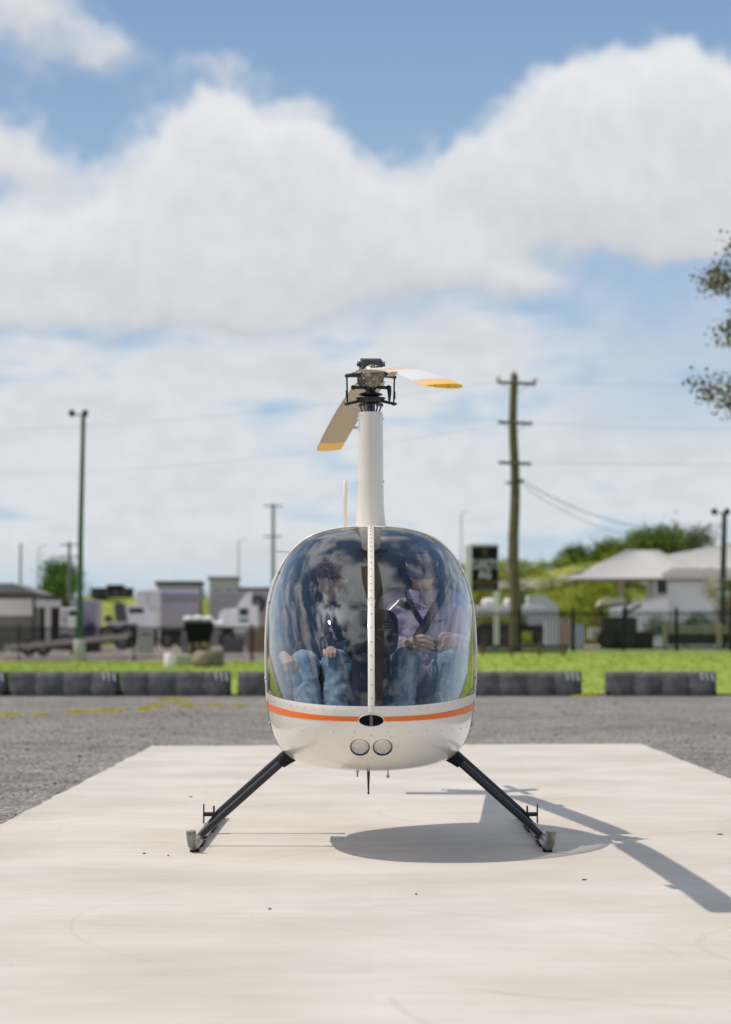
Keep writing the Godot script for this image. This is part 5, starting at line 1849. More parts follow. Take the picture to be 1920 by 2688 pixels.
func _barriers() -> void:
	M.rubber = tri_tex(mat(1, 1, 1, 0.6), ramp(noise_image(256, 0.02, 5, 73), Color(0.075, 0.075, 0.077), Color(0.125, 0.125, 0.127), 0.2, 0.8), Vector3(0.5, 0.5, 0.5))
	var B := thing("traffic_barrier", "", "barrier", Vector3.ZERO, 0.0, "black barriers along the edge of the asphalt")
	var prof := [[0.30, 0.0], [0.30, 0.05], [0.285, 0.20], [0.235, 0.27], [0.222, 0.37], [0.205, 0.395], [0.15, 0.478]]
	var xs := []
	for g in [-0.55, 0.0, 0.55]:
		xs.append([g - 0.055, 1.0]); xs.append([g - 0.025, 0.90]); xs.append([g + 0.025, 0.90]); xs.append([g + 0.055, 1.0])
	xs.push_front([-0.93, 1.0]); xs.push_front([-1.05, 0.86]); xs.push_front([-1.09, 0.70])
	xs.append([0.93, 1.0]); xs.append([1.05, 0.86]); xs.append([1.09, 0.70])
	var st := mb()
	st.set_smooth_group(1)
	for i in xs.size() - 1:
		for sg in [-1.0, 1.0]:
			for j in prof.size() - 1:
				var q := []
				for k in [[i, j], [i + 1, j], [i + 1, j + 1], [i, j + 1]]:
					var e: float = xs[k[0]][1]
					q.append(Vector3(xs[k[0]][0], prof[k[1]][1], sg * prof[k[1]][0] * e))
				quad(st, q[0], q[1], q[2], q[3], Vector3((xs[i][0] + xs[i + 1][0]) / 2, 0.2, 0))
		quad(st, Vector3(xs[i][0], 0.478, -0.15 * xs[i][1]), Vector3(xs[i + 1][0], 0.478, -0.15 * xs[i + 1][1]), Vector3(xs[i + 1][0], 0.478, 0.15 * xs[i + 1][1]), Vector3(xs[i][0], 0.478, 0.15 * xs[i][1]), Vector3(xs[i][0], 0.2, 0))
	for e in [0, xs.size() - 1]:
		for j in prof.size() - 1:
			quad(st, Vector3(xs[e][0], prof[j][1], -prof[j][0] * 0.7), Vector3(xs[e][0], prof[j][1], prof[j][0] * 0.7), Vector3(xs[e][0], prof[j + 1][1], prof[j + 1][0] * 0.7), Vector3(xs[e][0], prof[j + 1][1], -prof[j + 1][0] * 0.7), Vector3(0, 0.2, 0))
	var body := obj("body", st, M.rubber, B)
	for k in 3:
		st = mb()
		var x := 0.80 + k * 0.105
		box(st, Vector3(x, 0.395 - k * 0.012, 0.212), Vector3(0.038, 0.155, 0.012), Basis(Vector3.RIGHT, -0.22) * Basis(Vector3(0, 0, 1), 0.22), 0.003)
		obj("reflective_stripe", st, mat(0.62, 0.62, 0.64, 0.4), B)
	for sg in [-1.0, 1.0]:
		st = mb()
		box(st, Vector3(sg * 1.02, 0.05, 0.235), Vector3(0.13, 0.09, 0.06), Basis.IDENTITY, 0.01)
		obj("forklift_pocket", st, mat(0.02, 0.02, 0.02, 0.8), B)
	var spots := [[-8.25, 0.0, "black road barrier cut off by the left edge of the photo"], [-6.02, -0.012, "black road barrier between the cut off one and the lawn gap, left of two"], [-3.80, 0.022, "black road barrier in front of the white bollard on the lawn"], [-1.47, -0.01, "black road barrier half hidden behind the left side of the helicopter"], [3.17, 0.015, "black road barrier half hidden behind the right side of the helicopter"], [5.84, -0.02, "black road barrier standing alone at the right end of the row"]]
	for i in spots.size():
		var s: Array = spots[i]
		var p := Vector3(s[0], -0.03, -34.6)
		if i == 0:
			B.position = p
			B.rotation.y = s[1]
			B.set_meta("label", s[2])
		else:
			copy_of(B, p, s[1], s[2], "traffic_barrier")

func fence(label: String, x0: float, z0: float, x1: float, z1: float, h: float, posts: Array, gap: float, base_y: Callable, wide := 0.040) -> void:
	var dark := mat(0.022, 0.023, 0.025, 0.5)
	var F := thing("steel_fence", label, "fence")
	var n := int((x1 - x0) / gap)
	var st := mb()
	box(st, Vector3(0, h / 2, 0), Vector3(wide, h - 0.04, wide))
	var pm := done(st)
	for i in n:
		var t := (i + 0.5) / n
		var o := obj("picket", pm, dark, F)
		o.position = Vector3(lerpf(x0, x1, t), base_y.call(lerpf(x0, x1, t)), lerpf(z0, z1, t))
	for yy in [0.16, h - 0.17]:
		st = mb()
		bar(st, Vector3(x0, base_y.call(x0) + yy, z0), Vector3(x1, base_y.call(x1) + yy, z1), 0.045, 0.045)
		obj("rail", st, dark, F)
	for x in posts:
		st = mb()
		var t: float = (x - x0) / (x1 - x0)
		box(st, Vector3(x, base_y.call(x) + (h + 0.10) / 2, lerpf(z0, z1, t)), Vector3(0.10, h + 0.10, 0.10), Basis.IDENTITY, 0.01)
		obj("post", st, dark, F)

func light_pole(called: String, label: String, at: Vector3, h: float, r: float, m: Material, heads: int) -> Node3D:
	var L := thing(called, label, "light pole", at)
	var st := mb()
	tube(st, [Vector3(0, 0, 0), Vector3(0.02, h * 0.5, 0), Vector3(0.12, h, 0)], [r * 1.25, r, r * 0.8], 12)
	obj("pole", st, m, L)
	st = mb()
	bar(st, Vector3(-0.55, h - 0.05, 0.1), Vector3(0.30, h - 0.05, 0.1), 0.06, 0.06)
	obj("cross_arm", st, m, L)
	for k in heads:
		st = mb()
		box(st, Vector3(0.22 - k * 0.62, h + 0.02, 0.20), Vector3(0.26, 0.30, 0.22), Basis(Vector3(0, 0, 1), 0.5 if k else 0.0), 0.03)
		obj("floodlight", st, mat(0.05, 0.05, 0.052, 0.5), L)
	return L

func wire(pts: Array, r: float, sag: float, label: String, group := "") -> void:
	var a: Vector3 = pts[0]
	var b: Vector3 = pts[1]
	var line := []
	for k in 25:
		var t := k / 24.0
		line.append(a.lerp(b, t) - Vector3(0, 4.0 * sag * t * (1 - t), 0))
	var st := mb()
	tube(st, line, r, 5)
	tag(obj("overhead_wire", st, mat(0.03, 0.03, 0.03, 0.6)), label, "wire", group)

func hill_y(x: float, z: float) -> float:
	var e := smoothstep(-8.0, 5.0, x)
	var front := lerpf(-272.0, -174.0, e)
	var deep := lerpf(46.0, 14.0, e)
	var top := lerpf(6.2, 6.15 + 0.9 * smoothstep(9, 19, x), e)
	var t := clampf((front - z) / deep, 0, 1)
	return lerpf(ground_y(x, z) - 0.1, top, t * t * (3 - 2 * t)) + 0.25 * sin(x * 0.7 + z * 0.13) * t + maxf(0.0, (front - deep - z) * 0.002)

func _terrain() -> void:
	M.slope = tri_tex(mat(1, 1, 1, 0.95), ramp(noise_image(512, 0.012, 5, 81), Color(0.17, 0.23, 0.045), Color(0.36, 0.36, 0.08), 0.25, 0.75), Vector3(0.05, 0.05, 0.05))
	var st := mb()
	grid(st, 70, 46, func(u: float, w: float):
		var x := lerpf(-75, 75, u)
		var z := lerpf(-168.0, -400.0, w * w)
		return Vector3(x, hill_y(x, z), z), func(p: Vector3): return p - Vector3(0, 20, 0))
	struct("hillside", st, M.slope)
	# bushes that cover the bank on the right as one mass
	var rng := RandomNumberGenerator.new()
	rng.seed = 12
	var blobs := []
	for k in 300:
		var x := rng.randf_range(4.0, 24.0)
		var z := rng.randf_range(-171.0, -187.0)
		var r := rng.randf_range(0.40, 0.95)
		if hill_y(x, z) > 5.3 and rng.randf() < 0.8: continue
		blobs.append([Vector3(x, hill_y(x, z) + r * 0.3, z), Vector3(r * 1.2, r * 0.8, r)])
	for k in 34:
		var x := 4.5 + k * 0.36 + rng.randf() * 0.4
		blobs.append([Vector3(x, hill_y(x, -190.5) + 0.35, -190.5 + rng.randf() * 1.5), Vector3(0.6, 0.30 + 0.25 * rng.randf(), 0.6)])
	var lp := leaf_places(rng, blobs, 52000, 0.27, Color(0.085, 0.19, 0.025), Color(0.50, 0.53, 0.055), 0.35)
	for i in lp[1].size():
		var p: Vector3 = lp[0][i].origin
		var q := _n1.get_noise_3d(p.x * 11.0, p.y * 11.0, p.z * 6.0)
		if q > 0.22: lp[1][i] = lp[1][i].lerp(Color(0.34, 0.20, 0.09), clampf((q - 0.22) * 5.0, 0, 0.8))
		elif q < -0.15: lp[1][i] = lp[1][i].lerp(Color(0.07, 0.15, 0.03), clampf((-q - 0.15) * 5.0, 0, 0.8))
	tag(scatter("bank_bushes", leaf_mesh, leaf_mat, lp[0], self, lp[1]), "green and yellow bushes covering the steep bank beyond the fence", "bushes", "", "stuff")
	st = mb()
	grid(st, 30, 3, func(u: float, w: float):
		var x := lerpf(5.0, 24.0, u)
		var z := -183.2 - w * 1.5
		return Vector3(x, hill_y(x, z) + 0.16, z), func(p: Vector3): return p - Vector3(0, 20, 0))
	struct("gravel_track", st, M.yard)
	blobs = []
	for k in 40:
		var x := rng.randf_range(-44.0, -14.0)
		var z := rng.randf_range(-300.0, -325.0)
		blobs.append([Vector3(x, hill_y(x, z) + 0.3, z), Vector3(1.4, 0.6, 1.0) * rng.randf_range(0.5, 1.2)])
	lp = leaf_places(rng, blobs, 4000, 0.3, Color(0.10, 0.19, 0.03), Color(0.30, 0.33, 0.06), 0.3)
	tag(scatter("hilltop_scrub", leaf_mesh, leaf_mat, lp[0], self, lp[1]), "low green scrub along the grassy hilltop on the left", "bushes", "", "stuff")

func _left_side() -> void:
	var green_pole := mat(0.075, 0.125, 0.085, 0.6)
	var grey := mat(0.33, 0.32, 0.33, 0.7)
	var white := mat(0.78, 0.78, 0.77, 0.45)
	var dark := mat(0.045, 0.044, 0.046, 0.7)
	var L := light_pole("light_pole", "tall green light pole with a concrete foot beside the left fence", Vector3(-13.52, -0.06, -101.6), 11.7, 0.125, green_pole, 2)
	var st := mb()
	lathe(st, [[0.0, 0.0], [0.30, 0.0], [0.27, 1.0], [0.24, 1.04], [0.0, 1.04]], Vector3.ZERO, Basis.IDENTITY, 16)
	obj("concrete_foot", st, mat(0.50, 0.45, 0.44, 0.9), L)
	bx(L, "meter_box", Vector3(-0.34, 1.85, 0.05), Vector3(0.36, 0.52, 0.22), mat(0.82, 0.70, 0.75, 0.5), 0.02)
	fence("black steel picket fence along the yard on the left", -21.0, -107.0, -2.5, -103.6, 1.72, [-19.9, -17.03, -14.16, -11.29, -8.41, -5.52, -2.7], 0.13, func(x): return ground_y(x, -105.0) + 0.01, 0.052)
	# workshop with a roller door and a lean-to bay
	var gy := 0.30
	var S := thing("workshop_shed", "long grey workshop with a cream roller door and an open bay", "shed", Vector3(0, gy, 0))
	bx(S, "wall", Vector3(-26.2, 1.65, -139.0), Vector3(11.6, 3.3, 6.0), corrugated(Color(0.30, 0.30, 0.27)), 0.02)
	prism(S, "roof", [Vector2(-33.0, 3.3), Vector2(-20.0, 3.3), Vector2(-20.0, 3.45), Vector2(-21.6, 4.05), Vector2(-23.6, 4.05), Vector2(-33.0, 3.75)], -142.3, -135.6, corrugated(Color(0.30, 0.29, 0.28)))
	bx(S, "fascia", Vector3(-26.5, 3.33, -135.5), Vector3(13.0, 0.12, 0.12), dark)
	bx(S, "roller_door", Vector3(-23.0, 2.58, -135.9), Vector3(5.2, 1.05, 0.12), mat(0.85, 0.82, 0.78, 0.6), 0.02)
	var rd := bx(S, "door_panel", Vector3(-23.0, 1.02, -135.93), Vector3(5.0, 2.04, 0.08), corrugated(Color(0.26, 0.26, 0.23)))
	for k in 6:
		bx(rd, "rib", Vector3(-23.0, 0.25 + k * 0.33, -135.87), Vector3(5.0, 0.03, 0.03), corrugated(Color(0.22, 0.22, 0.20)), 0.0)
	bx(S, "bay_roof", Vector3(-18.5, 3.12, -135.0), Vector3(3.6, 0.14, 5.0), corrugated(Color(0.10, 0.085, 0.075)), 0.02, Basis(Vector3(0, 0, 1), -0.10))
	bx(S, "bay_back_wall", Vector3(-18.3, 1.45, -138.0), Vector3(3.8, 2.9, 0.12), mat(0.08, 0.075, 0.075, 0.8))
	bx(S, "bay_post", Vector3(-18.9, 1.45, -131.7), Vector3(0.34, 2.9, 0.3), mat(0.60, 0.58, 0.55, 0.6), 0.02)
	bx(S, "bay_sign_board", Vector3(-18.85, 2.72, -131.5), Vector3(1.5, 0.40, 0.10), mat(0.62, 0.60, 0.57, 0.6), 0.02)
	var C := thing("shipping_container", "tall pale lilac steel container beside the open bay", "container", Vector3(-16.50, gy + 0.10, -130.4))
	bx(C, "body", Vector3(0, 1.42, 0), Vector3(1.55, 2.84, 2.4), corrugated(Color(0.44, 0.405, 0.44)), 0.03)
	for k in 7: bx(C, "rib", Vector3(-0.66 + k * 0.22, 1.42, 1.215), Vector3(0.07, 2.7, 0.03), corrugated(Color(0.36, 0.335, 0.365)), 0.0)
	# old truck standing in the bay
	var T := thing("truck", "pale grey cab truck parked in the shade of the open bay", "truck", Vector3(-17.35, gy + 0.05, -129.3))
	bx(T, "cab", Vector3(0.05, 1.55, 0), Vector3(1.0, 1.75, 1.9), mat(0.50, 0.49, 0.50, 0.5), 0.10)
	bx(T, "windscreen", Vector3(0.36, 1.95, 0.96), Vector3(0.50, 0.62, 0.03), mat(0.03, 0.03, 0.035, 0.2), 0.01)
	bx(T, "door_emblem", Vector3(-0.16, 1.72, 0.965), Vector3(0.16, 0.14, 0.02), mat(0.30, 0.05, 0.10, 0.5), 0.005)
	bx(T, "bonnet", Vector3(0.85, 1.05, 0), Vector3(0.7, 0.8, 1.6), mat(0.45, 0.44, 0.45, 0.5), 0.10)
	wheel(T, Vector3(-0.1, 0.45, 0.85), 0.45, 0.28)
	wheel(T, Vector3(0.9, 0.45, 0.85), 0.45, 0.28)
	var W := thing("water_tank", "rounded blue black tank standing right of the truck in the bay", "tank", Vector3(-16.15, gy, -128.2))
	st = mb()
	lathe(st, [[0.0, 0.0], [0.44, 0.0], [0.46, 0.1], [0.46, 1.3], [0.40, 1.55], [0.2, 1.66], [0.0, 1.68]], Vector3.ZERO, Basis.IDENTITY, 20)
	obj("shell", st, mat(0.045, 0.05, 0.075, 0.6), W)
	st = mb()
	lathe(st, [[0.12, 1.66], [0.12, 1.74], [0.0, 1.74]], Vector3.ZERO, Basis.IDENTITY, 14)
	obj("lid", st, dark, W)
	# tilted flatbed trailer
	var F := thing("flatbed_trailer", "long flatbed trailer with a pale timber deck tilted down to the left behind the fence", "trailer", Vector3(-15.15, 0.12, -111.6))
	var tilt := Basis(Vector3(0, 0, 1), 0.095)
	for k in 14:
		bx(F, "deck_plank", tilt * Vector3(-2.95 + k * 0.452, 0.80, 0), Vector3(0.44, 0.10, 2.3), mat(0.46 + 0.05 * sin(k * 2.3), 0.40 + 0.045 * sin(k * 2.3), 0.36 + 0.04 * sin(k * 2.3), 0.85), 0.01, tilt)
	for z in [-1.0, 1.0]: bx(F, "chassis_beam", tilt * Vector3(0.1, 0.60, z), Vector3(6.0, 0.24, 0.12), dark, 0.01, tilt)
	for x in [-2.0, -1.25, 2.75]: wheel(F, Vector3(x, 0.40 + (0.30 if x > 0 else 0.0), 1.02), 0.40, 0.26, Vector3(0, 0, 1), Color(0.42, 0.41, 0.40))
	bx(F, "lit_deck_strip", tilt * Vector3(0, 0.70, 1.18), Vector3(6.35, 0.26, 0.05), mat(0.66, 0.57, 0.51, 0.85), 0.01, tilt)  # added pale strip standing in for the sunlit edge of the deck
	for k in 2: bx(F, "loading_ramp", Vector3(-3.25, 0.32, -0.6 + k * 1.2), Vector3(0.9, 0.07, 0.5), mat(0.35, 0.32, 0.29, 0.8), 0.01, Basis(Vector3(0, 0, 1), 0.42))
	bx(F, "tool_box", tilt * Vector3(0.9, 0.30, 0.9), Vector3(1.5, 0.5, 0.5), dark, 0.03, tilt)
	# seeder carried on two wheels
	var R := thing("farm_machine", "grey farm machine on two black wheels with two raised dark hoppers", "machine", Vector3(-13.15, 0.25, -117.6))
	bx(R, "chassis", Vector3(0.1, 1.42, 0), Vector3(1.6, 0.40, 1.4), mat(0.42, 0.41, 0.41, 0.5), 0.05)
	bx(R, "frame", Vector3(0.2, 0.95, 0), Vector3(1.7, 0.55, 1.2), dark, 0.03)
	prism(R, "hopper", [Vector2(-0.22, 1.60), Vector2(0.35, 1.60), Vector2(0.15, 2.62), Vector2(-0.18, 2.72), Vector2(-0.34, 2.45)], -0.5, 0.5, mat(0.12, 0.115, 0.115, 0.6))
	prism(R, "hopper", [Vector2(-0.85, 1.60), Vector2(-0.40, 1.60), Vector2(-0.62, 2.00), Vector2(-0.86, 1.95)], -0.5, 0.5, mat(0.12, 0.115, 0.115, 0.6))
	wheel(R, Vector3(-0.62, 0.98, 0.75), 0.46, 0.3)
	wheel(R, Vector3(0.42, 0.98, 0.75), 0.50, 0.3)
	# white water cubes and vehicles
	var Q := thing("stacked_crates", "pale white stack of caged crates left of the hopper trailer", "crates", Vector3(-14.6, 0.35, -150.6))
	for j in 3:
		for k in 2:
			bx(Q, "crate", Vector3(-0.40 + k * 0.80, 0.65 + j * 1.30, 0), Vector3(0.76, 1.24, 1.0), mat(0.80, 0.78, 0.76, 0.6), 0.05)
	var V := thing("white_utility", "small white utility vehicle parked below the caged crates", "vehicle", Vector3(-13.95, 0.30, -135.6))
	prism(V, "body", [Vector2(-0.75, 1.2), Vector2(-0.75, 2.25), Vector2(-0.45, 2.72), Vector2(0.55, 2.72), Vector2(0.75, 2.2), Vector2(1.15, 2.05), Vector2(1.15, 1.2)], -0.8, 0.8, mat(0.90, 0.89, 0.89, 0.35))
	bx(V, "window", Vector3(0.0, 2.36, 0.805), Vector3(0.9, 0.34, 0.03), mat(0.03, 0.035, 0.04, 0.15), 0.01)
	bx(V, "tray", Vector3(0.2, 1.0, 0), Vector3(1.9, 0.5, 1.5), dark, 0.03)
	wheel(V, Vector3(-0.45, 0.55, 0.75), 0.5, 0.25)
	wheel(V, Vector3(0.8, 0.55, 0.75), 0.5, 0.25)
	var G := thing("grain_hopper", "large pale lilac hopper trailer with a rolled tarp along its top", "trailer", Vector3(-11.75, 0.35, -140.6))
	prism(G, "hopper_body", [Vector2(-0.95, 1.3), Vector2(-1.12, 2.9), Vector2(-1.12, 3.25), Vector2(1.20, 3.25), Vector2(1.20, 2.9), Vector2(0.85, 1.3)], -1.1, 1.1, corrugated(Color(0.46, 0.42, 0.45)))
	bx(G, "top_rail", Vector3(0.04, 3.02, 1.12), Vector3(2.34, 0.14, 0.06), mat(0.20, 0.18, 0.19, 0.6), 0.01)
	st = mb()
	tube(st, [Vector3(-1.15, 3.42, 0.85), Vector3(1.25, 3.42, 0.85)], 0.20, 14)
	obj("tarp_roll", st, mat(0.32, 0.31, 0.42, 0.7), G)
	bx(G, "running_gear", Vector3(0, 0.95, 0), Vector3(2.2, 0.45, 1.6), dark, 0.03)
	for x in [-0.7, 0.3]: wheel(G, Vector3(x, 0.5, 0.95), 0.5, 0.28)
	# white prime mover facing left
	var Pm := thing("prime_mover", "white prime mover truck with a raised roof fairing facing left", "truck", Vector3(-7.65, 0.35, -135.6))
	prism(Pm, "cab", [Vector2(-0.35, 1.0), Vector2(-0.35, 2.10), Vector2(-0.12, 2.60), Vector2(1.05, 2.60), Vector2(1.05, 1.0)], -1.1, 1.1, mat(0.90, 0.89, 0.88, 0.35))
	prism(Pm, "roof_fairing", [Vector2(-0.15, 2.60), Vector2(0.25, 3.20), Vector2(0.62, 3.48), Vector2(0.66, 2.60)], -1.05, 1.05, mat(0.92, 0.91, 0.90, 0.35))
	prism(Pm, "bonnet", [Vector2(-1.30, 1.25), Vector2(-1.28, 2.15), Vector2(-1.0, 2.42), Vector2(-0.36, 2.45), Vector2(-0.36, 1.25)], -0.9, 0.9, mat(0.90, 0.89, 0.88, 0.35))
	bx(Pm, "side_window", Vector3(0.25, 2.22, 1.105), Vector3(0.55, 0.45, 0.03), mat(0.04, 0.05, 0.055, 0.15), 0.01)
	bx(Pm, "door_stripe", Vector3(0.25, 1.72, 1.105), Vector3(0.6, 0.22, 0.02), mat(0.05, 0.20, 0.17, 0.4), 0.004)
	bx(Pm, "wheel_arch", Vector3(-0.75, 1.15, 0.9), Vector3(0.9, 0.25, 0.2), dark, 0.05)
	wheel(Pm, Vector3(-0.75, 0.55, 0.95), 0.52, 0.28)
	wheel(Pm, Vector3(1.0, 0.55, 0.95), 0.52, 0.28)
	for x in [-0.95, -0.6, -0.25]:
		st = mb()
		ball(st, Vector3(x - 0.9, 1.52, 1.0), Vector3(0.22, 0.20, 0.2), Basis.IDENTITY, 12, 8)
		obj("chrome_cover", st, mat(0.85, 0.85, 0.86, 0.2), Pm)
	var K := thing("grey_container", "plain grey container with a spare tyre on its side behind the white truck", "container", Vector3(-7.6, 0.35, -146.5))
	bx(K, "body", Vector3(0, 1.9, 0), Vector3(5.2, 3.6, 2.4), corrugated(Color(0.42, 0.40, 0.40)), 0.04)
	bx(K, "red_panel", Vector3(-0.25, 2.3, 1.21), Vector3(0.3, 0.5, 0.03), mat(0.35, 0.10, 0.14, 0.5), 0.01)
	wheel(K, Vector3(0.55, 2.85, 1.36), 0.52, 0.26, Vector3(0, 0, 1), Color(0.30, 0.30, 0.30))
	# buildings beyond the yard
	for b in [["low grey flat building behind the hopper trailer", Vector3(-16.0, 0.4, -197), Vector3(3.7, 5.1, 4.0), Color(0.42, 0.41, 0.40), Color(0.05, 0.05, 0.05)], ["block with a pale upper wall behind the white truck", Vector3(-12.2, 0.4, -197), Vector3(2.3, 5.5, 4.0), Color(0.50, 0.49, 0.47), Color(0.25, 0.24, 0.24)], ["dark roofed hall rising behind the grey container", Vector3(-9.3, 0.4, -199), Vector3(3.6, 4.6, 4.0), Color(0.30, 0.30, 0.30), Color(0.045, 0.048, 0.05)]]:
		var bd := thing("warehouse", b[0], "building", b[1])
		bx(bd, "wall", Vector3(0, b[2].y / 2, 0), b[2], corrugated(b[3]), 0.02)
		bx(bd, "roof", Vector3(0, b[2].y + 0.12, 0), Vector3(b[2].x + 0.3, 0.30, b[2].z + 0.3), mat(b[4].r, b[4].g, b[4].b, 0.7), 0.03)
		for k in 2: bx(bd, "window", Vector3(-b[2].x * 0.22 + k * b[2].x * 0.45, b[2].y * 0.80, b[2].z / 2 + 0.02), Vector3(0.8, 0.5, 0.05), mat(0.05, 0.055, 0.06, 0.2), 0.01)
	var BH := thing("hill_house", "long black house with a stepped roof on the hilltop", "house", Vector3(-34.0, 6.2, -315.6))
	bx(BH, "wall", Vector3(0, 0.55, 0), Vector3(5.3, 1.1, 4.0), mat(0.05, 0.05, 0.055, 0.7), 0.02)
	prism(BH, "roof", [Vector2(-2.9, 1.1), Vector2(2.9, 1.1), Vector2(2.6, 1.28), Vector2(-2.6, 1.28)], -2.4, 2.4, mat(0.035, 0.033, 0.036, 0.7))
	bx(BH, "upper_storey", Vector3(0.4, 1.50, 0), Vector3(2.2, 0.45, 2.6), mat(0.07, 0.05, 0.05, 0.7), 0.03)
	for k in 4: bx(BH, "window", Vector3(-1.9 + k * 1.25, 0.6, 2.01), Vector3(0.7, 0.5, 0.05), mat(0.10, 0.10, 0.11, 0.2), 0.01)
	# along the inside of the fence
	var N := thing("black_bin", "black tapered steel bin raised on pallets behind the left fence", "bin", Vector3(-7.98, 0.22, -103.2))
	prism(N, "tub", [Vector2(-0.50, 0.62), Vector2(-0.70, 1.52), Vector2(0.70, 1.52), Vector2(0.50, 0.62)], -0.6, 0.6, mat(0.014, 0.014, 0.016, 1.0))
	bx(N, "lip", Vector3(0, 1.53, 0.0), Vector3(1.46, 0.06, 1.28), mat(0.016, 0.016, 0.018, 1.0), 0.01)
	for k in 3: bx(N, "pallet_block", Vector3(-0.42 + k * 0.42, 0.30, 0), Vector3(0.14, 0.62, 1.0), mat(0.26, 0.21, 0.16, 0.9), 0.01)
	for k in 3:
		st = mb()
		ball(st, Vector3.ZERO, Vector3(0.27, 0.17, 0.34), Basis.IDENTITY, 14, 8)
		var o := obj("bulk_bag", st, mat(0.80, 0.80, 0.80, 0.7))
		o.position = Vector3(-8.50 + k * 0.47, 1.93 + 0.02 * (k % 2), -103.2)
		tag(o, ["leftmost white bulk bag lying on the black bin", "middle white bulk bag lying on the black bin", "rightmost white bulk bag lying on the black bin"][k], "bag", "white bags on the black bin")
	var A := thing("notice_panel", "white notice panel fixed inside the left fence beside the trailer", "sign", Vector3(-10.92, 0.24, -107.4))
	bx(A, "panel", Vector3(0, 0.64, 0), Vector3(0.80, 1.24, 0.06), mat(0.90, 0.78, 0.88, 0.5), 0.01)
	bx(A, "print_band", Vector3(0.02, 0.98, 0.034), Vector3(0.5, 0.14, 0.006), mat(0.36, 0.28, 0.42, 0.5), 0.002)
	bx(A, "red_mark", Vector3(-0.30, 0.99, 0.034), Vector3(0.08, 0.1, 0.006), mat(0.5, 0.2, 0.22, 0.5), 0.002)
	for c in [["timber crate behind the fence left of the black bin", Vector3(-8.9, 0.24, -111.4), Vector3(1.0, 1.15, 1.0), Color(0.40, 0.36, 0.33)], ["tan timber crate behind the fence beside the helicopter", Vector3(-5.55, 0.25, -110.6), Vector3(1.0, 1.25, 1.0), Color(0.40, 0.31, 0.20)], ["grey crate standing right of the black bin", Vector3(-6.75, 0.25, -110.8), Vector3(1.05, 0.80, 1.0), Color(0.20, 0.20, 0.215)], ["dark low crate in front of the pale timber crate", Vector3(-8.35, 0.24, -109.4), Vector3(0.9, 0.42, 0.6), Color(0.16, 0.16, 0.17)]]:
		var cr := thing("crate", c[0], "crate", c[1])
		var n := 6
		for k in n:
			bx(cr, "slat", Vector3(0, c[2].y * (k + 0.5) / n, c[2].z / 2), Vector3(c[2].x, c[2].y / n * 0.86, 0.03), mat(c[3].r, c[3].g, c[3].b, 0.9), 0.004)
		bx(cr, "core", Vector3(0, c[2].y / 2, 0), Vector3(c[2].x * 0.97, c[2].y * 0.98, c[2].z * 0.94), mat(c[3].r * 0.7, c[3].g * 0.7, c[3].b * 0.7, 0.9), 0.0)
	# on the lawn
	st = mb()
	lathe(st, [[0.0, 0.0], [0.205, 0.0], [0.21, 0.05], [0.20, 0.50], [0.17, 0.55], [0.0, 0.56]], Vector3.ZERO, Basis.IDENTITY, 18)
	var w1 := obj("white_bollard", st, mat(0.95, 0.84, 0.86, 0.6))
	w1.position = Vector3(-8.01, ground_y(-8.0, -85.6), -85.6)
	tag(w1, "short round white bollard standing on the lawn", "bollard")
	st = mb()
	box(st, Vector3(0, 0.19, 0), Vector3(1.2, 0.40, 0.5), Basis.IDENTITY, 0.03)
	var w2 := obj("concrete_block", st, mat(0.40, 0.42, 0.33, 0.9))
	w2.position = Vector3(-7.45, ground_y(-7.4, -89.6) + 0.04, -89.6)
	tag(w2, "long low greenish concrete block behind the white bollard", "block")
	st = mb()
	lathe(st, [[0.0, 0.0], [0.44, 0.0], [0.46, 0.05], [0.45, 0.60], [0.41, 0.64], [0.0, 0.66]], Vector3.ZERO, Basis.IDENTITY, 22)
	var w3 := obj("olive_drum", st, mat(0.19, 0.18, 0.12, 0.85))
	w3.position = Vector3(-6.25, ground_y(-6.2, -85.6), -85.8)
	tag(w3, "squat round olive drum standing on the lawn beside a brown rock", "drum")
	var rk := obj("rock", _rock(4, Vector3(0.36, 0.36, 0.34)), mat(0.34, 0.27, 0.20, 0.9))
	rk.position = Vector3(-6.72, ground_y(-6.7, -85.4) + 0.27, -85.5)
	tag(rk, "rough brown rock leaning against the olive drum", "rock")
	# trees and far poles
	tree("round_tree", "round green tree behind the tall light pole on the left", Vector3(-32.3, 1.0, -245.6), 8.2, lumps(3, 10, Vector3(0, 5.6, 0), Vector3(1.3, 1.5, 1.2), 1.25), 9000, 0.36, Color(0.09, 0.17, 0.04), Color(0.18, 0.30, 0.07), 31)
	for p in [["far slim pole near the left edge of the photo", -36.57, -245.6, 10.9, 0.16], ["far thin street lamp left of the round tree", -34.7, -245.6, 10.4, 0.07], ["far thin street lamp left of the helicopter cabin", -15.55, -285.6, 12.6, 0.09], ["far thin lamp mast between helicopter and black sign", 11.69, -285.6, 16.0, 0.09]]:
		var fp := thing("far_pole", p[0], "pole", Vector3(p[1], 0.3, p[2]))
		st = mb()
		rod(st, Vector3.ZERO, Vector3(0, p[3] - 0.3, 0), p[4], p[4] * 0.7, 8)
		obj("pole", st, mat(0.22, 0.25, 0.24, 0.7), fp)
		if p[4] < 0.1:
			st = mb()
			tube(st, [Vector3(0, p[3] - 0.32, 0), Vector3(0.3, p[3] - 0.1, 0), Vector3(1.0, p[3] + 0.0, 0)], 0.05, 6)
			obj("lamp_arm", st, mat(0.30, 0.32, 0.32, 0.7), fp)
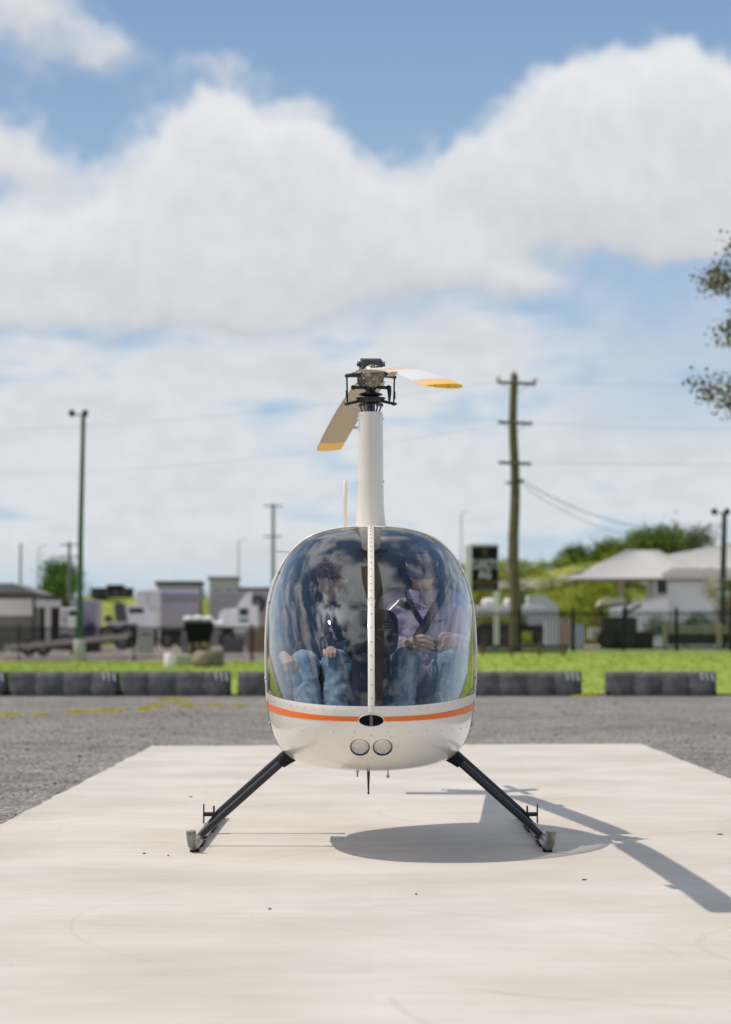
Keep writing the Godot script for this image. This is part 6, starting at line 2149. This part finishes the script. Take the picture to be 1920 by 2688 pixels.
	for p in [["far power pole with crossarms rising from the round tree", -29.0, -225.6, 10.3], ["far power pole with crossarms left of the helicopter cabin", -9.06, -225.6, 14.0]]:
		var fp := thing("far_power_pole", p[0], "power pole", Vector3(p[1], 0.3, p[2]))
		st = mb()
		rod(st, Vector3.ZERO, Vector3(0, p[3] - 0.3, 0), 0.20, 0.15, 8)
		obj("pole", st, mat(0.20, 0.22, 0.21, 0.8), fp)
		for yy in [0.5, 3.5] if p[3] > 12 else [0.6, 1.8]:
			bx(fp, "crossarm", Vector3(0, p[3] - yy, 0.2), Vector3(1.8, 0.14, 0.14), mat(0.20, 0.22, 0.21, 0.8), 0.01)

func _rock(seed_: int, r: Vector3) -> SurfaceTool:
	var f := FastNoiseLite.new()
	f.seed = seed_
	f.frequency = 1.4
	var st := mb()
	grid(st, 14, 10, func(u: float, w: float):
		var a := u * TAU if u < 1.0 else 0.0
		var b := lerpf(-PI / 2, PI / 2, w)
		var d := Vector3(cos(b) * cos(a), sin(b), cos(b) * sin(a))
		return d * r * (1.0 + 0.35 * f.get_noise_3dv(d * 1.2)), Vector3.ZERO)
	return st

func _right_side() -> void:
	var dark := mat(0.045, 0.044, 0.046, 0.7)
	var white := mat(0.70, 0.70, 0.70, 0.5)
	fence("black steel picket fence along the lawn on the right", 4.0, -83.6, 18.0, -83.6, 1.70, [4.3, 6.15, 8.25, 10.28, 12.37, 14.55, 16.7], 0.125, func(x): return ground_y(x, -83.6) + 0.01)
	var st := mb()
	box(st, Vector3(11.0, 0, 0), Vector3(14.2, 0.10, 0.30), Basis.IDENTITY, 0.02)
	var kb := obj("concrete_edging", st, mat(0.40, 0.36, 0.31, 0.9))
	kb.position = Vector3(0, 0.47, -83.3)
	tag(kb, "low concrete edging strip under the right fence", "edging")
	# roadside sign: black board with gold and white print on a white frame
	var S := thing("shop_sign", "tall black and gold sign board on a white frame beside the power pole", "sign", Vector3(5.08, 0.48, -90.6))
	bx(S, "board", Vector3(0, 3.53, 0), Vector3(1.14, 1.92, 0.12), mat(0.014, 0.016, 0.019, 0.5), 0.01)
	bx(S, "frame_post", Vector3(-0.72, 2.25, -0.02), Vector3(0.26, 4.62, 0.20), mat(0.92, 0.82, 0.87, 0.5), 0.02)
	bx(S, "frame_rail", Vector3(-0.02, 4.55, -0.02), Vector3(1.20, 0.09, 0.18), mat(0.62, 0.62, 0.60, 0.5), 0.01)
	bx(S, "post", Vector3(0.50, 1.32, -0.04), Vector3(0.26, 2.64, 0.16), mat(0.90, 0.79, 0.83, 0.5), 0.02)
	var font := SystemFont.new()
	font.font_names = PackedStringArray(["Droid Sans"])
	font.font_weight = 700
	for t in [["CLANCY'S", 3.72, 0.40, 0.60], ["AG", 3.28, 0.36, 0.80]]:
		var tm := TextMesh.new()
		tm.text = t[0]
		tm.font = font
		tm.font_size = 64
		tm.pixel_size = t[2] / 46.0
		tm.depth = 0.012
		var o := MeshInstance3D.new()
		o.name = numbered("lettering", S)
		o.mesh = tm
		o.material_override = mat(0.75, 0.76, 0.79, 0.5)
		S.add_child(o, true)
		o.position = Vector3(0, t[1], 0.067)
		o.scale = Vector3(t[3] * (0.78 if t[0].length() > 3 else 1.0), 1, 1)
	bx(S, "gold_band", Vector3(0, 2.93, 0.063), Vector3(1.10, 0.20, 0.006), mat(0.13, 0.095, 0.045, 0.5), 0.001)
	bx(S, "grey_band", Vector3(0.02, 2.68, 0.063), Vector3(0.82, 0.15, 0.006), mat(0.12, 0.12, 0.135, 0.5), 0.001)
	st = mb()
	for k in 7:
		for sg in [-1.0, 1.0]:
			ball(st, Vector3(sg * 0.055, 4.10 + k * 0.052, 0.064), Vector3(0.05, 0.030, 0.006), Basis(Vector3(0, 0, 1), sg * 0.6), 8, 5)
	box(st, Vector3(0, 4.22, 0.063), Vector3(0.03, 0.42, 0.008))
	obj("emblem", st, mat(0.14, 0.10, 0.05, 0.5), S)
	# power pole
	var wood := tri_tex(mat(1, 1, 1, 0.9), ramp(noise_image(256, 0.03, 4, 75), Color(0.085, 0.085, 0.055), Color(0.22, 0.19, 0.11), 0.2, 0.8), Vector3(0.9, 0.2, 0.9))
	var P := thing("power_pole", "tall weathered timber power pole with three crossarms and white insulators", "power pole", Vector3(6.18, 0.47, -87.6))
	st = mb()
	var pp := []
	var rr := []
	for k in 13:
		pp.append(Vector3(0.05 * sin(k * 1.1) - 0.02, 11.55 * k / 12.0, 0))
		rr.append(lerpf(0.26, 0.155, k / 12.0))
	tube(st, pp, rr, 12)
	obj("pole", st, wood, P)
	for a in [[11.18, 1.62, 0.07], [9.52, 1.45, 0.01], [7.84, 1.35, 0.0]]:
		var arm := bx(P, "crossarm", Vector3(a[2], a[0], 0.20), Vector3(a[1], 0.13, 0.12), mat(0.16, 0.17, 0.18, 0.8), 0.01, Basis(Vector3(0, 0, 1), -0.045))
		for sg in [-1.0, 1.0]:
			if a[0] > 11:
				st = mb()
				lathe(st, [[0.03, 0.0], [0.09, 0.04], [0.10, 0.12], [0.07, 0.20], [0.0, 0.24]], Vector3(a[2] + sg * a[1] * 0.47, a[0] + 0.07 - sg * 0.035, 0.2), Basis.IDENTITY, 12)
				obj("insulator", st, mat(0.72, 0.70, 0.70, 0.3), arm)
			st = mb()
			rod(st, Vector3(a[2] + sg * a[1] * 0.36, a[0] - 0.05, 0.2), Vector3(0, a[0] - 0.45, 0.15), 0.012, -1, 6)
			if a[0] > 9: obj("brace", st, mat(0.10, 0.10, 0.11, 0.6), arm)
	st = mb()
	lathe(st, [[0.03, 0.0], [0.10, 0.04], [0.11, 0.14], [0.07, 0.24], [0.0, 0.28]], Vector3(-0.03, 11.52, 0), Basis.IDENTITY, 12)
	obj("top_insulator", st, mat(0.72, 0.70, 0.70, 0.3), P)
	bx(P, "service_bracket", Vector3(0.22, 7.10, 0.15), Vector3(0.32, 0.14, 0.14), dark, 0.02)
	bx(P, "service_bracket", Vector3(-0.26, 7.02, 0.15), Vector3(0.26, 0.10, 0.10), mat(0.14, 0.16, 0.16, 0.7), 0.02)
	wire([Vector3(6.50, 7.58, -87.5), Vector3(17.40, 6.62, -105.6)], 0.018, 0.95, "thick upper cable sagging from the power pole to the right light pole", "service cables")
	wire([Vector3(6.46, 7.42, -87.5), Vector3(17.40, 6.48, -105.6)], 0.013, 1.25, "thin lower cable sagging from the power pole to the right light pole", "service cables")
	wire([Vector3(5.5, 11.7, -87.4), Vector3(-26.0, 13.0, -128.0)], 0.004, 0.5, "faint overhead wire running left from the top crossarm", "overhead wires")
	wire([Vector3(5.6, 9.9, -87.4), Vector3(-26.0, 10.6, -128.0)], 0.004, 0.7, "faint overhead wire running left from the middle crossarm", "overhead wires")
	wire([Vector3(7.0, 11.7, -87.4), Vector3(24.0, 12.8, -94.0)], 0.004, 0.3, "faint overhead wire running right from the top crossarm", "overhead wires")
	wire([Vector3(6.95, 10.0, -87.4), Vector3(24.0, 10.6, -94.0)], 0.004, 0.3, "faint overhead wire running right from the middle crossarm", "overhead wires")
	wire([Vector3(6.9, 8.35, -87.4), Vector3(24.0, 9.0, -94.0)], 0.005, 0.2, "faint overhead wire running right from the lowest crossarm", "overhead wires")
	light_pole("dark_light_pole", "dark light pole with floodlights in front of the white house at the right edge", Vector3(17.42, 0.48, -105.6), 6.7, 0.15, mat(0.05, 0.055, 0.06, 0.6), 2)
	# white house with a wide hipped roof and a veranda
	var H := thing("house", "white weatherboard house with a broad pale metal roof and open veranda", "house", Vector3(0, 0.48, 0))
	bx(H, "wall", Vector3(22.2, 1.95, -134.6), Vector3(8.8, 3.9, 8.0), corrugated(Color(0.76, 0.78, 0.79), 0.06), 0.02)
	for k in 13: bx(H, "weatherboard", Vector3(22.2, 0.30 + k * 0.285, -130.57), Vector3(8.8, 0.24, 0.04), mat(0.78, 0.795, 0.80, 0.6), 0.005, Basis(Vector3.RIGHT, 0.06))
	var rm := mat(0.60, 0.59, 0.57, 0.5)
	var hip := func(called: String, x0: float, x1: float, y0: float, y1: float, z0: float, z1: float, r0: float, r1: float) -> void:
		var s := mb(false)
		s.set_smooth_group(-1)
		var zc := (z0 + z1) / 2
		var a := Vector3(x0, y0, z0)
		var b := Vector3(x1, y0, z0)
		var c := Vector3(x1, y0, z1)
		var d := Vector3(x0, y0, z1)
		var e := Vector3(r0, y1, zc)
		var f := Vector3(r1, y1, zc)
		var ins := Vector3((x0 + x1) / 2, y0 + 0.01, zc)
		quad(s, a, b, f, e, ins); quad(s, c, d, e, f, ins); tri(s, a, d, e, ins); tri(s, b, c, f, ins)
		quad(s, a, b, c, d, ins + Vector3(0, 1, 0))
		var o := obj(called, s, rm, H)
		for k in 26:
			var x: float = lerpf(x0 + 0.2, x1 - 0.2, k / 25.0)
			var u: float = lerpf(r0, r1, k / 25.0)
			var q := mb(false)
			bar(q, Vector3(x, y0 + 0.02, z1), Vector3(u, y1 + 0.02, zc), 0.03, 0.03)
			obj("roof_rib", q, mat(0.58, 0.57, 0.555, 0.5), o)
	hip.call("veranda_roof", 12.3, 20.8, 4.05, 5.80, -137.0, -130.6, 15.7, 17.6)
	hip.call("main_roof", 12.6, 38.0, 4.50, 7.0, -142.5, -131.95, 26.0, 30.0)
	prism(H, "front_roof", [Vector2(17.5, 4.38), Vector2(34.0, 4.38), Vector2(34.0, 4.62), Vector2(18.0, 4.62)], -132.0, -129.9, rm)
	bx(H, "gutter", Vector3(22.0, 4.18, -129.85), Vector3(9.2, 0.42, 0.16), mat(0.66, 0.62, 0.57, 0.5), 0.03)
	bx(H, "veranda_beam", Vector3(15.6, 3.98, -131.8), Vector3(6.2, 0.16, 0.14), mat(0.42, 0.38, 0.33, 0.7), 0.01)
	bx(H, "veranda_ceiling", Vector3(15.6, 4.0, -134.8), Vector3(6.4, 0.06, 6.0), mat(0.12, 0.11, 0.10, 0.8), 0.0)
	for x in [15.2, 16.95]: bx(H, "veranda_post", Vector3(x, 2.6, -131.9), Vector3(0.32 if x < 16 else 0.42, 2.7, 0.3), mat(0.42, 0.34, 0.28, 0.7) if x < 16 else mat(0.62, 0.60, 0.57, 0.6), 0.02)
	var wn := bx(H, "window", Vector3(17.45, 3.52, -130.50), Vector3(0.62, 0.72, 0.08), mat(0.012, 0.012, 0.014, 0.15), 0.01)
	for sg in [-1.0, 1.0]: bx(wn, "frame", Vector3(17.45 + sg * 0.34, 3.52, -130.47), Vector3(0.07, 0.80, 0.10), mat(0.66, 0.64, 0.62, 0.6), 0.01)
	prism(H, "ramp_wall", [Vector2(14.3, 0.0), Vector2(14.3, 2.30), Vector2(17.8, 2.92), Vector2(17.8, 0.0)], -130.2, -129.9, mat(0.78, 0.80, 0.81, 0.6))
	prism(H, "ramp_rail", [Vector2(14.2, 2.34), Vector2(14.2, 2.42), Vector2(17.8, 3.06), Vector2(17.8, 2.98)], -130.25, -129.85, mat(0.62, 0.60, 0.58, 0.6))
	# garden
	var rng := RandomNumberGenerator.new()
	rng.seed = 55
	var hb := []
	for k in 22: hb.append([Vector3(14.4 + k * 0.16, 1.35 + 0.25 * sin(k * 0.5) + 0.006 * k, -110.6), Vector3(0.35, 0.50 + 0.1 * sin(k * 1.3), 0.45)])
	var lp := leaf_places(rng, hb, 5200, 0.13, Color(0.05, 0.115, 0.03), Color(0.13, 0.24, 0.05), 0.5)
	tag(scatter("hedge", leaf_mesh, leaf_mat, lp[0], self, lp[1]), "dense dark green hedge in front of the white house", "hedge", "", "stuff")
	hb = []
	for k in 9: hb.append([Vector3(17.0 + rng.randf() * 2.0, 1.5 + rng.randf() * 1.8, -108.5 + rng.randf()), Vector3.ONE * 0.42])
	lp = leaf_places(rng, hb, 2600, 0.15, Color(0.16, 0.20, 0.04), Color(0.36, 0.28, 0.08), 0.4)
	tag(scatter("garden_shrub", leaf_mesh, leaf_mat, lp[0], self, lp[1]), "loose yellow green shrub beside the palm at the right edge", "shrub", "", "stuff")
	# palm with a rough trunk
	var Pa := thing("palm_tree", "small palm with a shaggy brown trunk at the right edge of the photo", "palm", Vector3(16.75, 0.48, -97.6))
	st = mb()
	tube(st, [Vector3.ZERO, Vector3(0.03, 1.4, 0), Vector3(0, 2.9, 0)], [0.26, 0.20, 0.24], 12)
	obj("trunk", st, tri_tex(mat(1, 1, 1, 0.95), ramp(noise_image(128, 0.08, 3, 76), Color(0.06, 0.045, 0.035), Color(0.20, 0.15, 0.11), 0.2, 0.8), Vector3(1.2, 1.2, 1.2)), Pa)
	for k in 26:
		var an := TAU * k / 26.0 * 2.6
		var lift := lerpf(1.25, -0.2, k / 25.0)
		st = mb()
		var d := Vector3(cos(an), 0, sin(an))
		var prev := Vector3(0, 2.9, 0)
		for j in 7:
			var t := (j + 1) / 7.0
			var nx := Vector3(0, 2.95, 0) + d * t * 0.95 * cos(lift * 0.6) + Vector3(0, sin(lift) * t * 0.95 - t * t * 0.55, 0)
			var side := d.cross(Vector3.UP) * 0.17 * sin(PI * clampf(t * 0.9, 0, 1))
			tri(st, prev, nx, prev.lerp(nx, 0.2) + side + Vector3(0, -0.10, 0) + d * 0.1, nx + Vector3(0, -3, 0))
			tri(st, prev, nx, prev.lerp(nx, 0.2) - side + Vector3(0, -0.10, 0) + d * 0.1, nx + Vector3(0, -3, 0))
			prev = nx
		obj("frond", st, mat(0.07, 0.12, 0.03, 0.6), Pa)
	# machines and vehicles behind the right fence
	var V := thing("white_truck", "white tray truck with two bright covers behind the sign", "truck", Vector3(7.7, 0.48, -114.0))
	bx(V, "tray_side", Vector3(-0.2, 1.95, 0), Vector3(3.6, 0.55, 1.9), mat(0.60, 0.60, 0.60, 0.5), 0.05)
	for k in 2: bx(V, "load_cover", Vector3(-1.25 + k * 1.15, 2.40, 0.2), Vector3(0.85, 0.42, 1.3), mat(0.84, 0.83, 0.80, 0.6), 0.15)
	prism(V, "cab", [Vector2(0.7, 1.2), Vector2(0.7, 2.75), Vector2(1.5, 2.80), Vector2(2.25, 2.25), Vector2(2.3, 1.2)], -0.9, 0.9, mat(0.55, 0.55, 0.55, 0.5))
	bx(V, "chassis", Vector3(0.2, 1.1, 0), Vector3(4.0, 0.4, 1.3), dark, 0.03)
	for x in [-1.6, -0.4, 1.5]: wheel(V, Vector3(x, 0.62, 0.9), 0.60, 0.34, Vector3(0, 0, 1), Color(0.16, 0.14, 0.12))
	var Bc := thing("skid_loader", "dark skid loader with a tan canopy behind the right fence", "loader", Vector3(12.2, 0.48, -105.6))
	bx(Bc, "body", Vector3(0.1, 1.15, 0), Vector3(1.7, 0.85, 1.3), mat(0.06, 0.055, 0.055, 0.6), 0.08)
	prism(Bc, "canopy", [Vector2(-0.95, 2.10), Vector2(-0.80, 2.38), Vector2(-0.45, 2.52), Vector2(0.35, 2.50), Vector2(0.45, 2.25)], -0.6, 0.6, mat(0.58, 0.50, 0.40, 0.6))
	bx(Bc, "roof_edge", Vector3(-0.1, 2.14, 0.0), Vector3(1.7, 0.12, 1.3), dark, 0.03, Basis(Vector3(0, 0, 1), 0.14))
	for x in [-0.75, 0.45]: bx(Bc, "canopy_post", Vector3(x, 1.85, 0.55), Vector3(0.10, 0.6, 0.10), dark, 0.01)
	bx(Bc, "lift_arm", Vector3(0.85, 2.0, 0.6), Vector3(0.75, 0.14, 0.12), dark, 0.02, Basis(Vector3(0, 0, 1), 0.5))
	bx(Bc, "bucket", Vector3(-1.05, 0.75, 0), Vector3(0.5, 0.55, 1.5), mat(0.45, 0.44, 0.44, 0.6), 0.06)
	for x in [-0.5, 0.55]: wheel(Bc, Vector3(x, 0.50, 0.75), 0.48, 0.3, Vector3(0, 0, 1), Color(0.10, 0.10, 0.10))
	for c in [["white upright panel leaning behind the fence right of the power pole", Vector3(9.35, 0.48, -110.0), Vector3(0.75, 1.45, 0.4), Color(0.62, 0.63, 0.65)], ["tan upright crate behind the fence right of the white panel", Vector3(10.1, 0.48, -110.2), Vector3(0.55, 1.5, 0.5), Color(0.46, 0.38, 0.30)], ["pale blue drum case between the crate and the skid loader", Vector3(10.75, 0.48, -110.2), Vector3(0.6, 1.2, 0.5), Color(0.50, 0.54, 0.60)], ["dark heap of machinery parts under the skid loader", Vector3(13.0, 0.48, -106.5), Vector3(2.2, 0.8, 0.7), Color(0.06, 0.055, 0.055)]]:
		var o := thing("yard_crate", c[0], "crate", c[1])
		bx(o, "body", Vector3(0, c[2].y / 2, 0), c[2], mat(c[3].r, c[3].g, c[3].b, 0.7), 0.05)
		bx(o, "lid", Vector3(0, c[2].y + 0.03, 0), Vector3(c[2].x * 1.05, 0.06, c[2].z * 1.05), mat(c[3].r * 0.85, c[3].g * 0.85, c[3].b * 0.85, 0.7), 0.01)
	# pale rail fence in the garden and its planter
	var Rf := thing("timber_fence", "pale timber post and rail fence in front of the hedge", "fence", Vector3(0, 0.48, -97.6))
	var tan_ := mat(0.46, 0.40, 0.30, 0.85)
	for x in [13.6, 16.1, 18.4]: bx(Rf, "post", Vector3(x, 0.62, 0), Vector3(0.22, 1.24, 0.2), tan_, 0.02)
	for y in [1.05, 0.85]: bx(Rf, "rail", Vector3(16.0, y, 0.0), Vector3(5.0, 0.13, 0.08), tan_, 0.01)
	bx(Rf, "dark_board", Vector3(16.0, 0.50, -0.1), Vector3(5.0, 0.45, 0.06), mat(0.05, 0.05, 0.045, 0.8), 0.01)
	# low log rail on the lawn
	var Lr := thing("log_rail", "low dark pipe rail on thin rusty posts in front of the power pole", "railing", Vector3(0, 0.42, -73.6))
	for x in [4.15, 5.2, 6.2, 7.05]: bx(Lr, "post", Vector3(x, 0.10, 0), Vector3(0.09, 0.75, 0.09), mat(0.20, 0.15, 0.07, 0.9), 0.01)
	for y in [0.36, 0.18]:
		st = mb()
		rod(st, Vector3(4.0, y, 0), Vector3(7.2, y, 0), 0.05, -1, 8)
		obj("rail", st, mat(0.06, 0.055, 0.06, 0.6), Lr)
	# trees beyond the house
	var g0 := Color(0.08, 0.155, 0.03)
	var g1 := Color(0.23, 0.32, 0.07)
	tree("bushy_tree", "bright green bushy tree left of the house roof ridge", Vector3(20.7, 5.4, -195.6), 3.9, lumps(7, 11, Vector3(0, 2.3, 0), Vector3(1.55, 0.75, 0.8), 0.95), 8500, 0.34, g0, g1, 41, "trees behind the house")
	tree("bushy_tree", "largest green tree rising behind the ridge of the veranda roof", Vector3(26.2, 5.4, -205.6), 5.4, lumps(8, 13, Vector3(0, 3.3, 0), Vector3(1.6, 1.25, 1.0), 1.15), 10000, 0.36, g0, g1, 42, "trees behind the house")
	tree("bushy_tree", "slender loose grey green tree right of the largest tree", Vector3(30.6, 5.4, -215.6), 5.6, lumps(9, 10, Vector3(0, 4.0, 0), Vector3(1.2, 1.3, 0.8), 0.85), 4500, 0.32, Color(0.09, 0.14, 0.06), Color(0.20, 0.26, 0.11), 43, "trees behind the house")
	tree("bushy_tree", "small dark green bush tree on the bank left of the others", Vector3(17.6, 5.6, -195.6), 2.6, lumps(10, 7, Vector3(0, 1.8, 0), Vector3(0.8, 0.7, 0.6), 0.7), 4000, 0.3, g0, Color(0.14, 0.22, 0.06), 44, "trees behind the house")
	# gum tree whose branch ends reach into the frame on the right
	var G := thing("gum_tree", "gum tree with sparse olive leaf sprays reaching in at the right edge", "tree", Vector3(9.6, 0, -30.6))
	st = mb()
	tube(st, [Vector3.ZERO, Vector3(-0.1, 2.5, 0), Vector3(0.1, 5.0, 0.2), Vector3(0, 8.5, 0), Vector3(0.2, 10.5, 0)], [0.30, 0.24, 0.20, 0.12, 0.05], 10)
	var bark := mat(0.20, 0.16, 0.13, 0.9)
	obj("trunk", st, bark, G)
	var sprays := []
	for b in [[5.6, [[-2.9, 8.05], [-2.75, 8.3], [-3.15, 7.75], [-3.3, 7.62], [-2.45, 7.55], [-2.6, 7.3], [-2.2, 7.2], [-2.9, 7.65]]], [4.6, [[-2.75, 7.0], [-2.9, 6.8], [-2.5, 6.75], [-2.4, 7.05], [-2.85, 6.6], [-2.3, 6.5]]], [3.8, [[-3.45, 5.75], [-3.2, 5.6], [-2.9, 5.75], [-2.6, 5.55], [-3.0, 5.45], [-2.3, 5.85]]], [5.0, [[2.2, 7.5], [2.8, 8.2], [1.6, 9.0], [2.6, 6.4]]], [7.0, [[0.5, 10.4], [-0.8, 10.0], [-1.2, 9.2], [1.0, 9.6]]]]:
		var root := Vector3(0, b[0], 0)
		var first: Vector3 = Vector3(b[1][0][0], b[1][0][1], 0)
		var knee := root.lerp(first, 0.6) + Vector3(0, 0.25, 0.1)
		st = mb()
		tube(st, [root, root.lerp(knee, 0.5) + Vector3(0, 0.12, 0), knee], [0.09, 0.06, 0.035], 7)
		var limb := obj("limb", st, bark, G)
		for t in b[1]:
			var e := Vector3(t[0], t[1], sin(t[0] * 9.0) * 0.35)
			st = mb()
			tube(st, [knee, knee.lerp(e, 0.6) + Vector3(0, 0.08, 0), e], [0.022, 0.012, 0.006], 5)
			obj("twig", st, bark, limb)
			sprays.append([e, Vector3(0.15, 0.11, 0.14)])
	rng.seed = 91
	lp = leaf_places(rng, sprays, 3000, 0.115, Color(0.085, 0.095, 0.025), Color(0.30, 0.25, 0.10), 0.1)
	scatter("leaves", leaf_mesh, leaf_mat, lp[0], G, lp[1]).set_meta("kind", "stuff")

func _behind_camera() -> void:
	# trees on the camera's side of the pad: out of frame, but mirrored in the glass
	tree("broad_tree", "broad dark tree beside the pad mirrored in the left of the windshield", Vector3(-14.5, -0.05, 5.0), 11.0, lumps(21, 26, Vector3(0, 7.0, 0), Vector3(2.6, 3.0, 2.6), 1.25), 9000, 0.24, Color(0.04, 0.08, 0.02), Color(0.11, 0.16, 0.04), 61, "", 0.28)
	for k in 7:
		var x: float = [14.0, 22.0, 31.0, 40.0, -6.0, -24.0, 3.0][k]
		var h: float = [6.0, 8.5, 5.0, 7.0, 6.5, 9.0, 4.5][k]
		tree("distant_tree", ["first", "second", "third", "fourth", "fifth", "sixth", "seventh"][k] + " dark tree of the row mirrored low in the glass", Vector3(x, -0.05, 62.0 + 6.0 * sin(k * 2.0)), h, lumps(70 + k, 8, Vector3(0, h * 0.62, 0), Vector3(h * 0.22, h * 0.2, h * 0.2), h * 0.17), 1500, 0.40, Color(0.04, 0.08, 0.02), Color(0.10, 0.15, 0.04), 80 + k, "trees mirrored low in the windshield")

func _background() -> void:
	_leaf_setup()
	_terrain()
	_barriers()
	_left_side()
	_right_side()
	_behind_camera()

func _ready() -> void:
	_setup_view()
	_materials()
	_ground()
	_background()
	_helicopter()
	_people()
